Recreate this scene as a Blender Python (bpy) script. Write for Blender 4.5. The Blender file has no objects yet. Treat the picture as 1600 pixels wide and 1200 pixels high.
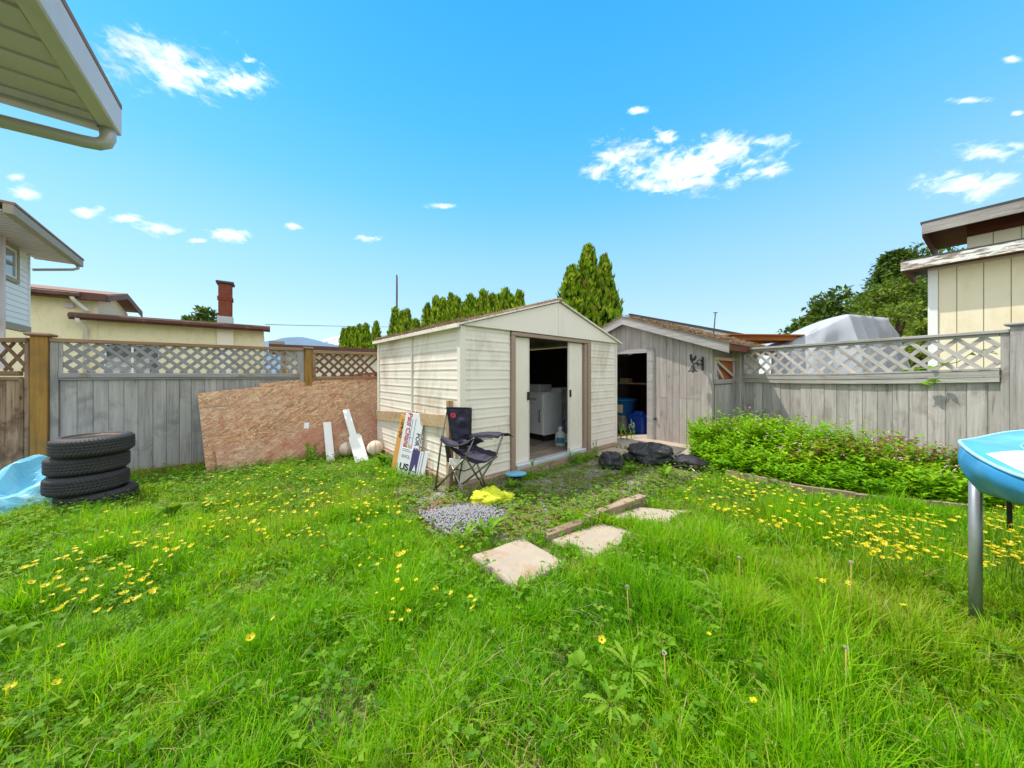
import bpy, math, random
import numpy as np
from mathutils import Vector, Matrix, noise as mnoise

random.seed(7)
RNG = np.random.default_rng(11)
R = math.radians
scene = bpy.context.scene
col = scene.collection

# ------------------------------------------------------------------ camera, sky, sun, exposure
FX = 505.0            # focal length in photo pixels (1600 wide)
HOR = 585.0           # horizon row
CAMZ = 1.2
cam_d = bpy.data.cameras.new('camera')
cam = bpy.data.objects.new('camera', cam_d)
col.objects.link(cam)
cam.location = (0, 0, CAMZ)
cam.rotation_euler = (R(90), 0, 0)
cam_d.sensor_width = 36.0
cam_d.sensor_fit = 'HORIZONTAL'
cam_d.lens = FX / 1600 * 36
cam_d.shift_y = -(600 - HOR) / 1600
cam_d.clip_start = 0.05
cam_d.clip_end = 30000
scene.camera = cam

scene.view_settings.view_transform = 'Standard'
scene.view_settings.look = 'None'
scene.view_settings.gamma = 1
scene.view_settings.use_curve_mapping = False
EXPO = 1.1
scene.view_settings.exposure = EXPO
scene.render.engine = 'CYCLES'
scene.cycles.use_denoising = True
scene.cycles.max_bounces = 8
scene.cycles.transparent_max_bounces = 8

SUN_EL = 60.0
SUN_AZ = math.degrees(math.atan2(-0.97, 0.24))   # clockwise from +Y
SUN_DIR = Vector((math.sin(R(SUN_AZ)) * math.cos(R(SUN_EL)), math.cos(R(SUN_AZ)) * math.cos(R(SUN_EL)), math.sin(R(SUN_EL))))
sun_d = bpy.data.lights.new('sun', 'SUN')
sun_d.energy = 2.0
sun_d.angle = R(0.6)
sun_d.color = (1.0, 0.945, 0.86)
sun = bpy.data.objects.new('sun', sun_d)
col.objects.link(sun)
sun.location = (-20, 12, 40)
sun.rotation_euler = (-SUN_DIR).to_track_quat('-Z', 'Y').to_euler()

world = bpy.data.worlds.new('World')
scene.world = world
world.use_nodes = True


def build_sky():
    nt = world.node_tree
    nt.nodes.clear()
    N = nt.nodes.new
    L = nt.links.new

    def math_(op, a, b=None, c=None, clamp=False):
        n = N('ShaderNodeMath'); n.operation = op; n.use_clamp = clamp
        for i, v in enumerate((a, b, c)):
            if v is None: continue
            if isinstance(v, (int, float)): n.inputs[i].default_value = v
            else: L(v, n.inputs[i])
        return n.outputs[0]

    def vmath(op, a, b=None, c=None):
        n = N('ShaderNodeVectorMath'); n.operation = op
        for i, v in enumerate((a, b, c)):
            if v is None: continue
            if isinstance(v, tuple): n.inputs[i].default_value = v
            else: L(v, n.inputs[i])
        return n

    def step(v, lo, hi):
        n = N('ShaderNodeMapRange'); n.interpolation_type = 'SMOOTHSTEP'
        L(v, n.inputs['Value']); n.inputs['From Min'].default_value = lo; n.inputs['From Max'].default_value = hi
        return n.outputs['Result']

    def mix(f, a, b):
        n = N('ShaderNodeMix'); n.data_type = 'RGBA'
        if isinstance(f, float): n.inputs[0].default_value = f
        else: L(f, n.inputs[0])
        for i, v in ((6, a), (7, b)):
            if isinstance(v, tuple): n.inputs[i].default_value = v
            else: L(v, n.inputs[i])
        return n.outputs[2]

    out = N('ShaderNodeOutputWorld'); bg = N('ShaderNodeBackground')
    L(bg.outputs[0], out.inputs[0])
    sky = N('ShaderNodeTexSky'); sky.sky_type = 'NISHITA'; sky.sun_disc = False
    sky.sun_elevation = R(SUN_EL); sky.sun_rotation = R(SUN_AZ)
    sky.air_density = 1.0; sky.dust_density = 0.2; sky.ozone_density = 1.0
    tc = N('ShaderNodeTexCoord')
    d = tc.outputs['Generated']
    sep = N('ShaderNodeSeparateXYZ'); L(d, sep.inputs[0])
    x, y, z = sep.outputs
    # richer azure overhead, pale milky blue near the horizon (colour grade of the physical sky)
    ramp = N('ShaderNodeValToRGB'); L(z, ramp.inputs[0])
    e = ramp.color_ramp.elements
    e[0].position = 0.0; e[0].color = (0.86, 1.0, 1.0, 1)
    e[1].position = 0.75; e[1].color = (0.36, 1.30, 1.62, 1)
    for p, c in ((0.12, (0.86, 1.10, 1.13, 1)), (0.30, (0.68, 1.26, 1.42, 1)), (0.5, (0.45, 1.31, 1.58, 1))):
        q = e.new(p); q.color = c
    grade = N('ShaderNodeMix'); grade.data_type = 'RGBA'; grade.blend_type = 'MULTIPLY'; grade.inputs[0].default_value = 1
    L(sky.outputs[0], grade.inputs[6]); L(ramp.outputs[0], grade.inputs[7])
    # the deep, clean azure of the photograph: pale at the horizon, saturated higher up
    g2 = N('ShaderNodeValToRGB'); L(z, g2.inputs[0])
    K = 1.0 / (0.12 * 2 ** EXPO) / 8.0
    f8 = lambda c: tuple((v / 255 / 12.92 if v <= 10 else ((v / 255 + .055) / 1.055) ** 2.4) * K for v in c) + (1,)
    e = g2.color_ramp.elements
    e[0].position = 0.0; e[0].color = f8((232, 244, 252)); e[1].position = 0.8; e[1].color = f8((54, 172, 250))
    for p, c in ((0.07, (214, 239, 254)), (0.17, (194, 231, 253)), (0.32, (164, 221, 254)), (0.46, (120, 206, 254)), (0.60, (84, 192, 253))):
        q = e.new(p); q.color = f8(c)
    g8 = N('ShaderNodeMix'); g8.data_type = 'RGBA'; g8.blend_type = 'MULTIPLY'; g8.inputs[0].default_value = 1
    L(g2.outputs[0], g8.inputs[6]); g8.inputs[7].default_value = (8, 8, 8, 1)
    skyc = mix(0.82, grade.outputs[2], g8.outputs[2])

    # --- clouds: fair-weather puffs at fixed directions
    ysafe = math_('MAXIMUM', y, 0.05)
    cx = math_('MULTIPLY', math_('DIVIDE', x, ysafe), FX)
    cz = math_('MULTIPLY', math_('DIVIDE', z, ysafe), FX)
    comb = N('ShaderNodeCombineXYZ'); L(cx, comb.inputs[0]); L(cz, comb.inputs[1])
    n1 = N('ShaderNodeTexNoise'); n1.inputs['Scale'].default_value = 11; n1.inputs['Detail'].default_value = 9; n1.inputs['Roughness'].default_value = 0.64; n1.inputs['Distortion'].default_value = 0.35
    mp = N('ShaderNodeMapping'); mp.inputs['Scale'].default_value = (1, 1, 1.9); L(d, mp.inputs[0]); L(mp.outputs[0], n1.inputs['Vector'])
    blobs = [(1060, 258, 92, 34), (985, 240, 48, 26), (1045, 216, 24, 16), (1140, 240, 78, 32), (1188, 222, 44, 14), (930, 266, 30, 13),
             (1205, 268, 52, 15), (1010, 287, 42, 14), (1095, 285, 50, 12), (240, 92, 84, 36), (300, 116, 84, 32), (366, 130, 52, 20),
             (200, 86, 36, 15), (352, 367, 40, 14), (243, 358, 36, 14), (580, 372, 27, 6), (135, 332, 26, 8), (195, 341, 26, 7), (690, 322, 20, 5),
             (40, 300, 30, 13), (25, 276, 20, 7), (1515, 290, 72, 21), (1545, 238, 56, 14), (1590, 228, 22, 9), (1515, 157, 40, 6), (997, 172, 20, 7),
             (1590, 177, 18, 6), (1580, 92, 18, 6), (456, 355, 18, 7), (312, 376, 22, 5), (387, 95, 14, 6)]
    cur = None
    for (u, v, ru, rv) in blobs:
        a, b = (u - 800), (HOR - v)
        k_ = .86 if ru < 45 else 1.0
        ru *= k_; rv *= k_
        m = vmath('MULTIPLY_ADD', comb.outputs[0], (1 / ru, 1 / rv, 0), (-a / ru, -b / rv, 0))
        ln = vmath('LENGTH', m.outputs[0]).outputs['Value']
        cur = ln if cur is None else math_('MINIMUM', cur, ln)
    f = math_('SUBTRACT', 1.0, cur)
    n4 = N('ShaderNodeTexNoise'); n4.inputs['Scale'].default_value = 38; n4.inputs['Detail'].default_value = 6; n4.inputs['Roughness'].default_value = 0.6; n4.inputs['Distortion'].default_value = 0.5
    L(mp.outputs[0], n4.inputs['Vector'])
    nz = math_('ADD', math_('MULTIPLY', math_('SUBTRACT', n1.outputs[0], 0.5), 3.3), math_('MULTIPLY', math_('SUBTRACT', n4.outputs[0], 0.5), 2.6))
    front = step(y, 0.30, 0.42)
    c1 = math_('MULTIPLY', step(math_('ADD', f, nz), -0.30, 1.55), front)
    # unseen cloud outside the view, thicker than the puffs, added to fill shade
    zz = math_('ADD', math_('MAXIMUM', z, 0.0), 0.12)
    c2v = N('ShaderNodeCombineXYZ'); L(math_('DIVIDE', x, zz), c2v.inputs[0]); L(math_('DIVIDE', y, zz), c2v.inputs[1])
    n2 = N('ShaderNodeTexNoise'); n2.inputs['Scale'].default_value = 1.3; n2.inputs['Detail'].default_value = 6; n2.inputs['Roughness'].default_value = 0.55
    L(c2v.outputs[0], n2.inputs['Vector'])
    c2 = math_('MULTIPLY', step(n2.outputs[0], 0.34, 0.52), math_('SUBTRACT', 1.0, front))
    c2 = math_('MULTIPLY', c2, step(z, 0.02, 0.2))
    cl = math_('MULTIPLY', math_('MAXIMUM', c1, c2), 0.93)
    n3 = N('ShaderNodeTexNoise'); n3.inputs['Scale'].default_value = 14; n3.inputs['Detail'].default_value = 4
    L(mp.outputs[0], n3.inputs['Vector'])
    ccol = mix(step(n3.outputs[0], 0.34, 0.6), (4.1, 4.15, 4.35, 1), (7.6, 7.45, 7.3, 1))
    L(mix(cl, skyc, ccol), bg.inputs['Color'])
    bg.inputs['Strength'].default_value = 0.12


build_sky()

# ------------------------------------------------------------------ helpers
def gp(u, v, z=0.0):
    Y = FX * (CAMZ - z) / (v - HOR)
    return Vector(((u - 800) / FX * Y, Y, z))

def pp(u, v, Y):
    return Vector(((u - 800) / FX * Y, Y, CAMZ + (HOR - v) / FX * Y))

def setp(o, label=None, cat=None, group=None, kind=None):
    if label: o['label'] = label
    if cat: o['category'] = cat
    if group: o['group'] = group
    if kind: o['kind'] = kind
    return o

def thing(name, label, cat, loc=(0, 0, 0), rz=0.0, group=None):
    o = bpy.data.objects.new(name, None)
    o.empty_display_size = 0.1
    o.location = loc; o.rotation_euler = (0, 0, rz)
    col.objects.link(o)
    return setp(o, label, cat, group)

def link(name, me, parent=None):
    o = bpy.data.objects.new(name, me)
    col.objects.link(o)
    if parent is not None: o.parent = parent
    return o

def dup(o, parent=None):
    c = o.copy(); col.objects.link(c)
    if parent is not None: c.parent = parent
    for ch in o.children: dup(ch, c)
    return c

class MB:
    def __init__(s):
        s.v = []; s.f = []; s.m = []; s.sm = []; s.cm = 0
    def add(s, vs, fs, smooth=False, M=None):
        b = len(s.v)
        s.v += [(M @ Vector(p)) if M is not None else Vector(p) for p in vs]
        for f in fs:
            s.f.append([b + i for i in f]); s.m.append(s.cm); s.sm.append(smooth)
        return s
    def box(s, x0, x1, y0, y1, z0, z1, M=None, bev=0.0):
        if bev > 0:
            vs = []
            b = bev
            for (zz, i) in ((z0, b), (z0 + b, 0), (z1 - b, 0), (z1, b)):
                vs += [(x0 + i, y0 + b, zz), (x0 + b, y0 + i, zz), (x1 - b, y0 + i, zz), (x1 - i, y0 + b, zz),
                       (x1 - i, y1 - b, zz), (x1 - b, y1 - i, zz), (x0 + b, y1 - i, zz), (x0 + i, y1 - b, zz)]
            fs = [[7, 6, 5, 4, 3, 2, 1, 0], list(range(24, 32))]
            for k in range(3):
                for i in range(8):
                    j = (i + 1) % 8
                    fs.append([k * 8 + i, k * 8 + j, k * 8 + 8 + j, k * 8 + 8 + i])
            return s.add(vs, fs, M=M)
        vs = [(x0, y0, z0), (x1, y0, z0), (x1, y1, z0), (x0, y1, z0), (x0, y0, z1), (x1, y0, z1), (x1, y1, z1), (x0, y1, z1)]
        return s.add(vs, [[3, 2, 1, 0], [4, 5, 6, 7], [0, 1, 5, 4], [1, 2, 6, 5], [2, 3, 7, 6], [3, 0, 4, 7]], M=M)
    def bar(s, a, b, w, t, up=(0, 0, 1)):
        """rectangular bar from a to b, width w across 'up x dir', thickness t along up"""
        a = Vector(a); b = Vector(b); d = (b - a); ln = d.length; d.normalize()
        up = Vector(up); sd = up.cross(d)
        if sd.length < 1e-5: sd = Vector((1, 0, 0)).cross(d)
        sd.normalize(); up = d.cross(sd)
        M = Matrix((d, sd, up)).transposed().to_4x4(); M.translation = a
        return s.box(0, ln, -w / 2, w / 2, -t / 2, t / 2, M=M)
    def prism(s, poly, axis, a0, a1, M=None):
        """poly of 2D points extruded along axis 'y' (points x,z), 'x' (points y,z) or 'z' (points x,y)"""
        n = len(poly)
        def P(p, a):
            return {'y': (p[0], a, p[1]), 'x': (a, p[0], p[1]), 'z': (p[0], p[1], a)}[axis]
        vs = [P(p, a0) for p in poly] + [P(p, a1) for p in poly]
        fs = [list(range(n))[::-1], list(range(n, 2 * n))]
        for i in range(n):
            j = (i + 1) % n
            fs.append([i, j, n + j, n + i])
        return s.add(vs, fs, M=M)
    def tube(s, pts, r, n=8, caps=True):
        pts = [Vector(p) for p in pts]
        rs = r if isinstance(r, (list, tuple)) else [r] * len(pts)
        vs = []; fs = []
        prev = None
        for i, p in enumerate(pts):
            d = (pts[min(i + 1, len(pts) - 1)] - pts[max(i - 1, 0)]).normalized()
            if prev is None:
                a = d.orthogonal().normalized()
            else:
                a = (prev - d * prev.dot(d)).normalized()
            prev = a
            b = d.cross(a)
            for k in range(n):
                an = 2 * math.pi * k / n
                vs.append(p + (a * math.cos(an) + b * math.sin(an)) * rs[i])
        for i in range(len(pts) - 1):
            for k in range(n):
                k2 = (k + 1) % n
                fs.append([i * n + k, i * n + k2, (i + 1) * n + k2, (i + 1) * n + k])
        if caps:
            fs.append(list(range(n))[::-1]); fs.append([(len(pts) - 1) * n + k for k in range(n)])
        return s.add(vs, fs, smooth=True)
    def lathe(s, prof, n=24, c=(0, 0, 0), smooth=True, M=None):
        vs = []; fs = []
        m = len(prof)
        for (r, z) in prof:
            for k in range(n):
                a = 2 * math.pi * k / n
                vs.append((c[0] + r * math.cos(a), c[1] + r * math.sin(a), c[2] + z))
        for i in range(m - 1):
            for k in range(n):
                k2 = (k + 1) % n
                fs.append([i * n + k, i * n + k2, (i + 1) * n + k2, (i + 1) * n + k])
        return s.add(vs, fs, smooth=smooth, M=M)
    def grid(s, fn, nu, nv, smooth=True, closed_u=False):
        vs = [fn(i / (nu if closed_u else nu - 1), j / (nv - 1)) for j in range(nv) for i in range(nu)]
        fs = []
        for j in range(nv - 1):
            for i in range(nu if closed_u else nu - 1):
                i2 = (i + 1) % nu
                fs.append([j * nu + i, j * nu + i2, (j + 1) * nu + i2, (j + 1) * nu + i])
        return s.add(vs, fs, smooth=smooth)
    def mesh(s, name, mats):
        me = bpy.data.meshes.new(name)
        me.from_pydata([tuple(p) for p in s.v], [], s.f)
        for mm in (mats if isinstance(mats, (list, tuple)) else [mats]): me.materials.append(mm)
        me.polygons.foreach_set('material_index', s.m)
        me.polygons.foreach_set('use_smooth', s.sm)
        me.update()
        return me
    def build(s, name, mats, parent=None):
        return link(name, s.mesh(name, mats), parent)

def thicken(o, t):
    m = o.modifiers.new('thickness', 'SOLIDIFY'); m.thickness = t; m.offset = 0
    return o

def text_mesh(txt, size, mat, extrude=0.0006, bold=0.0):
    cu = bpy.data.curves.new('txt', 'FONT')
    cu.body = txt; cu.size = size; cu.extrude = extrude; cu.align_x = 'LEFT'; cu.offset = bold
    o = bpy.data.objects.new('txt', cu)
    me = bpy.data.meshes.new_from_object(o)
    bpy.data.objects.remove(o); bpy.data.curves.remove(cu)
    me.materials.clear(); me.materials.append(mat)
    return me

def np_mesh(name, V, T, mat, tint=None, tint2=None):
    me = bpy.data.meshes.new(name)
    V = np.asarray(V, dtype=np.float32); T = np.asarray(T, dtype=np.int32)
    k = T.shape[1]
    me.vertices.add(len(V)); me.vertices.foreach_set('co', V.ravel())
    me.loops.add(T.size); me.loops.foreach_set('vertex_index', T.ravel())
    me.polygons.add(len(T)); me.polygons.foreach_set('loop_start', np.arange(0, T.size, k, dtype=np.int32))
    for mm in (mat if isinstance(mat, (list, tuple)) else [mat]): me.materials.append(mm)
    if tint is not None:
        a = me.attributes.new('tint', 'FLOAT', 'POINT'); a.data.foreach_set('value', np.asarray(tint, dtype=np.float32))
    me.update(calc_edges=True)
    return me

def inpoly(P, poly):
    x, y = P[:, 0], P[:, 1]
    c = np.zeros(len(P), bool)
    n = len(poly)
    for i in range(n):
        x1, y1 = poly[i][0], poly[i][1]; x2, y2 = poly[(i + 1) % n][0], poly[(i + 1) % n][1]
        with np.errstate(divide='ignore', invalid='ignore'):
            t = ((y1 > y) != (y2 > y)) & (x < (x2 - x1) * (y - y1) / (y2 - y1 + 1e-12) + x1)
        c ^= t
    return c

def nfield(P, s, seed=0.0):
    """smooth 2D value noise in about -1..1, vectorised"""
    x = P[:, 0] * s + seed * 17.3; y = P[:, 1] * s + seed * 9.1
    xi = np.floor(x).astype(np.int64); yi = np.floor(y).astype(np.int64)
    fx = x - xi; fy = y - yi
    fx = fx * fx * (3 - 2 * fx); fy = fy * fy * (3 - 2 * fy)
    def h(a, b):
        n = (a * 374761393 + b * 668265263) & 0x7fffffff
        n = ((n ^ (n >> 13)) * 1274126177) & 0x7fffffff
        return ((n ^ (n >> 16)) & 0xffff) / 32767.5 - 1
    return (h(xi, yi) * (1 - fx) + h(xi + 1, yi) * fx) * (1 - fy) + (h(xi, yi + 1) * (1 - fx) + h(xi + 1, yi + 1) * fx) * fy

def blades(P, h, w, lean, az, tint, lv=(0.0, 0.4, 0.75)):
    n = len(P)
    d = np.stack([np.cos(az), np.sin(az), np.zeros(n)], 1)
    ta = az + np.pi / 2 + RNG.uniform(-.7, .7, n)
    sd = np.stack([np.cos(ta), np.sin(ta), np.zeros(n)], 1)
    up = np.array([0, 0, 1.0])
    rows = []
    for t in list(lv) + [1.0]:
        c = P + d * (lean * h * t ** 1.9)[:, None] + up * (h * (t - 0.38 * np.minimum(lean, 1.6) * t ** 2.4 * 0.8))[:, None]
        if t < 1:
            hw = w * 0.5 * (1 - 0.75 * t ** 1.6)
            rows.append(c - sd * hw[:, None]); rows.append(c + sd * hw[:, None])
        else: rows.append(c)
    k = len(rows)
    V = np.stack(rows, 1).reshape(-1, 3)
    tris = []
    m = len(lv)
    for i in range(m - 1):
        a = 2 * i
        tris += [(a, a + 1, a + 3), (a, a + 3, a + 2)]
    tris.append((2 * m - 2, 2 * m - 1, 2 * m))
    T = (np.arange(n)[:, None, None] * k + np.array(tris)[None]).reshape(-1, 3)
    return V, T, np.repeat(tint, k)

def leaves(P, D, Nn, L, W, tint, fold=0.25, peak=0.45):
    """folded diamond leaves: base P, direction D, normal Nn"""
    n = len(P)
    D = D / np.linalg.norm(D, axis=1)[:, None]
    S = np.cross(D, Nn); S /= (np.linalg.norm(S, axis=1)[:, None] + 1e-9)
    Nn = np.cross(S, D)
    L = L[:, None]; W = W[:, None]
    mid = P + D * L * peak
    rows = [P, mid - S * W * .5 + Nn * W * fold, mid + S * W * .5 + Nn * W * fold, P + D * L - Nn * L * .12, mid]
    V = np.stack(rows, 1).reshape(-1, 3)
    tr = np.array([(0, 4, 1), (0, 2, 4), (1, 4, 3), (4, 2, 3)])
    T = (np.arange(n)[:, None, None] * 5 + tr[None]).reshape(-1, 3)
    return V, T, np.repeat(tint, 5)

def merge(parts):
    Vs, Ts, Cs = [], [], []
    b = 0
    for V, T, C in parts:
        Vs.append(V); Ts.append(T + b); Cs.append(C); b += len(V)
    return np.concatenate(Vs), np.concatenate(Ts), np.concatenate(Cs)

def rand_dirs(n, zmin=-1.0, zmax=1.0):
    z = RNG.uniform(zmin, zmax, n); a = RNG.uniform(0, 2 * np.pi, n); r = np.sqrt(1 - z * z)
    return np.stack([r * np.cos(a), r * np.sin(a), z], 1)

# ------------------------------------------------------------------ materials
class NT:
    def __init__(s, name):
        s.m = bpy.data.materials.new(name); s.m.use_nodes = True
        s.t = s.m.node_tree; s.t.nodes.clear()
        s.out = s.t.nodes.new('ShaderNodeOutputMaterial')
    def n(s, typ, **kw):
        nd = s.t.nodes.new(typ)
        for k, v in kw.items(): setattr(nd, k, v)
        return nd
    def l(s, a, b): s.t.links.new(a, b)
    def put(s, sock, v):
        if v is None: return
        if hasattr(v, 'is_linked') or hasattr(v, 'links'): s.l(v, sock)
        else: sock.default_value = v
    def math(s, op, a, b=None, clamp=False):
        nd = s.n('ShaderNodeMath', operation=op, use_clamp=clamp)
        s.put(nd.inputs[0], a); s.put(nd.inputs[1], b); return nd.outputs[0]
    def mix(s, f, a, b, blend='MIX'):
        nd = s.n('ShaderNodeMix', data_type='RGBA', blend_type=blend)
        s.put(nd.inputs[0], f); s.put(nd.inputs[6], c4(a)); s.put(nd.inputs[7], c4(b)); return nd.outputs[2]
    def noise(s, vec, scale, detail=4, rough=.55, dist=0.0, out=0):
        nd = s.n('ShaderNodeTexNoise')
        nd.inputs['Scale'].default_value = scale; nd.inputs['Detail'].default_value = detail
        nd.inputs['Roughness'].default_value = rough; nd.inputs['Distortion'].default_value = dist
        s.l(vec, nd.inputs['Vector']); return nd.outputs[out]
    def obj(s): return s.n('ShaderNodeTexCoord').outputs['Object']
    def rnd(s): return s.n('ShaderNodeObjectInfo').outputs['Random']
    def map(s, vec, scale=(1, 1, 1), rot=(0, 0, 0), loc=(0, 0, 0)):
        nd = s.n('ShaderNodeMapping'); s.l(vec, nd.inputs[0])
        nd.inputs['Scale'].default_value = scale; nd.inputs['Rotation'].default_value = rot; nd.inputs['Location'].default_value = loc
        return nd.outputs[0]
    def ramp(s, f, stops):
        nd = s.n('ShaderNodeValToRGB'); s.l(f, nd.inputs[0])
        e = nd.color_ramp.elements
        while len(e) < len(stops): e.new(0.5)
        for i, (p, c) in enumerate(stops):
            e[i].position = p; e[i].color = c4(c) if not isinstance(c, (int, float)) else (c, c, c, 1)
        return nd.outputs[0]
    def bump(s, h, strength=.3, dist=.01):
        nd = s.n('ShaderNodeBump'); nd.inputs['Strength'].default_value = strength; nd.inputs['Distance'].default_value = dist
        s.l(h, nd.inputs['Height']); return nd.outputs[0]
    def bsdf(s, color, rough=.6, metal=0.0, normal=None, spec=0.4, **kw):
        b = s.n('ShaderNodeBsdfPrincipled')
        s.put(b.inputs['Base Color'], c4(color)); s.put(b.inputs['Roughness'], rough); s.put(b.inputs['Metallic'], metal)
        b.inputs['Specular IOR Level'].default_value = spec
        if normal is not None: s.l(normal, b.inputs['Normal'])
        for k, v in kw.items(): s.put(b.inputs[k], v)
        s.l(b.outputs[0], s.out.inputs[0]); return b

def c4(c):
    if isinstance(c, (tuple, list)) and len(c) == 3: return (c[0], c[1], c[2], 1.0)
    return c

def sr(r, g, b):
    f = lambda x: (x / 255 / 12.92) if x / 255 <= .04045 else ((x / 255 + .055) / 1.055) ** 2.4
    return (f(r), f(g), f(b))

def m_plain(name, c, rough=.6, var=.12, scale=6, metal=0.0, bump=.08, dirt=None, dirt_amt=.35, bscale=60, spec=.4):
    n = NT(name); o = n.obj()
    k = n.noise(o, scale, 5, .6)
    hi = tuple(min(1, x * (1 + var)) for x in c); lo = tuple(x * (1 - var) for x in c)
    cc = n.mix(k, lo, hi)
    if dirt:
        g = n.noise(n.map(o, (1, 1, .5)), scale * .6, 8, .7, .4)
        cc = n.mix(n.math('MULTIPLY', n.ramp(g, [(.5, 0.0), (.68, 1.0)]), dirt_amt), cc, dirt)
    nb = n.noise(o, bscale, 3)
    n.bsdf(cc, rough, metal, n.bump(nb, bump, .004), spec)
    return n.m

def m_wood(name, c1, c2, axis='z', dark=None, knots=True, scale=1.0, rough=.8, var=.35, stain=None, stain_lo=.52, stain_hi=.7, stain_amt=.7, green=None):
    n = NT(name); o = n.obj(); rn = n.rnd()
    off = n.n('ShaderNodeCombineXYZ')
    n.l(n.math('MULTIPLY', rn, 37.0), off.inputs[0]); n.l(n.math('MULTIPLY', rn, 11.0), off.inputs[1]); n.l(n.math('MULTIPLY', rn, 23.0), off.inputs[2])
    va = n.n('ShaderNodeVectorMath', operation='ADD'); n.l(o, va.inputs[0]); n.l(off.outputs[0], va.inputs[1])
    vec = va.outputs[0]
    a, b = 55 * scale, 2.6 * scale
    sc = {'z': (a, a, b), 'x': (b, a, a), 'y': (a, b, a)}[axis]
    grain = n.noise(n.map(vec, sc), 1.0, 6, .65, .6)
    sc2 = {'z': (9, 9, .7), 'x': (.7, 9, 9), 'y': (9, .7, 9)}[axis]
    broad = n.noise(n.map(vec, sc2), 1.0, 4, .6, 1.2)
    f = n.math('ADD', n.math('MULTIPLY', grain, .55), n.math('MULTIPLY', broad, .45))
    cc = n.mix(n.ramp(f, [(.34, 0.0), (.66, 1.0)]), c2, c1)
    if dark is not None:
        cc = n.mix(n.math('MULTIPLY', n.ramp(grain, [(.28, 1.0), (.40, 0.0)]), .75), cc, dark)
        if knots:
            vo = n.n('ShaderNodeTexVoronoi'); vo.inputs['Scale'].default_value = 3.3
            sk = {'z': (1, 1, .6), 'x': (.6, 1, 1), 'y': (1, .6, 1)}[axis]
            n.l(n.map(vec, sk), vo.inputs['Vector'])
            cc = n.mix(n.ramp(vo.outputs['Distance'], [(.03, .85), (.075, 0.0)]), cc, dark)
    if stain is not None:
        sn = n.noise(vec, 3.2, 6, .65, .5)
        cc = n.mix(n.math('MULTIPLY', n.ramp(sn, [(stain_lo, 0.0), (stain_hi, 1.0)]), stain_amt), cc, stain)
    if green is not None:
        gn = n.noise(vec, 5.0, 5, .6)
        cc = n.mix(n.math('MULTIPLY', n.ramp(gn, [(.55, 0.0), (.7, 1.0)]), .5), cc, green)
    vv = n.math('ADD', n.math('MULTIPLY', rn, var), 1 - var / 2)
    hs = n.n('ShaderNodeHueSaturation'); n.l(cc, hs.inputs['Color']); n.l(vv, hs.inputs['Value'])
    n.bsdf(hs.outputs[0], rough, 0, n.bump(grain, .35, .004), .25)
    return n.m

def m_leaf(name, stops, trans=.35, rough=.55, use_tint=True, var=.25):
    n = NT(name)
    at = n.n('ShaderNodeAttribute', attribute_name='tint')
    cc = n.ramp(at.outputs['Fac'], stops)
    o = n.obj()
    k = n.noise(o, 40, 2)
    hs = n.n('ShaderNodeHueSaturation'); n.l(cc, hs.inputs['Color'])
    n.l(n.math('ADD', n.math('MULTIPLY', k, var * 2), 1 - var), hs.inputs['Value'])
    p = n.n('ShaderNodeBsdfPrincipled'); n.l(hs.outputs[0], p.inputs['Base Color']); p.inputs['Roughness'].default_value = rough
    p.inputs['Specular IOR Level'].default_value = .18
    t = n.n('ShaderNodeBsdfTranslucent')
    tm = n.mix(1.0, hs.outputs[0], (1.3, 1.15, .5), 'MULTIPLY'); n.l(tm, t.inputs['Color'])
    mx = n.n('ShaderNodeMixShader'); mx.inputs[0].default_value = trans
    n.l(p.outputs[0], mx.inputs[1]); n.l(t.outputs[0], mx.inputs[2]); n.l(mx.outputs[0], n.out.inputs[0])
    return n.m

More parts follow.
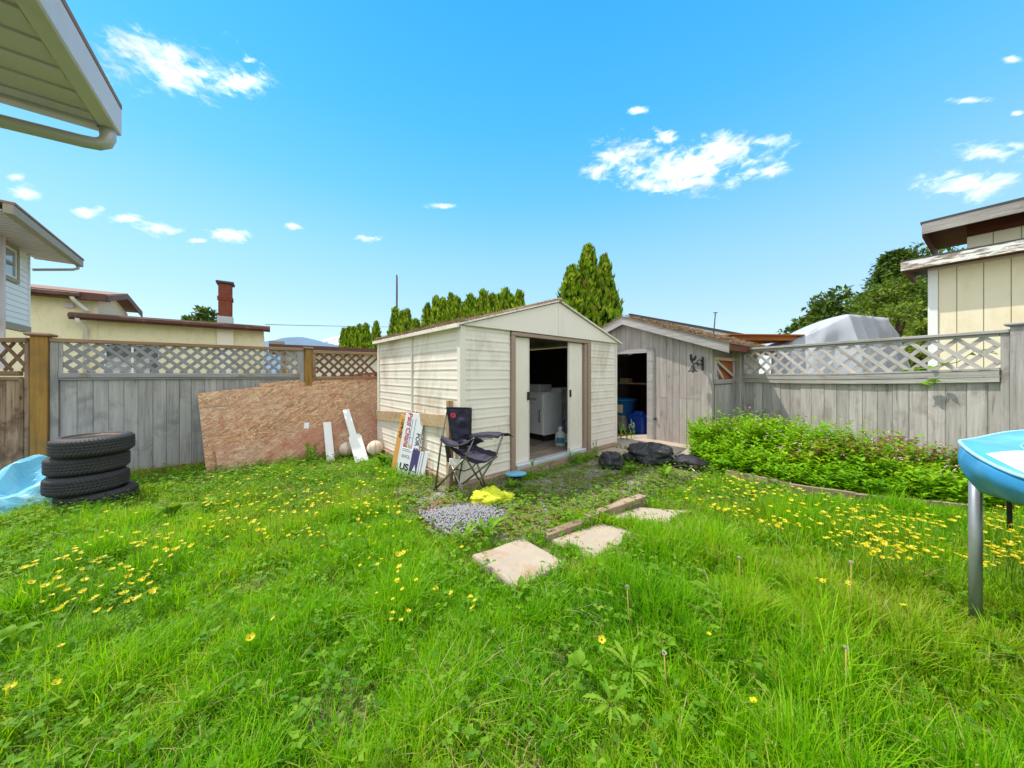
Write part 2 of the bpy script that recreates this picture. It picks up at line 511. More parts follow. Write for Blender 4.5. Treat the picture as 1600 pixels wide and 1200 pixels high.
def m_osb(name, tone, red):
    n = NT(name); o = n.obj(); rn = n.rnd()
    cols = []
    acc = None
    heights = None
    pal = [sr(214, 176, 132), sr(190, 138, 98), sr(226, 200, 164), sr(158, 104, 72), sr(206, 158, 122)]
    warp = n.n('ShaderNodeTexNoise'); warp.inputs['Scale'].default_value = 4; n.l(o, warp.inputs['Vector'])
    cur = None
    for i, (ang, s1, s2) in enumerate(((14, 13, 60), (-34, 12, 70), (52, 14, 64), (-72, 13, 72), (-6, 11, 58), (28, 12, 66))):
        mp = n.map(n.map(o, (1, 1, 1), (0, R(ang), 0), (i * 3.7, 0, i * 1.9)), (s1, 1, s2))
        vo = n.n('ShaderNodeTexVoronoi'); vo.inputs['Scale'].default_value = 1.0
        n.l(mp, vo.inputs['Vector'])
        sep = n.n('ShaderNodeSeparateColor'); n.l(vo.outputs['Color'], sep.inputs[0])
        cc = n.ramp(sep.outputs[0], [(0.0, pal[3]), (.25, pal[1]), (.5, pal[4]), (.75, pal[0]), (1.0, pal[2])])
        if cur is None: cur = cc; heights = sep.outputs[1]
        else:
            on = n.ramp(sep.outputs[1], [(.62, 0.0), (.65, 1.0)])
            cur = n.mix(on, cur, cc)
            heights = n.math('MAXIMUM', heights, n.math('MULTIPLY', on, sep.outputs[2]))
    fine = n.noise(n.map(o, (40, 40, 160)), 1.0, 3)
    cur = n.mix(n.math('MULTIPLY', n.ramp(fine, [(.38, 1.0), (.5, 0.0)]), .5), cur, sr(110, 70, 48))
    cur = n.mix(tone, cur, sr(205, 180, 165))
    gp_ = n.noise(n.map(o, (1, 1, 1), (0, 0, 0), (5, 2, 3)), 2.2, 5, .65)
    cur = n.mix(n.math('MULTIPLY', n.ramp(gp_, [(.42, 0.0), (.62, 1.0)]), .35), cur, sr(190, 168, 144))
    dk_ = n.noise(n.map(o, (1, 1, 1), (0, 0, 0), (9, 4, 1)), 3.1, 6, .7)
    cur = n.mix(n.math('MULTIPLY', n.ramp(dk_, [(.55, 0.0), (.7, 1.0)]), .45), cur, sr(128, 96, 76))
    big = n.noise(o, 1.6, 4, .6)
    cur = n.mix(n.math('MULTIPLY', n.ramp(big, [(.45, 0.0), (.62, 1.0)]), red), cur, sr(176, 92, 70))
    n.bsdf(cur, .75, 0, n.bump(heights, .5, .003), .25)
    return n.m

M = {}
M['fence_grey'] = m_wood('fence_grey_paint', sr(178, 174, 170), sr(142, 138, 136), 'z', sr(92, 86, 84), True, .8, .75, .18, sr(116, 114, 114), .50, .66, .65)
M['fence_grey_x'] = m_wood('fence_grey_paint_rail', sr(164, 162, 162), sr(128, 126, 128), 'x', sr(84, 70, 62), False, .8, .75, .18, sr(128, 104, 86), .55, .68, .7)
M['slat_grey'] = m_wood('slat_grey_paint', sr(156, 154, 154), sr(128, 126, 128), 'x', sr(90, 84, 82), False, .5, .75, .2)
M['brown'] = m_wood('brown_fence_wood', sr(176, 150, 122), sr(112, 86, 66), 'z', sr(54, 38, 30), True, .6, .8, .3, sr(86, 60, 46), .48, .62, .8)
M['brown_x'] = m_wood('brown_fence_rail', sr(160, 130, 98), sr(108, 82, 60), 'x', sr(58, 40, 30), False, .6, .8, .3)
M['slat_brown'] = m_wood('brown_lattice', sr(134, 102, 80), sr(96, 70, 54), 'x', sr(58, 40, 30), False, .5, .8, .3)
M['post_yellow'] = m_wood('treated_post', sr(178, 134, 66), sr(122, 88, 44), 'z', sr(66, 44, 24), True, .7, .75, .15, sr(112, 96, 62), .5, .65, .55, green=sr(112, 112, 60))
M['cap_wood'] = m_wood('cap_wood', sr(170, 140, 108), sr(122, 96, 72), 'x', sr(70, 50, 38), False, .7, .8, .2)
M['weathered'] = m_wood('weathered_grey_boards', sr(196, 190, 184), sr(146, 140, 136), 'z', sr(92, 84, 80), True, .8, .85, .28, sr(120, 106, 100), .52, .68, .55)
M['weathered_x'] = m_wood('weathered_grey_rail', sr(186, 182, 176), sr(136, 130, 126), 'x', sr(84, 76, 72), False, .8, .85, .2, sr(132, 112, 98), .55, .7, .5)
M['slat_weathered'] = m_wood('weathered_slat', sr(198, 192, 186), sr(152, 146, 140), 'x', sr(110, 100, 92), False, .5, .85, .25)
M['shed_board'] = m_wood('lavender_grey_boards', sr(190, 180, 174), sr(152, 143, 137), 'z', sr(104, 88, 82), True, .7, .85, .16, sr(138, 116, 104), .55, .7, .55)
M['shed_board_x'] = m_wood('lavender_grey_trim', sr(184, 178, 174), sr(146, 141, 138), 'x', sr(110, 98, 92), False, .7, .85, .1, sr(150, 134, 124), .56, .7, .5)
M['cream_metal'] = m_plain('cream_painted_metal', sr(236, 227, 215), .42, .05, 3, 0, .05, sr(172, 150, 118), .6, 30, .4)
M['cream_panel'] = m_plain('cream_flat_panel', sr(234, 225, 212), .45, .04, 2, 0, .04, sr(176, 166, 142), .3, 30, .4)
M['brown_trim'] = m_plain('taupe_trim_metal', sr(160, 136, 120), .45, .08, 4, 0, .04)
M['shade_dark_wood'] = m_wood('shade_dark_boards', (.035, .03, .027), (.022, .019, .017), 'z', (.01, .01, .01), False, .6, .85, .2)  # near-black boards: interior shade put into the colour
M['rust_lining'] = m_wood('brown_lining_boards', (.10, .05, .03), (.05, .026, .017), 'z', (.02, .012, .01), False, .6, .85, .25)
M['plywood_floor'] = m_wood('shed_floor_boards', sr(176, 160, 142), sr(128, 114, 100), 'x', sr(84, 72, 62), False, .6, .8, .15, sr(100, 88, 76), .5, .66, .5)
M['base_timber'] = m_wood('base_timber', sr(186, 162, 142), sr(142, 118, 100), 'x', sr(84, 66, 54), True, .7, .85, .2, sr(120, 104, 84), .5, .66, .5)
M['pale_wood'] = m_wood('pale_dry_wood', sr(206, 182, 146), sr(164, 134, 100), 'x', sr(84, 62, 46), True, .7, .8, .15, sr(120, 96, 70), .55, .66, .6)
M['pale_wood_z'] = m_wood('pale_dry_stake', sr(200, 174, 138), sr(150, 122, 92), 'z', sr(84, 62, 46), True, .7, .8, .15)
M['sill_metal'] = m_plain('galvanised_sill', sr(212, 220, 226), .35, .06, 8, .3, .03, sr(150, 146, 138), .4)
M['white_paint'] = m_plain('white_paint', sr(236, 236, 234), .45, .03, 4, 0, .03, sr(190, 188, 182), .25)
M['white_lam'] = m_plain('white_cabinet_paint', sr(240, 238, 236), .4, .04, 3, 0, .03, sr(150, 150, 150), .3)
M['grey_box'] = m_plain('grey_speckled_box', sr(170, 170, 172), .7, .25, 40, 0, .05)
M['black_plastic'] = m_plain('black_plastic', (.016, .016, .018), .4, .2, 10, 0, .05)
M['black_metal'] = m_plain('black_iron', (.035, .034, .034), .55, .3, 20, .4, .2)
M['stucco'] = m_plain('yellow_stucco', sr(238, 228, 194), .9, .07, 10, 0, .8, sr(214, 196, 150), .45, 110, .15)
M['stucco_cream'] = m_plain('cream_stucco', sr(238, 230, 214), .9, .05, 10, 0, .6, None, .3, 110, .15)
M['roof_brown'] = m_plain('brown_roof', sr(150, 122, 108), .85, .2, 20, 0, .5, sr(96, 76, 66), .5, 90, .2)
M['fascia_brown'] = m_plain('dark_brown_fascia', sr(92, 60, 52), .6, .15, 5, 0, .1, sr(140, 110, 94), .4)
M['brick'] = None
M['mortar'] = m_plain('mortar', sr(150, 128, 112), .95, .1, 30, 0, .4)
n = NT('red_brick'); _o = n.obj()
n.bsdf(n.mix(n.noise(_o, 9, 3), sr(108, 52, 40), sr(150, 80, 60)), .9, 0, n.bump(n.noise(_o, 80, 3), .4, .005), .2)
M['brick'] = n.m
M['flashing'] = m_plain('metal_flashing', sr(176, 180, 182), .4, .1, 6, .6, .1)
M['siding_white'] = m_plain('white_vinyl_siding', sr(234, 236, 240), .5, .03, 3, 0, .04)
M['trim_taupe'] = m_plain('taupe_house_trim', sr(156, 146, 132), .6, .08, 4, 0, .05)
M['soffit'] = m_plain('sage_white_soffit', sr(206, 196, 210), .5, .04, 2, 0, .03, sr(140, 140, 120), .3)
M['soffit_trim'] = m_plain('sage_white_fascia', sr(208, 199, 204), .45, .04, 3, 0, .03, sr(140, 136, 110), .3)
M['gutter'] = m_plain('grey_gutter_metal', sr(184, 182, 178), .4, .06, 4, .2, .03)
n = NT('window_glass'); n.bsdf(sr(120, 140, 150), .06, 0, None, .9); M['glass'] = n.m
n = NT('dark_window_glass'); n.bsdf((.05, .055, .06), .08, 0, None, .8); M['glass_dark'] = n.m
M['panel_cream'] = m_plain('cream_board_siding', sr(238, 227, 198), .75, .05, 4, 0, .3, sr(214, 190, 140), .35, 70)
M['batten'] = m_plain('weathered_batten_gap', sr(150, 134, 104), .8, .2, 12, 0, .3)
M['peeling'] = None
n = NT('peeling_white_paint'); _o = n.obj()
_g = n.noise(n.map(_o, (2.2, 2, 14)), 1.6, 7, .7, .4)
_w = n.mix(n.noise(n.map(_o, (3, 30, 60)), 1, 5), sr(104, 88, 78), sr(176, 164, 152))
n.bsdf(n.mix(n.ramp(_g, [(.47, 0.0), (.53, 1.0)]), _w, sr(232, 230, 224)), .75, 0, n.bump(_g, .4, .01), .25)
M['peeling'] = n.m
M['red_brown'] = m_wood('red_brown_timber', sr(120, 66, 46), sr(78, 42, 30), 'x', sr(46, 24, 18), False, .6, .7, .15)
M['cedar'] = m_wood('orange_cedar', sr(196, 120, 66), sr(150, 86, 46), 'x', sr(96, 54, 30), False, .6, .7, .15)
M['cedar_z'] = m_wood('orange_cedar_boards', sr(190, 112, 62), sr(146, 82, 44), 'z', sr(90, 50, 28), True, .6, .7, .2)
M['osb_main'] = m_osb('osb_main', .06, .14)
M['osb_pink'] = m_osb('osb_pink', .24, .5)
M['osb_red'] = m_osb('osb_red', .08, .9)
M['rubber'] = m_plain('tyre_rubber', (.042, .042, .046), .6, .25, 8, 0, .25, (.06, .058, .054), .35, 120, .3)
M['rim_steel'] = m_plain('rusty_steel_rim', sr(120, 108, 94), .6, .3, 14, .5, .3, sr(116, 70, 40), .7)
M['fabric_navy'] = m_plain('navy_chair_fabric', sr(40, 37, 58), .62, .25, 7, 0, .3, sr(80, 76, 104), .3, 300, .35)
M['fabric_black'] = m_plain('black_chair_trim', sr(26, 24, 32), .6, .2, 10, 0, .2)
M['chair_steel'] = m_plain('chair_tube_steel', sr(132, 132, 120), .32, .08, 10, .75, .03)
M['mesh_white'] = m_plain('pale_pocket_mesh', sr(214, 212, 206), .8, .05, 20, 0, .2)
M['red'] = m_plain('red_print', sr(206, 44, 60), .6, .05)
M['orange_sign'] = m_plain('orange_sign_board', sr(222, 160, 84), .5, .06, 4)
M['white_sign'] = m_plain('white_sign_board', sr(232, 232, 238), .4, .03, 4, 0, .02, sr(196, 196, 196), .25)
M['print_red'] = m_plain('sign_red_lettering', sr(200, 40, 52), .5, .05)
M['print_black'] = m_plain('sign_dark_lettering', sr(40, 42, 52), .5, .05)
M['print_brown'] = m_plain('sign_brown_lettering', sr(92, 56, 26), .5, .05)
M['print_grey'] = m_plain('sign_grey_lettering', sr(140, 142, 152), .5, .05)
M['print_purple'] = m_plain('sign_purple_picture', sr(74, 66, 118), .5, .4, 14)
M['print_gold'] = m_plain('sign_gold_mark', sr(224, 176, 74), .5, .05)
M['print_blue'] = m_plain('sign_blue_grey_rule', sr(120, 136, 160), .5, .05)
M['wire'] = m_plain('sign_stake_wire', sr(176, 178, 180), .4, .05, 8, .8)
M['ball'] = m_plain('worn_leather_ball', sr(226, 206, 186), .6, .08, 6, 0, .2, sr(186, 120, 96), .7, 120)
M['blue_tarp'] = m_plain('pale_blue_tarp', sr(120, 196, 222), .45, .1, 3, 0, .2, sr(208, 226, 230), .75, 60)
M['tarp_white'] = m_plain('pale_tarp_lining', sr(206, 220, 222), .5, .06, 3, 0, .2)
M['tramp_pad'] = m_plain('sky_blue_vinyl_pad', sr(84, 172, 214), .45, .12, 3, 0, .35, sr(142, 204, 226), .6, 16)
M['tramp_skirt'] = m_plain('blue_vinyl_skirt', sr(56, 150, 206), .45, .14, 5, 0, .5, sr(120, 196, 228), .55, 14)
M['tramp_seam'] = m_plain('pale_blue_seam', sr(164, 212, 232), .5, .08, 6)
M['tramp_white'] = m_plain('white_vinyl_patch', sr(236, 238, 240), .4, .03, 3, 0, .1)
M['tramp_mat'] = m_plain('black_trampoline_mat', (.02, .02, .022), .6, .1, 10)
M['galv'] = m_plain('galvanised_tube', sr(164, 170, 174), .38, .14, 18, .55, .06, sr(120, 124, 120), .4)
M['bag_black'] = None
n = NT('black_bin_bag'); _o = n.obj()
_b = n.noise(n.map(_o, (7, 7, 4)), 1.0, 6, .65, 1.5)
n.bsdf((.022, .022, .026), .30, 0, n.bump(_b, .9, .05), .7)
M['bag_black'] = n.m
n = NT('yellow_bag_plastic'); _o = n.obj()
_b = n.noise(n.map(_o, (9, 9, 9)), 1.0, 5, .6, 1.5)
n.bsdf(n.mix(_b, sr(206, 220, 20), sr(236, 240, 60)), .4, 0, n.bump(_b, .7, .03), .4)
M['bag_yellow'] = n.m
M['blue_board'] = m_plain('blue_plastic_disc', sr(110, 186, 214), .4, .12, 30, 0, .1, sr(60, 130, 170), .5)
M['bin_blue'] = m_plain('mid_blue_plastic', sr(40, 104, 168), .4, .08, 4)
M['recycle_blue'] = m_plain('deep_blue_plastic', sr(24, 62, 150), .35, .06, 4)
M['label_tan'] = m_plain('tan_label', sr(198, 180, 140), .7, .2, 30)
M['bucket_white'] = m_plain('white_bucket', sr(206, 206, 200), .5, .08, 5, 0, .05, sr(120, 120, 116), .5)
M['teal'] = m_plain('teal_label', sr(40, 130, 140), .5, .2, 20)
M['boat_tarp'] = m_plain('silver_grey_tarp', sr(178, 181, 190), .55, .07, 3, 0, .25, sr(172, 176, 188), .5, 30)
M['gravel'] = m_plain('grey_gravel_stone', sr(150, 150, 152), .9, .35, 30, 0, .4)
M['concrete'] = m_plain('pale_concrete', sr(182, 168, 154), .92, .1, 5, 0, .6, sr(168, 146, 124), .55, 140, .15)
M['slab'] = m_plain('paving_concrete', sr(178, 164, 146), .92, .2, 7, 0, 1.0, sr(166, 128, 92), .8, 90, .15)
M['pole_wood'] = m_plain('utility_pole_wood', sr(92, 80, 70), .9, .2, 8, 0, .3)
M['bark'] = m_plain('tree_bark', sr(92, 74, 58), .9, .3, 12, 0, .6)
M['shingle'] = m_plain('brown_moss_shingle', sr(138, 116, 98), .95, .3, 14, 0, .9, sr(98, 88, 62), .6, 60, .1)
M['debris'] = m_plain('dry_needle_debris', sr(150, 126, 100), .95, .35, 30)
M['white_roof'] = m_plain('white_fascia_board', sr(232, 232, 230), .6, .04, 3)
M['dark_edge'] = m_plain('dark_roof_edge', sr(70, 72, 76), .7, .1, 5)
M['sponge'] = m_plain('straw_coloured_stem', sr(190, 160, 96), .8, .1)

GREENS = [(0.0, (.035, .13, .004)), (.25, (.105, .35, .004)), (.5, (.23, .55, .006)), (.72, (.38, .62, .012)), (.86, (.42, .46, .07)), (1.0, (.60, .52, .29))]
M['grass'] = m_leaf('grass_blade', GREENS, .52, .5)
M['leafy'] = m_leaf('broad_leaf', [(0.0, (.035, .12, .010)), (.3, (.095, .25, .014)), (.6, (.175, .36, .018)), (.85, (.27, .42, .03)), (1.0, (.30, .40, .08))], .35, .6)
M['bedleaf'] = m_leaf('bed_plant_leaf', [(0.0, (.04, .13, .006)), (.3, (.12, .33, .008)), (.6, (.25, .50, .012)), (.8, (.40, .56, .025)), (.9, (.26, .15, .06)), (1.0, (.25, .09, .06))], .38, .42)
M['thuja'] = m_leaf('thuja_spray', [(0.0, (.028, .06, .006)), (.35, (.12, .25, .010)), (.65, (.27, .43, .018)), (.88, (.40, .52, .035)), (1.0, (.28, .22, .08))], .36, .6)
M['treeleaf'] = m_leaf('tree_leaf', [(0.0, (.026, .052, .012)), (.4, (.075, .14, .018)), (.7, (.155, .24, .028)), (1.0, (.25, .32, .045))], .34, .6)
M['moss'] = m_leaf('moss_weed', [(0.0, (.10, .17, .018)), (.35, (.20, .25, .03)), (.6, (.32, .29, .05)), (.8, (.36, .24, .08)), (1.0, (.30, .09, .05))], .3, .6)
n = NT('yellow_petal')
_p = n.n('ShaderNodeBsdfPrincipled'); _p.inputs['Base Color'].default_value = (.84, .68, .010, 1); _p.inputs['Roughness'].default_value = .35
_t = n.n('ShaderNodeBsdfTranslucent'); _t.inputs['Color'].default_value = (.92, .76, .02, 1)
_x = n.n('ShaderNodeMixShader'); _x.inputs[0].default_value = .35
n.l(_p.outputs[0], _x.inputs[1]); n.l(_t.outputs[0], _x.inputs[2]); n.l(_x.outputs[0], n.out.inputs[0])
M['petal'] = n.m
M['stem'] = m_plain('green_stem', (.17, .33, .02), .6, .2, 20)
M['pinkbloom'] = m_plain('pale_pink_bloom', sr(226, 180, 200), .6, .2, 40)
M['fluff'] = m_plain('dandelion_fluff', sr(196, 186, 168), .9, .1, 40)

n = NT('soil_and_moss'); _o = n.obj()
_a = n.noise(_o, 3.0, 8, .65); _b = n.noise(_o, 40, 6, .7); _c = n.noise(_o, .8, 4)
_cc = n.mix(n.ramp(_a, [(.42, 0.0), (.60, 1.0)]), (.09, .13, .022), (.15, .14, .06))
_cc = n.mix(n.ramp(_b, [(.4, 0.0), (.62, 1.0)]), _cc, (.24, .23, .10))
n.bsdf(_cc, .95, 0, n.bump(_b, .8, .02), .1)
M['soil'] = n.m
n = NT('gravelly_dirt'); _o = n.obj()
_v = n.n('ShaderNodeTexVoronoi'); _v.inputs['Scale'].default_value = 70; n.l(_o, _v.inputs['Vector'])
_sp = n.n('ShaderNodeSeparateColor'); n.l(_v.outputs['Color'], _sp.inputs[0])
_cc = n.ramp(_sp.outputs[0], [(0.0, (.15, .13, .10)), (.5, (.29, .26, .21)), (1.0, (.44, .41, .36))])
_cc = n.mix(n.ramp(n.noise(_o, 5, 6, .65), [(.38, 0.0), (.55, 1.0)]), _cc, (.17, .17, .05))
n.bsdf(_cc, .95, 0, n.bump(_v.outputs['Distance'], .6, .01), .1)
M['dirt'] = n.m
n = NT('haze_blue_ridge'); _o = n.obj()
n.bsdf(n.mix(n.noise(_o, .004, 6), (.12, .19, .27), (.19, .27, .36)), 1.0, 0, None, 0)  # slate blue base colour stands for distance haze
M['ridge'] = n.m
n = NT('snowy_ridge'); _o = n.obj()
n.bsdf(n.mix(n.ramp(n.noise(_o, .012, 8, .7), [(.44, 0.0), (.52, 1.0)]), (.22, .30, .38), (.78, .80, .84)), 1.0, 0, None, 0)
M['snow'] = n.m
# ------------------------------------------------------------------ ground, slabs, hills
def axis_pts(lo, hi, fine, far):
    a = list(np.arange(lo, hi + 1e-6, fine))
    left = [lo - d for d in (1, 3, 8, 20, 60, 200, 700, far)]
    right = [hi + d for d in (1, 3, 8, 20, 60, 200, 700, far)]
    return np.array(left[::-1] + a + right)

def gz(P):
    """relief of the lawn"""
    return 0.022 * nfield(P, 1.1, 1) + 0.012 * nfield(P, 3.1, 2)

gx = axis_pts(-8, 9, .2, 9000); gy = axis_pts(-1, 10, .2, 9000)
GX, GY = np.meshgrid(gx, gy)
P2 = np.stack([GX.ravel(), GY.ravel()], 1)
inside = (P2[:, 0] > -7) & (P2[:, 0] < 8) & (P2[:, 1] > -1) & (P2[:, 1] < 9)
zz = np.where(inside, gz(P2) - .012, -.02)
nx, ny = len(gx), len(gy)
idx = np.arange(nx * ny).reshape(ny, nx)
Q = np.stack([idx[:-1, :-1].ravel(), idx[:-1, 1:].ravel(), idx[1:, 1:].ravel(), idx[1:, :-1].ravel()], 1)
g_me = np_mesh('ground', np.column_stack([P2, zz]), Q, M['soil'])
g_me.polygons.foreach_set('use_smooth', np.ones(len(g_me.polygons), bool))
setp(link('ground', g_me), kind='structure')

# bare gravelly yard in front of the sheds
PATH = [gp(*p) for p in ((640, 742), (700, 752), (780, 764), (850, 742), (965, 702), (1080, 690), (1105, 740), (1040, 768), (1000, 782), (905, 812), (850, 842), (770, 846), (690, 838), (640, 812), (612, 770))]
def ribbon_sheet(name, poly, z, mat, inset=0.0):
    mb = MB()
    c = sum((Vector(p) for p in poly), Vector()) / len(poly)
    n_ = len(poly)
    pts = []
    for i in range(n_):
        a, b_ = Vector(poly[i]), Vector(poly[(i + 1) % n_])
        for k in range(5):
            p = a.lerp(b_, k / 5)
            p = p + (p - c).normalized() * (.05 * mnoise.noise(p * 6))
            pts.append(p)
    m = len(pts)
    rings = [1.0, .75, .5, .25]
    vs = []
    for s_ in rings:
        for p in pts:
            q = c.lerp(p, s_)
            vs.append((q.x, q.y, z(q) if s_ < 1 else z(q) - .03))
    vs.append((c.x, c.y, z(c)))
    fs = []
    for r in range(3):
        for i in range(m):
            j = (i + 1) % m
            fs.append([r * m + i, r * m + j, (r + 1) * m + j, (r + 1) * m + i])
    for i in range(m):
        fs.append([3 * m + i, 3 * m + (i + 1) % m, 4 * m])
    mb.add(vs, fs, True)
    return mb.build(name, mat)
setp(ribbon_sheet('dirt_yard', PATH, lambda q: .022 + .02 * mnoise.noise(Vector((q.x * 2, q.y * 2, 0))), M['dirt']), kind='structure')

# concrete apron of the wooden shed
APRON = [gp(*p) for p in ((905, 712), (965, 684), (1030, 676), (1100, 692), (1096, 718), (1040, 722), (960, 716))]
setp(ribbon_sheet('concrete_apron', APRON, lambda q: .045, M['concrete']), kind='structure')

def hill(name, Y0, prof, mat, depth):
    """ridge with a skyline profile [(u, v)] standing at distance Y0, falling away to both sides"""
    mb = MB()
    us = np.linspace(prof[0][0], prof[-1][0], 90)
    vs_ = np.interp(us, [p[0] for p in prof], [p[1] for p in prof])
    rows = []
    for j in range(13):
        t = j / 12
        fall = 1 - abs(2 * t - 1) ** 1.3
        for i, (u, v) in enumerate(zip(us, vs_)):
            x = (u - 800) / FX * Y0; y = Y0 + (t - .5) * depth
            h = (HOR - v) / FX * Y0 + CAMZ
            h = h * fall * (1 + .10 * (mnoise.noise(Vector((u * .06, t * 6, 1))) if 0 < j < 12 and j != 6 else 0)) + 3 * mnoise.noise(Vector((u * .4, t, 2)))
            rows.append((x, y, max(h, -5)))
    n_ = len(us)
    fs = [[j * n_ + i, j * n_ + i + 1, (j + 1) * n_ + i + 1, (j + 1) * n_ + i] for j in range(12) for i in range(n_ - 1)]
    mb.add(rows, fs, True)
    return setp(mb.build(name, mat), kind='structure')
hill('hills', 5200, [(200, 560), (330, 548), (400, 536), (425, 532), (448, 529), (462, 526.5), (470, 526), (480, 528), (500, 533), (530, 540), (560, 545), (640, 552), (760, 558), (900, 552), (1040, 560)], M['ridge'], 2600)
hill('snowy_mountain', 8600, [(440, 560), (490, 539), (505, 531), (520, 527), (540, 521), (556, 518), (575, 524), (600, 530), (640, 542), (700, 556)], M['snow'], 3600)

# ------------------------------------------------------------------ big metal shed
SH = thing('metal_shed', 'cream metal garden shed with its sliding doors pushed open', 'shed', (-.524, 3.31, 0), math.atan2(.6652, .7466))
SW, SD, EZ, PZ, FLO = 2.985, 2.347, 1.70, 2.16, .125
def course_panel(a0, a1, z0, z1, face, sgn, top=None):
    """pressed metal courses. face 'x': runs along x at y=face plane, outward -y ; 'y': runs along y at x=0, outward -x"""
    mb = MB()
    h = .1045
    prof = []
    z = z0
    while z < z1 - 1e-4:
        zt = min(z + h, z1)
        prof += [(0.000, z + .001), (-.0025, z + .006), (-.0062, z + .013), (-.0060, z + .020), (-.0028, z + .032), (-.0022, z + .055), (-.0034, z + .068), (-.001, z + .088)]
        z = zt
    nseg = 14
    vs = []; fs = []
    for k in range(nseg + 1):
        a = a0 + (a1 - a0) * k / nseg
        for i, (o_, zz_) in enumerate(prof):
            w = .006 * mnoise.noise(Vector((a * 2.4, zz_ * 1.8, sgn))) + .003 * mnoise.noise(Vector((a * 8, zz_ * 5, sgn)))
            vs.append((a, o_ + w, zz_) if face == 'x' else (o_ + w, a, zz_))
    m = len(prof)
    for k in range(nseg):
        for i in range(m - 1):
            q = [k * m + i, (k + 1) * m + i, (k + 1) * m + i + 1, k * m + i + 1]
            fs.append(q if face == 'x' else q[::-1])
    mb.add(vs, fs, True)
    return mb
course_panel(.045, .668, .09, 1.69, 'x', 1).build('siding_panel', M['cream_metal'], SH)
course_panel(2.245, 2.945, .09, 1.69, 'x', 2).build('siding_panel', M['cream_metal'], SH)
course_panel(.045, 1.118, .09, 1.69, 'y', 3).build('siding_panel', M['cream_metal'], SH)
course_panel(1.142, 2.30, .09, 1.69, 'y', 4).build('siding_panel', M['cream_metal'], SH)
# outer skins of the unseen sides, added dark lining that gives the interior its shade
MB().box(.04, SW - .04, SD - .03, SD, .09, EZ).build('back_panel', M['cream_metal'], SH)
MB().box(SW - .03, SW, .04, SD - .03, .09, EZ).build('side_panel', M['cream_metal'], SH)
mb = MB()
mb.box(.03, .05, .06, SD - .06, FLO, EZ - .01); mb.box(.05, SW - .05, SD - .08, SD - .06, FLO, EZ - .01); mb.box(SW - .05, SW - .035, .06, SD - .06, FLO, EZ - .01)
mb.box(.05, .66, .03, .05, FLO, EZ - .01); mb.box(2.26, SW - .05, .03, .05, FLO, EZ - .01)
mb.build('dark_shade_lining', M['shade_dark_wood'], SH)
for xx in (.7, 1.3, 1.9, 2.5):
    MB().box(xx, xx + .05, SD - .13, SD - .082, FLO, EZ).build('wall_stud', M['shade_dark_wood'], SH)
# corner trims and seam strip
for (x0, x1, y0, y1) in ((-.02, .045, -.022, .045), (SW - .04, SW + .012, -.018, .04), (-.02, .045, SD - .045, SD + .015)):
    MB().box(x0, x1, y0, y1, .085, EZ + .004, bev=.006).build('corner_trim', M['cream_panel'], SH)
MB().box(-.021, 0.0, 1.118, 1.142, .085, EZ, bev=.004).build('seam_strip', M['cream_panel'], SH)
# base timbers and floor
MB().box(-.05, SW + .03, -.06, .06, -.06, .088, bev=.006).build('base_timber', M['base_timber'], SH)
MB().box(-.05, .05, .062, SD + .03, -.06, .086, bev=.006).build('base_timber', M['base_timber'], SH)
for k in range(9):
    y0 = .066 + k * .25
    MB().box(.055, SW - .055, y0, y0 + .245, .06, FLO - (.003 if k % 2 else 0), bev=.003).build('floor_board', M['plywood_floor'], SH)
# door frame
MB().box(.672, .735, -.035, .02, .088, EZ - .05, bev=.005).build('door_jamb', M['brown_trim'], SH)
MB().box(2.10, 2.158, -.022, .02, .088, EZ - .05, bev=.005).build('door_jamb', M['brown_trim'], SH)
MB().box(2.162, 2.24, -.035, .02, .088, EZ - .05, bev=.005).build('door_jamb', M['brown_trim'], SH)
MB().box(.672, 2.24, -.035, .02, EZ - .048, EZ - .002, bev=.005).build('door_header', M['brown_trim'], SH)
MB().box(.74, 2.10, -.05, .055, .089, FLO + .006, bev=.004).build('door_sill', M['sill_metal'], SH)
for (x0, x1, hx, yy) in ((.737, 1.012, .985, .0), (1.772, 2.098, 1.805, .0)):
    d_ = MB()
    d_.box(x0, x1, .022, .042, FLO + .008, EZ - .052, bev=.003)
    for e in (x0 + .012, x1 - .024): d_.box(e, e + .012, .014, .0225, FLO + .02, EZ - .07)
    do = d_.build('sliding_door', M['cream_panel'], SH)
    MB().box(hx - .018, hx + .018, .002, .0215, .885, .985, bev=.004).build('handle', M['black_plastic'], do)
# gable and roof
cx_ = SW / 2
MB().prism([(-.01, EZ + .006), (SW + .01, EZ + .006), (cx_, PZ - .012)], 'y', -.045, -.02).build('gable_panel', M['cream_panel'], SH)
MB().prism([(.02, EZ), (SW - .02, EZ), (cx_, PZ - .035)], 'y', SD - .085, SD - .06).build('dark_shade_lining', M['shade_dark_wood'], SH)  # near-black sheet over the cream gable inside, shade put into its colour
MB().prism([(.02, EZ + .01), (SW - .02, EZ + .01), (cx_, PZ - .03)], 'y', .03, .05).build('dark_shade_lining', M['shade_dark_wood'], SH)  # same added dark sheet behind the front gable, standing for shade
MB().prism([(.0, EZ), (SW, EZ), (cx_, PZ - .03)], 'y', SD - .03, SD).build('gable_panel', M['cream_panel'], SH)
MB().box(cx_ - .012, cx_ + .012, -.049, -.0455, EZ + .02, PZ - .05).build('gable_seam', M['cream_panel'], SH)
sl = (PZ - EZ) / (cx_ + .05)
for s_ in (-1, 1):
    e = cx_ + s_ * (cx_ + .075)
    pz = lambda x: PZ - abs(x - cx_) * sl
    MB().prism([(cx_, PZ), (e, pz(e)), (e, pz(e) + .018), (cx_, PZ + .018)], 'y', -.075, SD + .05).build('roof_panel', M['cream_metal'], SH)
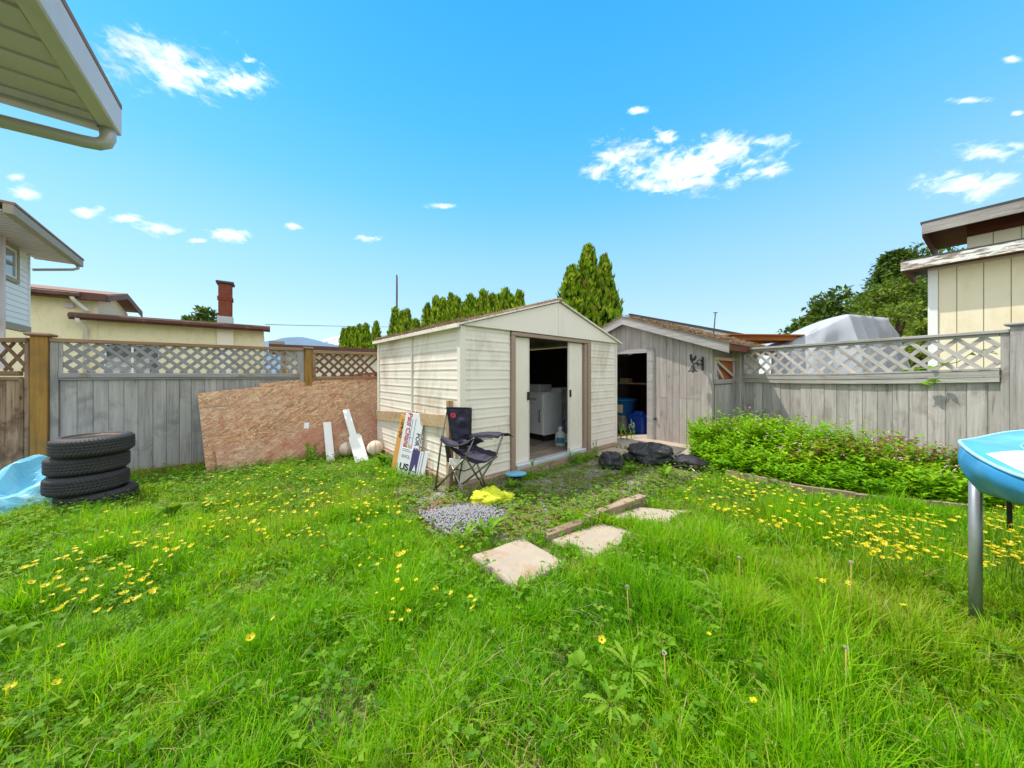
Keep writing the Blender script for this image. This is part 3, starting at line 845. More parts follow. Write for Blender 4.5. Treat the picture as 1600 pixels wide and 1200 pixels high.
MB().box(-.083, -.066, -.08, SD + .05, EZ - .03, EZ + .012, bev=.003).build('eave_trim', M['cream_panel'], SH)
MB().tube([(cx_, -.085, PZ + .02), (cx_, SD + .055, PZ + .02)], .03, 10).build('ridge_cap', M['brown_trim'], SH)

# needles and moss caught on the shed roof
def litter(name, n_, fn, parent, mat, L=(.03, .09), W=.006):
    P = np.array([fn() for _ in range(n_)])
    az = RNG.uniform(0, 2 * np.pi, n_)
    D = np.stack([np.cos(az), np.sin(az), RNG.uniform(-.3, .5, n_)], 1)
    Nn = rand_dirs(n_, .3, 1)
    V, T, C = leaves(P, D, Nn, RNG.uniform(L[0], L[1], n_), np.full(n_, W), RNG.uniform(0, 1, n_), .5)
    o = link(name, np_mesh(name, V, T, mat), parent)
    return setp(o, kind='stuff')
def roofpt():
    y = random.uniform(-.07, SD)
    if random.random() < .62:
        x = -.07 + abs(random.gauss(0, .10)); lift = random.uniform(0, .035)
    else:
        x = random.uniform(-.06, cx_); y = -.06 + abs(random.gauss(0, .12)) if random.random() < .6 else y; lift = random.uniform(0, .018)
    cl_ = .5 + .5 * mnoise.noise(Vector((x * 4, y * 3, 3)))
    return (x, y, PZ - abs(x - cx_) * sl + .018 + lift * cl_ * 1.5)
litter('roof_debris', 3600, roofpt, SH, M['debris'])
# plank screwed along the left wall, stake at the corner
pl = MB(); pl.bar((-.032, .16, .70), (-.032, 2.42, .565), .022, .135, up=(0, 0, 1))
pl.build('wall_plank', M['pale_wood'], SH)
MB().box(-.085, -.03, .09, .15, -.03, .93, bev=.004).build('stake', M['pale_wood_z'], SH)
MB().bar((-.17, .02, -.02), (-.06, .09, .34), .075, .03, up=(.9, -.4, 0)).build('stake', M['base_timber'], SH)

# ---- inside the metal shed
def local(th_, p):
    return Matrix.Translation(th_.location) @ Matrix.Rotation(th_.rotation_euler.z, 4, 'Z') @ Vector(p)
RZ = SH.rotation_euler.z
cab = thing('base_cabinet', 'pale grey kitchen cabinet with one drawer and black handles inside the metal shed', 'cabinet', local(SH, (2.0, .69, FLO)), RZ)
MB().box(0, .40, 0, .55, .10, .76).build('carcass', M['white_lam'], cab)
MB().box(.05, .395, .02, .53, .001, .098).build('plinth', M['shade_dark_wood'], cab)
MB().box(-.02, .42, -.015, .565, .762, .785, bev=.003).build('worktop', M['white_lam'], cab)
for (y0, y1, z0, z1, nm) in ((.012, .538, .60, .75, 'drawer'), (.012, .538, .11, .59, 'cabinet_door')):
    d_ = MB(); d_.box(-.018, -.001, y0, y1, z0, z1, bev=.003)
    f = .05
    d_.box(-.026, -.0185, y0, y1, z1 - f, z1 - .002); d_.box(-.026, -.0185, y0, y1, z0 + .002, z0 + f)
    d_.box(-.026, -.0185, y0, y0 + f, z0 + f, z1 - f); d_.box(-.026, -.0185, y1 - f, y1, z0 + f, z1 - f)
    do = d_.build(nm, M['white_lam'], cab)
    hb = MB()
    if nm == 'drawer': hb.tube([(-.026, .15, .675), (-.055, .16, .675), (-.055, .39, .675), (-.026, .40, .675)], .007, 6)
    else: hb.tube([(-.026, .055, .50), (-.055, .055, .49), (-.055, .055, .32), (-.026, .055, .31)], .007, 6)
    hb.build('handle', M['black_plastic'], do)
for yy in (.03, .5):
    MB().box(.015, .045, yy, yy + .025, .001, .0985).build('foot', M['black_metal'], cab)
shf = thing('shelf_unit', 'narrow white open shelf unit right of the cabinet in the metal shed', 'shelf', local(SH, (2.43, .70, FLO)), RZ)
MB().box(0, .018, 0, .30, .001, .82).build('side_panel', M['white_lam'], shf)
MB().box(.42, .438, 0, .30, .001, .82).build('side_panel', M['white_lam'], shf)
MB().box(.0185, .4195, .285, .30, .001, .82).build('back_panel', M['white_lam'], shf)
for z_ in (.03, .30, .55): MB().box(.0185, .4195, .003, .2845, z_, z_ + .018).build('shelf', M['white_lam'], shf)
MB().box(-.01, .448, -.01, .31, .821, .842).build('top', M['white_lam'], shf)
setp(MB().box(0, .34, 0, .42, 0, .12, bev=.01).build('speckled_box', M['grey_box']), 'grey speckled box lying on top of the kitchen cabinet', 'box')
bx = bpy.data.objects['speckled_box']; bx.location = local(SH, (2.02, .80, FLO + .787)); bx.rotation_euler.z = RZ + .12
jug = thing('detergent_jug', 'white plastic detergent jug with a teal label just inside the right door', 'bottle', local(SH, (1.97, .33, FLO)), RZ - .9)
jb = MB(); jb.lathe([(0, 0), (.07, 0), (.078, .012), (.08, .15), (.066, .195), (.03, .225), (.024, .235), (.024, .245)], 20)
for i in range(len(jb.v)): jb.v[i].y *= .62
jb.build('body', M['bucket_white'], jug)
MB().lathe([(.030, .245), (.030, .282), (.026, .288), (0, .288)], 14).build('cap', M['white_lam'], jug)
MB().tube([(.076, 0, .18), (.10, 0, .165), (.103, 0, .09), (.079, 0, .06)], .012, 8).build('handle', M['bucket_white'], jug)
lb = MB(); lb.grid(lambda a, b: (.081 * math.cos(-2.4 + 1.7 * a), .081 * .62 * math.sin(-2.4 + 1.7 * a), .045 + .085 * b), 10, 2)
lb.build('label', M['teal'], jug)

# ------------------------------------------------------------------ fences
def lattice(parent, x0, x1, z0, z1, sp, w, mat, y, t=.007, z1b=None, skip=()):
    """crossing diagonal slats clipped to the opening, two layers"""
    rise = z1 - z0
    for lay, sg in ((0, -1), (1, 1)):
        k = math.floor((x0 - rise) / sp) - 1; cnt = 0
        while x0 - rise + 0 > k * sp: k += 1
        xb = k * sp + (0 if sg > 0 else sp * .5)
        while xb < x1 + rise:
            # line x = xb + sg*(z - z0)
            if sg > 0: za = max(z0, z0 + x0 - xb); zb = min(z1, z0 + x1 - xb)
            else: za = max(z0, z0 + xb - x1); zb = min(z1, z0 + xb - x0)
            if zb - za > .03:
                yy = y - (t + .001) * (1 - lay) + random.uniform(-.0006, .0006)
                e = .004
                a = (xb + sg * (za - z0), yy, za); b_ = (xb + sg * (zb - z0), yy, zb)
                j = random.uniform(-.004, .004)
                if (lay, cnt) not in skip:
                    m_ = MB(); 
                    d = Vector(b_) - Vector(a); ang = math.atan2(d.z, d.x)
                    Mx = Matrix.Translation(Vector(a)) @ Matrix.Rotation(-ang, 4, 'Y')
                    m_.box(0, d.length, -t / 2, t / 2, -w / 2 + j, w / 2 + j)
                    o = m_.build('lattice_slat', mat, parent)
                    o.matrix_local = Mx
                cnt += 1
            xb += sp

def vboard(x0, x1, z0, za, zb_, y, t, ch=.005):
    """upright board with eased front edges; top runs from za (left) to zb_ (right)"""
    e = .0006
    xs = [(x0 + e, y + t), (x0 + e, y + ch), (x0 + e + ch, y), (x1 - e - ch, y), (x1 - e, y + ch), (x1 - e, y + t)]
    tp = lambda x: za + (zb_ - za) * (x - x0) / (x1 - x0)
    vs = [(a, b, z0) for a, b in xs] + [(a, b, tp(a)) for a, b in xs]
    return MB().add(vs, [[5, 4, 3, 2, 1, 0], [6, 7, 8, 9, 10, 11]] + [[i, (i + 1) % 6, 6 + (i + 1) % 6, 6 + i] for i in range(6)])

def boards(parent, x0, x1, z0, z1, w, mat, y, t=.016, jit=.004, z1fn=None, widths=None):
    x = x0; i = 0
    while x < x1 - .02:
        ww = widths[i % len(widths)] if widths else w * random.uniform(.94, 1.06)
        xe = min(x + ww, x1)
        if x1 - xe < .05: xe = x1
        yy = y + random.uniform(-jit, jit)
        zt = z1 + random.uniform(-.003, .003)
        vboard(x, xe, z0 + random.uniform(0, .02), zt, zt, yy, t).build('board', mat, parent)
        x = xe; i += 1

def post(parent, x0, x1, y0, y1, z1, mat, cap=None, capw=.03, z0=-.1):
    po = MB().box(x0, x1, y0, y1, z0, z1, bev=.004).build('post', mat, parent)
    if cap is not None:
        MB().box(x0 - capw, x1 + capw, y0 - capw, y1 + capw, z1 + .001, z1 + .035, bev=.012).build('post_cap', cap, po)

LF = thing('lattice_fence', 'grey painted board fence with lattice top behind the tyre stack and the particle boards', 'fence', (-4.926, 3.45, 0), math.atan2(.6046, .7965))
def xl(u):   # local x along the left fence for a photo column
    r = (u - 800) / FX
    return (3.45 * r + 4.926) / (.7965 - .6046 * r)
X2 = xl(475)
post(LF, -.115, -.005, -.05, .06, 1.60, M['post_yellow'], M['cap_wood'], .032)
MB().box(0, .055, -.022, .02, -.05, 1.545, bev=.003).build('end_stile', M['fence_grey'], LF)
boards(LF, .0555, X2 - .0525, -.08, 1.155, .116, M['fence_grey'], .006)
MB().box(X2 - .052, X2, -.022, .02, -.05, 1.545, bev=.003).build('end_stile', M['fence_grey'], LF)
MB().box(-.002, X2 + .002, -.035, .05, 1.548, 1.59, bev=.004).build('top_rail', M['cap_wood'], LF)
MB().box(.057, X2 - .054, -.030, .004, 1.163, 1.215, bev=.004).build('lattice_rail', M['fence_grey_x'], LF)
MB().box(.057, X2 - .054, -.020, .004, 1.14, 1.160, bev=.003).build('lattice_rail', M['fence_grey_x'], LF)
MB().box(.057, X2 - .054, .022, .045, 1.15, 1.20).build('back_rail', M['slat_brown'], LF)
MB().box(.057, X2 - .054, -.028, .004, -.06, .075, bev=.004).build('kick_board', M['brown_x'], LF)
lattice(LF, .057, X2 - .054, 1.217, 1.546, .122, .036, M['slat_grey'], .0)
MB().box(.057, .085, -.018, -.006, 1.217, 1.546).build('lattice_stop', M['fence_grey'], LF)
MB().box(X2 - .082, X2 - .054, -.018, -.006, 1.217, 1.546).build('lattice_stop', M['fence_grey'], LF)
post(LF, X2 + .005, X2 + .10, -.05, .05, 1.575, M['post_yellow'], M['cap_wood'], .02)
# natural brown bay that carries on behind the shed
BF = thing('lattice_fence', 'unpainted brown lattice fence bay between the grey fence and the metal shed', 'fence', local(LF, (X2 + .102, 0, 0)), LF.rotation_euler.z)
BL = 2.3
MB().box(0, .05, -.02, .02, -.05, 1.52, bev=.003).build('end_stile', M['brown'], BF)
MB().box(-.0, BL, -.035, .045, 1.523, 1.565, bev=.004).build('top_rail', M['cap_wood'], BF)
MB().box(.052, BL, -.028, .004, 1.12, 1.17, bev=.004).build('lattice_rail', M['brown_x'], BF)
lattice(BF, .052, BL, 1.172, 1.521, .128, .034, M['slat_brown'], .0, skip=((0, 8), (1, 8), (0, 7)))
boards(BF, .052, BL, -.06, 1.115, .13, M['brown'], .006)
# brown section on the far left
KF = thing('lattice_fence', 'dark brown weathered fence section left of the yellowish post', 'fence', local(LF, (-.118, 0, 0)), math.pi * .995)
MB().box(.003, .052, -.02, .02, -.05, 1.53, bev=.003).build('end_stile', M['brown'], KF)
MB().box(.055, .09, .012, .03, -.05, 1.155, bev=.003).build('end_stile', M['brown'], KF)
MB().box(0.003, 1.9, -.03, .045, 1.535, 1.58, bev=.004).build('top_rail', M['brown_x'], KF)
MB().box(.092, 1.9, -.004, .032, 1.185, 1.235, bev=.004).build('lattice_rail', M['brown_x'], KF)
MB().box(.092, 1.9, -.004, .028, 1.14, 1.175, bev=.004).build('lattice_rail', M['brown_x'], KF)
lattice(KF, .056, 1.9, 1.237, 1.533, .19, .036, M['slat_brown'], .012)
boards(KF, .0905, 1.9, -.08, 1.165, .165, M['brown'], -.012)

RF_O = Vector((3.878, 5.44, 0)); RF_E = Vector((4.82, 3.12, 0)); RF_D = (RF_E - RF_O).normalized(); RFL = (RF_E - RF_O).length
RF = thing('lattice_fence', 'weathered grey board fence with sagging lattice top behind the overgrown bed', 'fence', RF_O, math.atan2(RF_D.y, RF_D.x))
post(RF, -.10, -.002, -.05, .06, 1.64, M['weathered'], None)
MB().box(0, .05, -.022, .02, -.05, 1.60, bev=.003).build('end_stile', M['weathered'], RF)
MB().box(RFL - .055, RFL - .003, -.022, .02, -.05, 1.60, bev=.003).build('end_stile', M['weathered'], RF)
boards(RF, .0505, RFL - .0555, -.06, 1.15, .13, M['weathered'], .006, jit=.006)
def sag(x): return 1.075 + .055 * (x / RFL) ** 2 - .012 * math.sin(math.pi * x / RFL)
for (dz, th, yy) in ((0.0, .055, -.034), (.058, .062, -.040), (.123, .016, -.046)):
    mm = MB()
    mm.grid(lambda a, b, dz=dz, th=th, yy=yy: (.052 + (RFL - .11) * b, [yy, .004, .004, yy][int(round(a * 4)) % 4], sag(.05 + (RFL - .1) * b) + dz + [0, 0, th, th][int(round(a * 4)) % 4]), 4, 14, smooth=False, closed_u=True)
    mm.add([mm.v[0], mm.v[1], mm.v[2], mm.v[3]], [[0, 1, 2, 3]]); k_ = len(mm.v) - 8; mm.add([mm.v[k_], mm.v[k_ + 1], mm.v[k_ + 2], mm.v[k_ + 3]], [[3, 2, 1, 0]])
    mm.build('lattice_rail', M['weathered_x'], RF)
MB().box(0.0, RFL, -.04, .05, 1.603, 1.635, bev=.004).build('top_rail', M['weathered_x'], RF)
MB().box(.052, RFL - .06, -.018, .004, 1.575, 1.600).build('top_rail', M['weathered_x'], RF)
lattice(RF, .052, RFL - .058, 1.20, 1.574, .165, .038, M['slat_weathered'], .0)
post(RF, RFL + .002, RFL + .11, -.05, .06, 1.66, M['weathered'], M['weathered_x'], .03)
for k in range(3):
    pass
RF2 = thing('board_fence', 'grey board fence bay running out of the picture past the right end post', 'fence', local(RF, (RFL + .112, 0, 0)), RF.rotation_euler.z)
boards(RF2, 0, 1.6, -.06, 1.62, .13, M['weathered'], .0)
MB().box(0, 1.6, -.03, -.008, 1.45, 1.54).build('rail', M['weathered_x'], RF2)
# short return between shed and fence
SP0 = Vector((3.16, 5.03, 0)); SP1 = Vector(local(RF, (-.103, 0, 0)))
spd = (SP1 - SP0); SPL = spd.length
SPN = thing('fence_panel', 'short weathered fence panel with a lattice opening between the wooden shed and the grey fence', 'fence', SP0, math.atan2(spd.y, spd.x))
boards(SPN, .03, SPL - .03, -.05, 1.04, .12, M['weathered'], .0)
MB().box(0, SPL, -.02, .02, 1.05, 1.12, bev=.003).build('lattice_rail', M['weathered_x'], SPN)
MB().box(0, SPL, -.03, .03, 1.42, 1.47, bev=.003).build('top_rail', M['pale_wood'], SPN)
MB().box(0, .04, -.015, .02, 1.121, 1.419).build('end_stile', M['weathered'], SPN)
for (a, b_) in (((.06, -.005, 1.41), (SPL - .05, -.005, 1.14)), ((.05, -.005, 1.32), (.30, -.005, 1.13))):
    MB().bar(a, b_, .008, .04, up=(0, 0, 1)).build('lattice_slat', M['slat_weathered'], SPN)

cb_ = setp(MB().box(0, SPL - .12, .0, .02, 0, .5).build('cedar_board', M['cedar_z']), 'orange cedar board behind the little lattice opening', 'board')
cb_.location = Vector(local(SPN, (.05, .035, .98))); cb_.rotation_euler.z = SPN.rotation_euler.z
# ------------------------------------------------------------------ wooden shed on the right
WD = Vector((.633, -.774, 0)).normalized(); WR = Vector((3.11, 5.02, 0))
WW = 2.92
WS = thing('wooden_shed', 'weathered lavender grey wooden shed with an open doorway and low gable roof', 'shed', WR - WD * WW, math.atan2(WD.y, WD.x))
WP = WW / 2; RZT = 2.275; WSL = .358
def wtop(x): return RZT - .012 - WSL * abs(x - WP)
DX0, DX1, DZ = 1.02, 1.873, 1.587
def wboard(x0, x1, z0, fixed_top=None):
    j = random.uniform(-.002, .002)
    zt0 = fixed_top or wtop(x0); zt1 = fixed_top or wtop(x1)
    vboard(x0, x1, z0, zt0, zt1, j, .02, .004).build('board', M['shed_board'], WS)
x = .0
while x < DX0 - .02:
    wboard(x, min(x + .115, DX0), -.03); x += .115
x = DX0
while x < DX1 + .10:
    xe = min(x + .105, DX1 + .115); wboard(x, xe, DZ + .085); x = xe
x = DX1 + .115; i = 0
while x < WW - .02:
    xe = min(x + .1105, WW)
    if i in (0, 1, 4, 5):
        zs = .80; wboard(x, xe, zs + .003); wboard(x, xe, -.03, zs)
    else: wboard(x, xe, -.03)
    x = xe; i += 1
MB().box(DX1, DX1 + .11, -.028, .022, -.03, DZ + .08, bev=.003).build('door_trim', M['shed_board_x'], WS)
MB().box(DX0 - .1, DX0, -.028, .022, -.03, DZ, bev=.003).build('door_trim', M['shed_board_x'], WS)
MB().box(DX0 - .1, DX1 - .002, -.030, .022, DZ + .002, DZ + .08, bev=.003).build('door_trim', M['shed_board_x'], WS)
MB().box(DX1 + .117, DX1 + .132, -.022, -.004, -.03, DZ + .08).build('trim_strip', M['shed_board_x'], WS)
MB().lathe([(.02, 0), (.02, .01), (.006, .012), (.006, .03), (.018, .035), (.018, .045), (0, .048)], 10, M=Matrix.Translation((DX1 + .15, -.003, .42)) @ Matrix.Rotation(R(90), 4, 'X')).build('latch', M['black_metal'], WS)
WDP = 2.5
MB().box(WW - .02, WW, .022, WDP, -.03, wtop(WW)).build('side_wall', M['shed_board'], WS)
MB().box(0, .02, .022, WDP, -.03, wtop(0)).build('side_wall', M['shed_board'], WS)
MB().prism([(.021, -.03), (WW - .021, -.03), (WW - .021, wtop(WW) - .02), (WP, wtop(WP) - .02), (.021, wtop(0) - .02)], 'y', WDP - .03, WDP).build('back_wall', M['rust_lining'], WS)
MB().box(.05, WW - .05, .05, WDP - .04, -.04, .012).build('floor', M['rust_lining'], WS)
for xx in (.3, .7, 1.0, 1.35, 1.7):
    MB().box(xx, xx + .05, WDP - .12, WDP - .032, .013, 1.5).build('stud', M['base_timber'] if xx == .7 else M['rust_lining'], WS)
MB().box(.2, 1.8, .95, 1.30, .985, 1.01).build('shelf', M['pale_wood'], WS)
MB().box(2.05, 2.07, .06, 1.6, .013, 1.5).build('inner_partition', M['rust_lining'], WS)
for s_ in (-1, 1):
    e = WP + s_ * (WP + .272)
    tz = lambda x, o=0: RZT - WSL * abs(x - WP) + o
    # fascia along the front gable
    MB().prism([(WP, RZT), (e, tz(e)), (e, tz(e) - .14), (WP, RZT - .14)], 'y', -.17, -.135).build('fascia', M['shed_board_x'], WS)
    rf = MB(); nrow = 9
    for r_ in range(nrow):
        a = WP + s_ * (WP + .29) * (1 - r_ / nrow); b2 = WP + s_ * (WP + .29) * (1 - (r_ + 1.08) / nrow)
        a, b2 = a, (b2 if r_ < nrow - 1 else WP)
        rf.prism([(a, tz(a, .004)), (a, tz(a, .026)), (b2, tz(b2, .010)), (b2, tz(b2, .004))] if s_ > 0 else [(b2, tz(b2, .004)), (b2, tz(b2, .010)), (a, tz(a, .026)), (a, tz(a, .004))], 'y', -.19, WDP + .1)
    rf.build('roof', M['shingle'], WS)
    MB().box(min(e, e - s_ * .03), max(e, e - s_ * .03), -.133, WDP + .08, tz(e) - .10, tz(e)).build('eave_board', M['red_brown'], WS)
def wroof():
    x = random.uniform(WP, WW + .28); y = random.uniform(-.17, WDP)
    k_ = .5 + .5 * mnoise.noise(Vector((x * 3, y * 3, 9)))
    return (x, y, RZT - WSL * abs(x - WP) + .02 + random.uniform(0, .05) * k_)
litter('roof_litter', 5200, wroof, WS, M['debris'], (.04, .13), .010)

# wall bell with a rooster
BE = thing('wall_bell', 'black iron rooster dinner bell on a scroll bracket on the wooden shed wall', 'bell', local(WS, (WW - .13, -.03, 1.33)), WS.rotation_euler.z - .45)
BE.scale = (1.05, 1.05, 1.05)
MB().box(-.018, .018, .0, .012, -.06, .14, bev=.004).build('wall_plate', M['black_metal'], BE)
sc_ = [(0, -.004 - .0, .08)] + [(0, -.05 - .045 * math.cos(a), .05 + .045 * math.sin(a)) for a in np.linspace(math.pi, -1.2, 14)]
MB().tube(sc_, .008, 6).tube([(0, -.004, .02), (0, -.10, .045), (0, -.17, .03)], .009, 6).build('bracket', M['black_metal'], BE)
MB().lathe([(.004, .02), (.012, .015), (.02, -.005), (.03, -.04), (.045, -.062), (.068, -.075), (.068, -.082), (.04, -.07), (0, -.07)], 20, c=(0, -.17, 0)).build('bell', M['black_metal'], BE)
MB().tube([(0, -.17, -.06), (0, -.17, -.10)], [.006, .012], 8).build('clapper', M['black_metal'], BE)
ro = [(-.20, .045), (-.175, .05), (-.17, .075), (-.135, .085), (-.11, .12), (-.115, .165), (-.14, .145), (-.155, .115), (-.175, .115), (-.185, .15), (-.19, .175), (-.205, .185), (-.215, .17), (-.232, .16), (-.218, .15), (-.22, .115), (-.21, .085), (-.19, .07)]
MB().prism(ro, 'x', -.006, .006).build('rooster', M['black_metal'], BE)

# ---- things in the wooden shed
bk = thing('bucket', 'white plastic bucket under the blue tub in the wooden shed doorway', 'bucket', local(WS, (.99, .66, .013)), 0)
MB().lathe([(0, 0), (.13, 0), (.135, .01), (.155, .30), (.165, .30), (.165, .325), (.150, .325), (.13, .02), (0, .02)], 28).build('body', M['bucket_white'], bk)
bb = MB(); bb.tube([(.166 * math.cos(a), .166 * math.sin(a), .29 - .05 * math.sin(a)) for a in np.linspace(0, math.pi, 10)], .004, 6); bb.build('handle', M['wire'], bk)
tb = thing('tub', 'blue plastic tub with a tan label standing on a white bucket', 'tub', local(WS, (.99, .66, .340)), 0)
MB().lathe([(0, 0), (.19, 0), (.20, .01), (.235, .31), (.252, .312), (.252, .335), (.235, .335), (.19, .02), (0, .02)], 32).build('body', M['bin_blue'], tb)
lbm = MB(); lbm.grid(lambda a, b: ((.207 + .033 * (.25 + .55 * b)) * math.cos(-2.55 + .55 * a), (.207 + .033 * (.25 + .55 * b)) * math.sin(-2.55 + .55 * a), .06 + .17 * b), 6, 2)
lbm.build('label', M['label_tan'], tb)
rb = thing('recycling_box', 'deep blue recycling box with a white emblem on the wooden shed floor', 'box', local(WS, (1.40, .56, .013)), WS.rotation_euler.z - .15)
def rect_lathe(prof, hx, hy, n_=6):
    mb_ = MB(); rows = []
    for (o_, z_) in prof:
        r_ = .05
        for (cx2, cy2, a0) in ((hx, hy, 0), (-hx, hy, 90), (-hx, -hy, 180), (hx, -hy, 270)):
            for k in range(n_):
                a = R(a0 + 90 * k / (n_ - 1)); sx = 1 if cx2 > 0 else -1; sy = 1 if cy2 > 0 else -1
                rows.append((sx * (abs(cx2) + o_ - r_) + r_ * math.cos(a), sy * (abs(cy2) + o_ - r_) + r_ * math.sin(a), z_))
    m_ = 4 * n_
    fs = [[i * m_ + k, i * m_ + (k + 1) % m_, (i + 1) * m_ + (k + 1) % m_, (i + 1) * m_ + k] for i in range(len(prof) - 1) for k in range(m_)]
    fs.append([k for k in range(m_)][::-1])
    mb_.add(rows, fs, False)
    return mb_
rect_lathe([(-.03, 0), (-.02, .01), (.0, .30), (.015, .30), (.015, .335), (.0, .335), (-.035, .02)], .20, .15).build('body', M['recycle_blue'], rb)
em = MB()
for k in range(3):   # three bent chasing arrows
    for (a, b_) in (((-.03, .0), (.03, .0)),):
        an = R(120 * k)
        Mx = Matrix.Translation((-.03, -.166, .17)) @ Matrix.Rotation(R(-4.0), 4, 'X') @ Matrix.Rotation(an, 4, 'Y')
        em.prism([(-.032, -.046), (.022, -.046), (.022, -.058), (.048, -.036), (.022, -.014), (.022, -.026), (-.032, -.026)], 'y', -.003, .003, M=Mx)
em.build('emblem', M['white_paint'], rb)
rect_lathe([(.018, .336), (.018, .35), (.0, .36), (-.06, .375), (-.10, .44), (-.145, .45)], .20, .15).build('lid', M['recycle_blue'], rb)
wb_ = setp(MB().box(0, .16, 0, .03, 0, 1.02, bev=.003).build('white_board', M['white_lam']), 'narrow white board standing behind the recycling box', 'board')
wb_.location = local(WS, (1.22, 1.35, .013)); wb_.rotation_euler = (R(0), 0, WS.rotation_euler.z)
sb_ = setp(MB().box(0, .22, 0, .16, 0, .10, bev=.006).build('cardboard_box', M['pale_wood']), 'small tan box on the shelf inside the wooden shed', 'box')
sb_.location = local(WS, (.66, 1.03, 1.011)); sb_.rotation_euler = (0, 0, WS.rotation_euler.z)
# ------------------------------------------------------------------ own house eave, upper left
EV_A = Vector((.7965, .6046, 0)); EV_B = Vector((.6652, -.7466, 0))
ez = 2.12
EVO = pp(189, 212, (ez - CAMZ) * FX / (HOR - 212))
EVS = .62
EV = thing('house_eave', 'sage white soffit corner of a house roof with gutter at the upper left', 'eave', (EVO.x, EVO.y, ez * (1 - EVS)), math.atan2(-EV_A.y, -EV_A.x))
EV.scale = (EVS, EVS, EVS)
# local x: along the gable edge to the left; local y: -> along the side edge toward the camera side
EW, EDp = 3.6, 4.4
ya = -1 if Matrix.Rotation(EV.rotation_euler.z, 3, 'Z') @ Vector((0, 1, 0)) @ EV_B < 0 else 1
def eb(x0, x1, y0, y1, z0, z1, name, mat, par=EV, **k):
    return MB().box(x0, x1, min(y0 * ya, y1 * ya), max(y0 * ya, y1 * ya), z0, z1, **k).build(name, mat, par)
npan = 25
for k in range(npan):
    y0 = .06 + k * .165
    eb(.085, EW, y0, y0 + .075, ez + .012, ez + .03, 'soffit_panel', M['soffit'])
    eb(.085, EW, y0 + .079, y0 + .158, ez + .022, ez + .04, 'soffit_panel', M['soffit'])
eb(.0, .08, -.02, EDp, ez - .0, ez + .17, 'gutter', M['soffit_trim'], bev=.008)
eb(.083, EW, -.02, .05, ez - .005, ez + .16, 'fascia', M['soffit_trim'], bev=.003)
eb(.0, EW, -.02, EDp, ez + .172, ez + .20, 'roof_sheet', M['roof_brown'])
eb(.62, .68, .10, EDp, ez - .10, ez + .010, 'beam', M['soffit_trim'], bev=.004)
eb(.70, 3.2, .25, EDp, -.05, ez + .008, 'wall', M['siding_white']) if False else None
dp = MB()
o_ = [(.045, ya * .03, ez + .02), (.045, ya * .03, ez - .055), (.055, ya * .03, ez - .085), (.085, ya * .03, ez - .105), (.14, ya * .03, ez - .112), (1.9, ya * .03, ez - .19)]
dp.tube(o_, .034, 10)
dp.build('downpipe', M['gutter'], EV)

# ------------------------------------------------------------------ white neighbour house, far left
WHO = Vector((-10.5, 7.0, 0))
WH = thing('white_house', 'white clapboard house corner with soffit and window at the left edge', 'house', WHO, math.atan2(-.7466, .6652))
# local x runs along the wall towards the camera, local y points back out of the wall to the right/back (normal)
b0, t0 = 2.10, 3.80
zb = b0 + .14; k = 0
while zb < t0 - .01:
    ze = min(zb + .115, t0)
    for (x0, x1) in ((0.0, .62 if k % 2 else .9), (.62 if k % 2 else .9, 3.0)):
        xs = [(x0, x1)]
        if zb + .115 > 3.05 and zb < 3.78:
            xs = [(a, min(b, .50)) for a, b in xs if a < .50] + [(max(a, 1.26), b) for a, b in xs if b > 1.26]
        for (a, b) in xs:
            if b - a > .01:
                MB().prism([(0.0, zb), (.022, zb), (.006, ze), (0.0, ze)], 'x', a, b - .001).build('siding_board', M['siding_white'], WH)
    zb = ze; k += 1
MB().box(-.0, 3.0, -.15, -.002, b0 + .14, t0).build('wall', M['siding_white'], WH)
MB().box(-.05, 3.0, -.05, .04, b0, b0 + .135, bev=.004).build('skirt_board', M['trim_taupe'], WH)
MB().box(-.045, -.002, -.15, .03, b0 + .136, t0).build('corner_trim', M['siding_white'], WH)
wf = MB()
for (a, b, c, d) in ((.50, .57, 3.05, 3.78), (1.19, 1.26, 3.05, 3.78), (.57, 1.19, 3.05, 3.13), (.57, 1.19, 3.71, 3.78)): wf.box(a, b, -.001, .045, c, d)
wo = wf.build('window', M['trim_taupe'], WH)
wi = MB()
for (a, b, c, d) in ((.571, .61, 3.131, 3.709), (1.15, 1.189, 3.131, 3.709), (.61, 1.15, 3.131, 3.165), (.61, 1.15, 3.675, 3.709)): wi.box(a, b, 0, .03, c, d)
wi.build('sash', M['white_paint'], wo)
MB().box(.611, 1.149, .004, .012, 3.166, 3.674).build('pane', M['glass'], wo)
MB().box(.611, 1.149, .013, .018, 3.40, 3.45).build('blind_rail', M['trim_taupe'], wo)
ov = .55
for k in range(20):
    x0 = -.40 + k * .17
    MB().box(x0, x0 + .08, -.001, ov, t0 + .002, t0 + .014).build('soffit_panel', M['soffit'], WH)
    MB().box(x0 + .083, x0 + .165, -.001, ov, t0 + .010, t0 + .022).build('soffit_panel', M['soffit'], WH)
MB().box(-.45, 3.0, ov + .002, ov + .11, t0 - .03, t0 + .13, bev=.01).build('gutter', M['trim_taupe'], WH)
MB().box(-.46, 3.0, -.2, ov + .12, t0 + .133, t0 + .17).build('roof', M['roof_brown'], WH)
MB().tube([(-.32, ov + .06, t0 - .02), (-.32, ov + .05, t0 - .10), (-.32, ov - .02, t0 - .14), (-.10, .04, t0 - .30)], .03, 8).build('downpipe', M['gutter'], WH)
MB().box(1.27, 1.34, .03, .10, 1.30, t0, bev=.005).build('downpipe', M['soffit_trim'], WH)

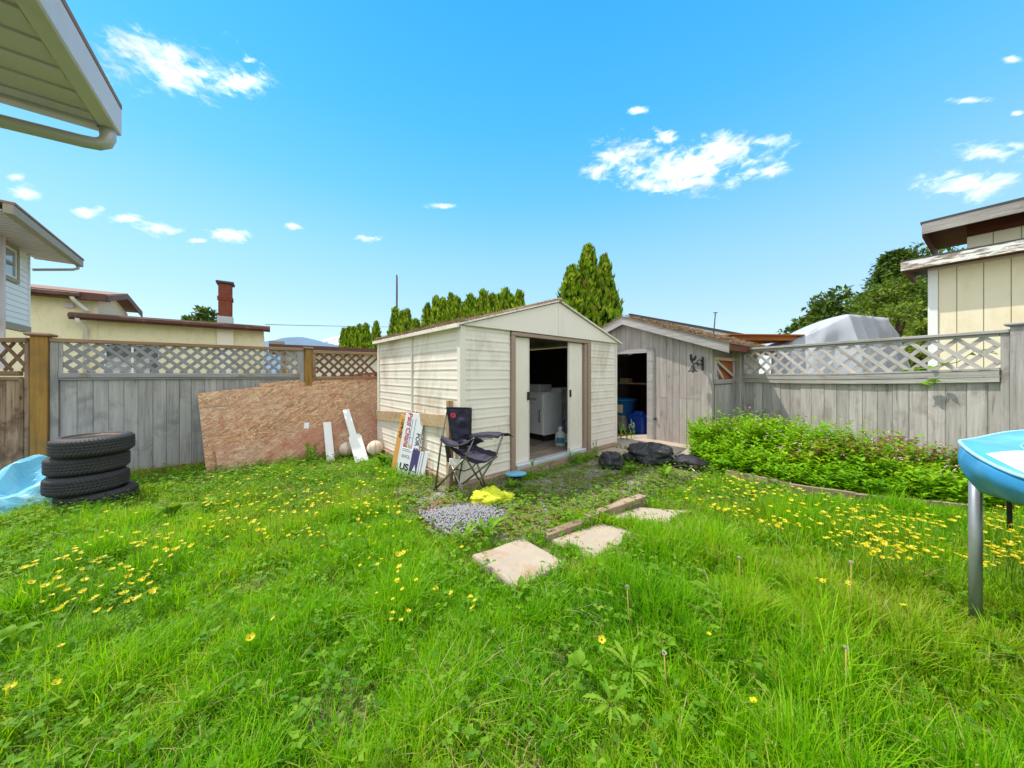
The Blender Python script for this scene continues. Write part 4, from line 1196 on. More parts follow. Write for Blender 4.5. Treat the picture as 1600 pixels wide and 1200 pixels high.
# ------------------------------------------------------------------ yellow stucco house behind the left fence
YO = Vector((-15.07, 11.0, 0))
YH = thing('yellow_house', 'pale yellow stucco house with dark brown eaves and a brick chimney behind the grey fence', 'house', YO, math.atan2(.6046, .7965))
def xy(u):
    r = (u - 800) / FX
    return (11 * r + 15.07) / (.7965 - .6046 * r)
L1, L2 = xy(412), xy(422)
wx0, wx1 = xy(152), xy(246)
for (a, b, c, d) in ((-6, wx0, -.1, 3.9), (wx0, wx1, -.1, 1.0), (wx0, wx1, 2.32, 3.9), (wx1, xy(150) + .6, -.1, 3.9)):
    pass
def wall_with_hole(par, x0, x1, z0, z1, y, t, hole, mat):
    hx0, hx1, hz0, hz1 = hole
    m_ = MB()
    m_.box(x0, hx0, y, y + t, z0, z1); m_.box(hx1, x1, y, y + t, z0, z1)
    m_.box(hx0, hx1, y, y + t, z0, hz0); m_.box(hx0, hx1, y, y + t, hz1, z1)
    return m_.build('wall', mat, par)
wall_with_hole(YH, .5, L1, -.1, 3.16, .45, .2, (wx0, wx1, 1.05, 2.36), M['stucco'])
wall_with_hole(YH, -7.0, .498, -.1, 3.86, .44, .2, (-5.5, -4.6, 1.2, 2.4), M['stucco'])
MB().box(L1 - .2, L1, .652, 5, -.1, 3.16).build('wall', M['stucco'], YH)
MB().box(.30, .498, .642, 3.6, 2.9, 3.86).build('wall', M['stucco'], YH)
MB().prism([(.44, 3.86), (3.6, 3.86), (2.0, 4.26)], 'x', .32, .495).build('gable_wall', M['stucco'], YH)
# upper roof
ux = .86
for (ya_, yb_) in ((.0, 2.0), (4.0, 2.0)):
    MB().prism([(ya_, 3.98), (yb_, 4.42), (yb_, 4.48), (ya_, 4.05)], 'x', -7.4, ux).build('roof', M['roof_brown'], YH)
    MB().prism([(ya_, 3.80), (ya_, 3.975), (yb_, 4.415), (yb_, 4.26)], 'x', ux - .035, ux).build('rake_board', M['fascia_brown'], YH)
MB().box(-7.4, ux - .04, -.03, .0, 3.80, 4.04).build('fascia', M['fascia_brown'], YH)
MB().box(-7.4, ux - .6, -.14, -.032, 3.86, 4.0, bev=.02).build('gutter', M['fascia_brown'], YH)
MB().box(-7.4, ux - .04, .0, .44, 3.84, 3.86).build('soffit', M['fascia_brown'], YH)
# lower roof
MB().prism([(-.02, 3.28), (3.6, 3.62), (3.6, 3.68), (-.02, 3.33)], 'x', .0, L2).build('roof', M['roof_brown'], YH)
MB().box(.0, L2, -.06, -.025, 3.08, 3.30).build('fascia', M['fascia_brown'], YH)
MB().box(.0, L2, -.16, -.062, 3.14, 3.28, bev=.02).build('gutter', M['fascia_brown'], YH)
MB().box(.5, L2, -.02, .44, 3.12, 3.14).build('soffit', M['fascia_brown'], YH)
MB().prism([(-.02, 3.10), (3.5, 3.42), (3.5, 3.60), (-.02, 3.27)], 'x', L2 - .04, L2).build('rake_board', M['fascia_brown'], YH)
# downpipes, vent box
MB().tube([(xy(122), -.08, 3.14), (xy(122), .05, 3.0), (xy(126), .36, 2.86), (xy(126), .38, -.1)], .06, 8).build('downpipe', M['white_paint'], YH)
MB().tube([(xy(113), -.06, 3.86), (xy(115), .1, 3.74), (xy(128), .30, 3.50), (xy(131), .3, 3.42)], .06, 8).build('downpipe', M['white_paint'], YH)
MB().box(xy(93), xy(107), .36, .438, 3.52, 3.68).build('vent_box', M['soffit'], YH)
# window with blind behind the lattice
wn = MB()
for (a, b, c, d) in ((wx0, wx0 + .06, 1.05, 2.36), (wx1 - .06, wx1, 1.05, 2.36), (wx0 + .06, wx1 - .06, 1.05, 1.11), (wx0 + .06, wx1 - .06, 2.30, 2.36), ((wx0 + wx1) / 2 - .03, (wx0 + wx1) / 2 + .03, 1.11, 2.30)): wn.box(a, b, .43, .50, c, d)
wno = wn.build('window', M['white_paint'], YH)
MB().box(wx0 + .06, wx1 - .06, .56, .57, 1.11, 2.30).build('pane', M['glass_dark'], wno)
sl_ = MB()
for k in range(16): sl_.box(wx0 + .07, wx1 - .3, .535, .55, 1.12 + k * .045, 1.145 + k * .045)
setp(sl_.build('blind_slats', M['white_paint'], wno), kind='stuff')
# chimney
cxx = xy(351); cw = .215
ch = MB().box(cxx - .26, cxx + .26, .30, .445, -.1, 3.10).build('chimney_base', M['stucco_cream'], YH)
br = MB()
def course(z, h, grow):
    x0, x1, y0, y1 = cxx - cw - grow, cxx + cw + grow, .10 - grow, .64 + grow
    nb = 3
    odd = int(z * 100) % 2
    for side in range(4):
        if side % 2 == 0:
            w = (x1 - x0) / nb; yy = (y0, y0 + .1) if side == 0 else (y1 - .1, y1)
            for q in range(nb): br.box(x0 + q * w + .006, x0 + (q + 1) * w - .006, yy[0] + random.uniform(-.004, .004), yy[1], z + .006, z + h - .006)
        else:
            w = (y1 - y0 - .2) / 2; xx_ = (x0, x0 + .1) if side == 1 else (x1 - .1, x1)
            for q in range(2): br.box(xx_[0] + random.uniform(-.004, .004), xx_[1], y0 + .1 + q * w + .006, y0 + .1 + (q + 1) * w - .006, z + .006, z + h - .006)
z_ = 3.63
k = 0
while z_ < 4.98:
    course(z_, .075, .03 if k in (9, 10) else (.0)); z_ += .075; k += 1
setp(br.build('chimney_bricks', M['brick'], YH), kind='stuff')
MB().box(cxx - cw + .012, cxx + cw - .012, .112, .628, 3.4, 4.97).build('chimney_core', M['mortar'], YH)
MB().box(cxx - cw - .03, cxx + cw + .03, .07, .67, 3.32, 3.625, bev=.01).build('flashing', M['flashing'], YH)
MB().box(cxx - cw - .07, cxx + cw + .07, .03, .71, 4.99, 5.09, bev=.02).build('chimney_cap', M['dark_edge'], YH)

# low cream garage with a brown roof, just right of the yellow house
GO = pp(420, 537, 10.0); GO.z = 0
GA = thing('garage', 'low cream outbuilding with a dark brown roof edge beyond the brown lattice', 'garage', GO, math.atan2(.6046, .7965))
MB().box(.5, 7.5, .3, .45, -.1, 2.0).build('wall', M['stucco_cream'], GA)
MB().box(.5, .65, .452, 5, -.1, 2.0).build('wall', M['stucco_cream'], GA)
MB().prism([(-.05, 2.12), (2.4, 2.32), (4.9, 2.12), (4.9, 2.06), (-.05, 2.06)], 'x', .02, 8).build('roof', M['roof_brown'], GA)
MB().box(.0, 8, -.12, -.06, 1.94, 2.14).build('fascia', M['fascia_brown'], GA)
MB().box(.0, .4, -.055, .3, 2.125, 2.24).build('verge_cap', M['trim_taupe'], GA)
MB().box(.3, .45, .0, .12, -.1, 2.05).build('post', M['post_yellow'], GA)

# ------------------------------------------------------------------ right-hand house with board siding
RO = Vector((9.55, 7.42, 0))
RHD = Vector((.55, -.835, 0)).normalized()
RH = thing('board_house', 'cream board sided house with peeling white fascia boards at the right edge', 'house', RO, math.atan2(RHD.y, RHD.x))
def xr(u):
    r = (u - 800) / FX
    return (7.42 * r - 9.55) / (RHD.x - RHD.y * r)
we = 3.62
MB().box(0.0, .14, -.03, .2, -.1, we, bev=.004).build('corner_board', M['white_paint'], RH)
edges = [.142, xr(1495), xr(1537), xr(1580)]
while edges[-1] < 3.2: edges.append(edges[-1] + (xr(1580) - xr(1537)))
for k in range(len(edges) - 1):
    MB().box(edges[k] + .006, edges[k + 1] - .006, .0, .03, -.1, we).build('panel', M['panel_cream'], RH)
    MB().box(edges[k + 1] - .0055, edges[k + 1] + .0055, .008, .03, -.1, we).build('panel_joint', M['batten'], RH)
MB().box(.02, 3.3, .032, .2, -.1, we).build('wall', M['panel_cream'], RH)
# lower eave
MB().box(-.36, 3.4, -.40, -.36, 3.60, 3.80).build('fascia', M['peeling'], RH)
MB().box(-.36, 3.4, -.405, 1.6, 3.803, 3.83).build('roof', M['dark_edge'], RH)
MB().box(-.30, 3.4, -.358, .0, 3.62, 3.64).build('soffit', M['red_brown'], RH)
MB().box(-.355, -.30, -.358, 1.4, 3.60, 3.80).build('side_fascia', M['red_brown'], RH)
MB().box(-.0, 3.4, -.05, -.004, 3.56, 3.615).build('frieze_strip', M['soffit'], RH)
# upper storey set back
ub = .55
ue = [.5 + .33 * k for k in range(10)]
for k in range(9):
    MB().box(ue[k] + .006, ue[k + 1] - .006, ub, ub + .03, 3.83, 4.62).build('panel', M['panel_cream'], RH)
    MB().box(ue[k + 1] - .0055, ue[k + 1] + .0055, ub + .008, ub + .03, 3.83, 4.62).build('panel_joint', M['batten'], RH)
MB().box(.5, 3.6, ub + .032, ub + .2, 3.83, 4.62).build('wall', M['panel_cream'], RH)
MB().box(.5, 3.6, ub - .06, ub - .003, 4.30, 4.55).build('frieze_beam', M['red_brown'], RH)
MB().box(-.08, 3.6, ub - .66, ub - .61, 4.42, 4.66).build('fascia', M['weathered_x'], RH)
MB().box(-.08, -.04, ub - .608, ub + 2.2, 4.36, 4.64).build('side_fascia', M['red_brown'], RH)
MB().box(-.036, 3.6, ub - .608, ub + 1.5, 4.56, 4.58).build('soffit', M['red_brown'], RH)
MB().box(-.10, 3.6, ub - .67, ub + 2.2, 4.662, 4.70).build('roof', M['dark_edge'], RH)

# ------------------------------------------------------------------ cedar lean-to and white roof behind the wooden shed
CS = thing('cedar_shelter', 'orange cedar lean-to shelter behind the fence left of the covered boat', 'shelter', pp(1142, 530, 8.6) * Vector((1, 1, 0)) if False else Vector(((1142 - 800) / FX * 8.6, 8.6, 0)), R(4))
sz = CAMZ + (HOR - 530) / FX * 8.6
MB().box(0, 1.95, 0, .045, sz - .02, sz + .10).build('beam', M['cedar'], CS)
MB().box(-.1, 2.05, -.12, 2.2, sz + .102, sz + .13).build('roof_deck', M['cedar'], CS)
for k in range(5):
    MB().box(.1 + k * .42, .15 + k * .42, .05, 2.1, sz - .02, sz + .10).build('rafter', M['cedar'], CS)
MB().box(.0, .09, .0, .09, -.1, sz - .022).build('post', M['cedar_z'], CS)
MB().box(1.84, 1.93, .0, .09, -.1, sz - .022).build('post', M['cedar_z'], CS)
for k in range(12):
    MB().box(.0 + k * .16, .155 + k * .16, 2.1, 2.12, -.1, sz).build('board', M['cedar_z'], CS)
# far house with white fascia
Yw = 16.0
WO = pp(985, 493, Yw)
WRF = thing('white_roofed_house', 'distant house roof with a long white fascia behind the wooden shed', 'house', (WO.x, WO.y, 0), R(-42))
e1 = pp(1170, 527, 13.6)
ln_ = math.hypot(e1.x - WO.x, e1.y - WO.y); WRF.rotation_euler.z = math.atan2(e1.y - WO.y, e1.x - WO.x)
dz_ = (e1.z - WO.z) / ln_
z0_ = WO.z
MB().prism([(0, z0_), (ln_, z0_ + dz_ * ln_), (ln_, z0_ + dz_ * ln_ - .34), (0, z0_ - .34)], 'y', -.06, .0).build('fascia', M['white_roof'], WRF)
MB().prism([(-.05, z0_ + .10), (ln_ + .3, z0_ + dz_ * (ln_ + .3) + .10), (ln_ + .3, z0_ + dz_ * (ln_ + .3) + .003), (-.05, z0_ + .003)], 'y', -.12, 5).build('roof', M['dark_edge'], WRF)
MB().prism([(-.9, z0_ - .42), (0.0, z0_), (0, z0_ - .3), (-.9, z0_ - .7)], 'y', -.06, .0).build('fascia', M['white_roof'], WRF)
MB().prism([(.2, -.1), (ln_, -.1), (ln_, z0_ + dz_ * ln_ - .35), (.2, z0_ - .40)], 'y', .3, .5).build('wall', M['stucco_cream'], WRF)
an = thing('roof_antenna', 'thin dark antenna mast leaning above the wooden shed roof', 'antenna', tuple(pp(1114, 512, 13.0)), 0)
MB().tube([(0, 0, -.6), (.10, 0, .60)], .022, 6).build('mast', M['dark_edge'], an)
MB().bar((.02, 0, .60), (.18, 0, .605), .03, .03).build('cross_arm', M['dark_edge'], an)

# ------------------------------------------------------------------ covered boat
bo = Vector(((1325 - 800) / FX * 8.4, 8.4, 0))
BT = thing('covered_boat', 'boat under a silver grey tarp behind the right fence', 'boat', bo, 0)
pa = pp(1237, 543, 8.6) - bo; pb = pp(1322, 491, 8.3) - bo; pc = pp(1389, 497, 8.7) - bo; pd_ = pp(1422, 535, 9.0) - bo
def tarp_pt(a, b):
    # a along 0..1 around left->right, b from top (0) down to hem (1)
    key = [(0.0, pa + Vector((-.12, .5, .0)), .25), (.12, pa + Vector((.1, .15, .18)), .2), (.5, pb, 0), (.56, pb + Vector((.10, 0, 0)), 0), (.86, pc, 0), (.94, pc + Vector((.25, .15, -.22)), 0), (1.0, pd_ + Vector((.05, .3, .0)), 0)]
    for i in range(len(key) - 1):
        if key[i][0] <= a <= key[i + 1][0] + 1e-9:
            t = (a - key[i][0]) / (key[i + 1][0] - key[i][0]); top = key[i][1].lerp(key[i + 1][1], t); break
    out = Vector((-.55 + 1.1 * a, -.55, 0))
    zt = top.z; hem = .55
    z = zt + (hem - zt) * b
    spread = .40 * (1 - (1 - b) ** 2)
    pleat = .085 * math.sin(a * 46 + 3 * math.sin(a * 9)) * min(1, b * 2.5) + .06 * mnoise.noise(Vector((a * 14, b * 4, 0))) + (.10 * math.exp(-((a - .53) / .025) ** 2)) * min(1, b * 3)
    n_ = Vector((-.5 + a, -1, 0)).normalized()
    return top + out * spread + n_ * pleat + Vector((0, 0, z - zt + .02 * mnoise.noise(Vector((a * 20, b * 8, 4)))))
cv = MB()
cv.grid(lambda a, b: tarp_pt(a, b), 120, 22)
# roof of the cover falling to the back
def back_pt(a, b):
    p = tarp_pt(a, 0)
    return p + Vector((.25 * b, 1.9 * b, -.25 * b * b - .02 * math.sin(a * 20) * b + .02 * mnoise.noise(Vector((a * 9, b * 5, 7)))))
cv.grid(lambda a, b: back_pt(a, 1 - b), 120, 10)
thicken(cv.build('tarp_cover', M['boat_tarp'], BT), .004)
hu = MB()
hu.grid(lambda a, b: ((-1.3 + 2.6 * a), .55 + .55 * (1 if b > .5 else -1) * (1 - abs(2 * a - 1) ** 3) * (.4 + abs(b - .5)), 1.1 - .8 * (1 - abs(2 * b - 1))), 16, 9)
hu.build('hull', M['white_paint'], BT)
MB().box(-.7, .7, .35, .75, -.05, .35).build('trailer_frame', M['dark_edge'], BT)
MB().lathe([(0, -.09), (.2, -.09), (.28, -.07), (.3, 0), (.28, .07), (.2, .09), (0, .09)], 20, M=Matrix.Translation((.2, .0, .28)) @ Matrix.Rotation(R(90), 4, 'X')).build('wheel', M['rubber'], BT)
MB().box(pd_.x - .15, pd_.x + .1, -.35, -.2, 1.03, 1.25, bev=.02).build('motor_bracket', M['black_plastic'], BT)

# ------------------------------------------------------------------ utility pole and wires
UP = thing('utility_pole', 'dark wooden utility pole standing beyond the cedar hedge', 'pole', ((620 - 800) / FX * 42, 42, 0), 0)
hz = CAMZ + (HOR - 431) / FX * 42
MB().tube([(0, 0, -.2), (0, 0, hz)], [.16, .11], 10).build('shaft', M['pole_wood'], UP)
MB().lathe([(.0, 0), (.07, 0), (.09, .04), (.05, .12), (.03, .2), (0, .2)], 8, c=(0, 0, hz)).build('insulator', M['dark_edge'], UP)
MB().tube([(.1, -.05, hz - 3), (.1, -.05, hz - .4)], .05, 6).build('conduit', M['dark_edge'], UP)
def wire(u0, v0, Y0, u1, v1, Y1, sagv, label):
    a, b = pp(u0, v0, Y0), pp(u1, v1, Y1)
    pts = [a.lerp(b, t) - Vector((0, 0, sagv * 4 * t * (1 - t))) - a for t in np.linspace(0, 1, 24)]
    w = MB().tube(pts, .014, 5).build('power_line', M['dark_edge']); w.location = a
    setp(w, label, 'cable')
wire(415, 507, 15.2, 752, 510, 44, .12, 'thin power line crossing the pale sky right of the yellow house')

# ------------------------------------------------------------------ cedar hedge, conifers and trees
def thuja_crown(name, n_, h, r, seed, sz, taper=.86):
    """upright sprays packed on a flame shaped crown"""
    rg = np.random.default_rng(seed)
    t = rg.uniform(0, 1, n_) ** .85
    a = rg.uniform(0, 2 * np.pi, n_)
    prof = 1.08 * (1 - t) ** taper * (1 - .25 * (1 - t) ** 6)
    lump = 1 + .27 * np.sin(a * 3 + t * 7 + seed) * np.cos(t * 17 + seed * 2 + a) + .2 * np.sin(a * 7 + t * 23)
    depth = rg.uniform(.70, 1.14, n_)
    rr = r * prof * lump * depth
    rr = rr + rg.exponential(.03, n_)
    P = np.stack([rr * np.cos(a), rr * np.sin(a), h * (.02 + .95 * t)], 1)
    D = np.stack([np.cos(a) * .42, np.sin(a) * .42, np.full(n_, 1.0)], 1) + rg.normal(0, .22, (n_, 3))
    Nn = np.stack([np.cos(a), np.sin(a), np.full(n_, .2)], 1) + rg.normal(0, .5, (n_, 3))
    L = rg.uniform(.8, 1.5, n_) * sz; W = L * rg.uniform(.35, .6, n_)
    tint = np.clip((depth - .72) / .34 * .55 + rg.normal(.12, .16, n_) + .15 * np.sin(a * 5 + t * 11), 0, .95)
    tint = np.where(rg.uniform(0, 1, n_) < .015, 1.0, tint)
    V, T, C = leaves(P, D, Nn, L, W, tint, .2)
    return np_mesh(name, V, T, M['thuja'], C)

tm = MB().tube([(0, 0, -.1), (0, 0, 1.6), (.02, 0, 3.2)], [.10, .07, .03], 7).mesh('trunk', M['bark'])
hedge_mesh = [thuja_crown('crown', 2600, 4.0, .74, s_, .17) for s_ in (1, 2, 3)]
tips = [(537, 514), (545, 512), (553, 512), (562, 508), (572, 507), (588, 504), (618, 482), (629, 488), (637, 485), (650, 500), (668, 476), (682, 465), (692, 468), (705, 461), (714, 467), (726, 474), (735, 462), (748, 470), (755, 455), (769, 462), (780, 463), (790, 453), (798, 463), (811, 457)]
hl = ['leftmost thuja of the short hedge group by the brown garage', 'thuja in the short group at left, second from its left end', 'third thuja from the left in the short hedge group', 'thuja in the short hedge group, third from its right end', 'thuja second from the right end of the short hedge group', 'tallest thuja of the short hedge group, at its right end',
      'slim pointed thuja right beside the utility pole', 'thuja just right of the pole side one, low tip', 'second thuja right of the utility pole one', 'smallest thuja tip in the dip of the hedge, right of the pole']
for i, (u, v) in enumerate(tips):
    r_ = (u - 800) / FX
    s_ = (.3 - 14 * r_) / (13.3 + 11.6 * r_)
    X, Y = .3 - 13.3 * s_, 14 + 11.6 * s_
    h = CAMZ + (HOR - v) / FX * Y + .06
    lab = hl[i] if i < len(hl) else 'cedar hedge tree number %d' % i
    T_ = thing('thuja_tree', lab, 'tree', (X, Y, 0), i * 1.3, 'clipped thuja hedge behind the metal shed')
    c = link('crown', hedge_mesh[i % 3], T_); w = .95 + .25 * ((i * 7) % 5) / 5
    c.scale = (w, w, h / 4.0)
    k_ = link('trunk', tm, T_)
rest = {10: 'thuja at the left shoulder of the tall hedge run', 11: 'first high tip of the tall hedge run from its left', 12: 'slightly lower thuja right of the first high tip', 13: 'sharp tall thuja in the left half of the tall hedge run', 14: 'thuja right of the sharp tall one, a touch lower', 15: 'low rounded thuja in the notch of the tall hedge run',
        16: 'thuja just right of the notch in the hedge', 17: 'low broad thuja before the tallest pair begins', 18: 'tall spire left of centre in the right half of the hedge', 19: 'broader thuja right of the tall spire', 20: 'thuja between the two tall spires at the right', 21: 'tallest spire near the right end of the hedge', 22: 'second thuja from the right end of the hedge', 23: 'last thuja at the right end of the hedge, by the shed gable'}
for o in list(col.objects):
    l_ = o.get('label', '')
    if l_.startswith('cedar hedge tree number'):
        o['label'] = rest[int(l_.split()[-1])]
# big clump of three
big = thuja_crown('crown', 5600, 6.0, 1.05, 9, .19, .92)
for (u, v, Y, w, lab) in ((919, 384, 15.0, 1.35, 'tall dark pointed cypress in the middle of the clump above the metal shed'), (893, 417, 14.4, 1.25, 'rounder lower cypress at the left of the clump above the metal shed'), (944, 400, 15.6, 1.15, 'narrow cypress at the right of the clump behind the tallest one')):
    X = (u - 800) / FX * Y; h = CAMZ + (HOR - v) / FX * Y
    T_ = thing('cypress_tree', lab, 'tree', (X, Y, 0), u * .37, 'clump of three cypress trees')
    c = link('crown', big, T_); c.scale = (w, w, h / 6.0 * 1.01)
    link('trunk', tm, T_)

def broad_tree(name, label, u, v, Y, wpx, seed, n_, sz, light, conifer=False, dense=1.0):
    rg = np.random.default_rng(seed)
    X = (u - 800) / FX * Y; h = CAMZ + (HOR - v) / FX * Y; rad = wpx / 2 / FX * Y
    T_ = thing(name, label, 'tree', (X, Y, 0), 0)
    nc = 34
    cs = []
    for k in range(nc):
        t = rg.uniform(.18, 1.0)
        pr = (1 - t) ** .8 * 1.15 if conifer else math.sqrt(max(0.02, 1 - (2 * (t - .18) / .82 - .9) ** 2 * .9))
        a = rg.uniform(0, 2 * np.pi); q = math.sqrt(rg.uniform(.1, 1)) * rad * .85 * pr
        cs.append((q * math.cos(a), q * math.sin(a), h * t * .96, rad * rg.uniform(.20, .36) * (.6 if conifer else 1)))
    cs.append((0, 0, h * .95, rad * .2))
    cs = np.array(cs)
    w = cs[:, 3] ** 2; w /= w.sum()
    k = rg.choice(len(cs), n_, p=w)
    d = rg.normal(0, 1, (n_, 3)); d /= np.linalg.norm(d, axis=1)[:, None]
    rr = cs[k, 3] * rg.uniform(.35, 1.08, n_) ** .6
    P = cs[k, :3] + d * rr[:, None] * np.array([1, 1, .75])
    P[:, 2] = np.clip(P[:, 2], .3, h)
    D = d + rg.normal(0, .6, (n_, 3)) + np.array([0, 0, -.1])
    Nn = d + rg.normal(0, .6, (n_, 3)) + np.array([0, 0, .6])
    L = rg.uniform(.7, 1.4, n_) * sz; W = L * rg.uniform(.4, .6, n_)
    tint = np.clip(light + rg.normal(0, .17, n_) + .12 * rg.normal(0, 1, len(cs))[k], 0, 1)
    V, T, C = leaves(P, D, Nn, L, W, tint, .15)
    link('crown', np_mesh('crown', V, T, M['treeleaf'], C), T_)
    tr = MB().tube([(0, 0, -.2), (.05, 0, h * .35), (0, .05, h * .7), (0, 0, h * .92)], [rad * .09, rad * .07, rad * .04, rad * .015], 8)
    for c_ in cs[:16]:
        z0 = max(.2, c_[2] * .72)
        tr.tube([(0, 0, z0), (c_[0] * .5, c_[1] * .5, (z0 + c_[2]) / 2 + .1), (c_[0], c_[1], c_[2])], [rad * .03, rad * .02, rad * .008], 5)
    tr.build('trunk', M['bark'], T_)
broad_tree('fir_tree', 'large dark green conifer beside the board sided house', 1398, 394, 24, 150, 3, 11000, .30, .42, True)
broad_tree('fir_tree', 'dark conifer behind the large one, half hidden by the right house', 1440, 380, 27, 150, 33, 8000, .32, .38)
broad_tree('broadleaf_tree', 'round mid green tree right of the covered boat, below the conifer', 1405, 440, 20, 150, 4, 8000, .24, .55)
broad_tree('broadleaf_tree', 'sparse grey green tree left of the conifer, above the covered boat', 1310, 452, 34, 110, 5, 4200, .42, .42)
broad_tree('broadleaf_tree', 'small tree top just left of the sparse tree', 1282, 484, 34, 80, 6, 2200, .42, .46)
broad_tree('broadleaf_tree', 'smallest distant tree top left of the covered boat', 1250, 500, 36, 60, 7, 1400, .44, .48)
broad_tree('bush', 'bright green shrub right behind the covered boat', 1405, 478, 13.5, 150, 8, 5200, .17, .74)
broad_tree('bush', 'yellow green leafy bush at the corner board of the right house', 1440, 502, 10.8, 36, 18, 1600, .13, .86)
broad_tree('broadleaf_tree', 'dark tree top poking over the yellow house roof left of its chimney', 318, 478, 38, 56, 9, 2200, .5, .3)
# ------------------------------------------------------------------ particle boards leaning on the left fence
def lean_board(name, label, poly, x0, yb, yt, H, off, tilt, mat, group, z0=-.02, t=.011):
    """poly in (s, h) on the board plane; plane leans from yb at the ground to yt at height H (fence local)"""
    ang = math.atan2(yt - yb, H)
    o = MB().prism([(p[0], p[1]) for p in poly], 'y', -t, 0).build(name, mat)
    o.matrix_world = (Matrix.Translation(LF.location) @ Matrix.Rotation(LF.rotation_euler.z, 4, 'Z') @ Matrix.Translation((x0, yb - off, z0))
                      @ Matrix.Rotation(-ang, 4, 'X') @ Matrix.Rotation(-tilt, 4, 'Y'))
    return setp(o, label, 'board', group)
TI = R(6.6)
jag = lambda a, b, h, n_: [(a + (b - a) * i / n_, h + .004 * mnoise.noise(Vector((i * 1.7, h, 0)))) for i in range(n_ + 1)]
lean_board('particle_board', 'largest particle board sheet leaning on the grey fence', [(0, 0), (2.44, -.22)] + jag(2.44, 0.0, 1.045, 20), 1.262, -.40, -.045, 1.0, .012, TI, M['osb_main'], 'particle boards leaning on the fence')
lean_board('particle_board', 'particle board whose top edge peeks over the largest sheet on its right', [(.62, .0), (2.44, -.18), (2.44, 1.09), (.62, 1.09)], 1.262, -.40, -.045, 1.0, -.003, TI, M['osb_red'], 'particle boards leaning on the fence')
lean_board('particle_board', 'low pinkish particle board strip in front of the larger sheets', [(0, -.03), (2.3, -.24)] + jag(2.3, 0.0, .33, 18), 1.375, -.425, -.045, 1.0, .032, TI + R(1.4), M['osb_pink'], 'particle boards leaning on the fence')
# staple tags and paint marks on the main sheet: small flat stickers
def on_board(name, label, u, v, w, h, mat, rot=0):
    r = (u - 800) / FX
    x = xl(u)
    Y = 3.45 + .6046 * x
    o = MB().box(-w / 2, w / 2, -.002, 0, -h / 2, h / 2).build(name, mat)
    # intersect the view ray with the leaning plane
    Rm = Matrix.Translation(LF.location) @ Matrix.Rotation(LF.rotation_euler.z, 4, 'Z')
    ang = math.atan2(.355, 1.0)
    o0 = Rm @ Vector((1.262, -.40 - .0145 - .011, -.02)); nrm = (Rm.to_3x3() @ (Matrix.Rotation(-ang, 3, 'X') @ Vector((0, -1, 0))))
    d = Vector((r, 1, (HOR - v) / FX)); c = Vector((0, 0, CAMZ))
    t = (o0 - c).dot(nrm) / d.dot(nrm)
    o.matrix_world = Matrix.Translation(c + d * t) @ Matrix.Rotation(LF.rotation_euler.z, 4, 'Z') @ Matrix.Rotation(-ang, 4, 'X') @ Matrix.Rotation(rot, 4, 'Y')
    o.parent = bpy.data.objects['particle_board']; o.matrix_parent_inverse = bpy.data.objects['particle_board'].matrix_world.inverted()
    return o
bpy.context.view_layer.update()
on_board('rust_mark', '', 345, 657, .045, .085, M['osb_red'])
on_board('rust_mark', '', 534, 618, .045, .07, M['osb_red'])
on_board('price_tag', '', 479, 665, .06, .085, M['white_sign'], R(8))
on_board('glue_mark', '', 334, 634, .16, .035, M['base_timber'])
on_board('wood_chip', '', 486, 686, .12, .03, M['pale_wood'])

# two white battens leaning on the boards
def stick(name, label, u0, v0, u1, v1, Y0, Y1, w, t, mat, cat, group=None, poly=None):
    a = pp(u0, v0, Y0); b = pp(u1, v1, Y1)
    d = (b - a); ln = d.length; d.normalize()
    face = Vector((.6, -.8, 0.25)); face = (face - d * face.dot(d)).normalized()
    sd = d.cross(face)
    o = MB().prism(poly(ln) if poly else [(-w / 2, 0), (w / 2, 0), (w / 2, ln), (-w / 2, ln)], 'y', -t / 2, t / 2).build(name, mat)
    o.matrix_world = Matrix.Translation(a) @ Matrix((-sd if sd.x < 0 else sd, face, d)).transposed().to_4x4() if False else Matrix.Translation(a) @ Matrix((sd, -face, d)).transposed().to_4x4()
    return setp(o, label, cat, group)
stick('white_plank', 'plain white batten leaning on the pinkish board left of the balls', 517, 724, 511, 660, 4.50, 4.78, .10, .02, M['white_paint'], 'plank', 'white offcuts')
stick('white_plank', 'notched white offcut leaning on the board between the two balls', 566, 722, 542, 640, 4.52, 4.95, .10, .02, M['white_paint'], 'plank', 'white offcuts',
      lambda ln: [(-.085, 0), (.085, 0), (.085, ln * .46), (.055, ln * .5), (.03, ln * .5), (.03, ln), (-.06, ln), (-.06, ln * .5), (-.085, ln * .45)])
# balls
def ball(label, u, v, Y, rad, rot):
    c = pp(u, v, Y); c.z = max(rad, c.z)
    t = thing('ball', label, 'ball', (c.x, c.y, c.z - rad), rot, 'old balls by the metal shed')
    b = MB(); b.lathe([(rad * math.sin(a), rad - rad * math.cos(a)) for a in np.linspace(0.001, math.pi - .001, 17)], 28)
    b.build('cover', M['ball'], t)
    s_ = MB()
    s_.tube([(rad * 1.004 * math.cos(a), 0, rad + rad * 1.004 * math.sin(a)) for a in np.linspace(0, 2 * math.pi, 33)], .004, 5, False)
    s_.tube([(rad * 1.004 * math.cos(a) * .78, rad * .62, rad + rad * .78 * math.sin(a)) for a in np.linspace(0, 2 * math.pi, 33)], .004, 5, False)
    s_.tube([(0, rad * 1.004 * math.cos(a), rad + rad * 1.004 * math.sin(a)) for a in np.linspace(0, 2 * math.pi, 33)], .004, 5, False)
    s_.build('seam', M['osb_red'], t)
ball('pale worn ball on the ground between the two white offcuts', 542, 707, 4.75, .105, .6)
ball('pale worn ball half hidden by weeds at the shed corner', 586, 700, 4.72, .11, 2.0)

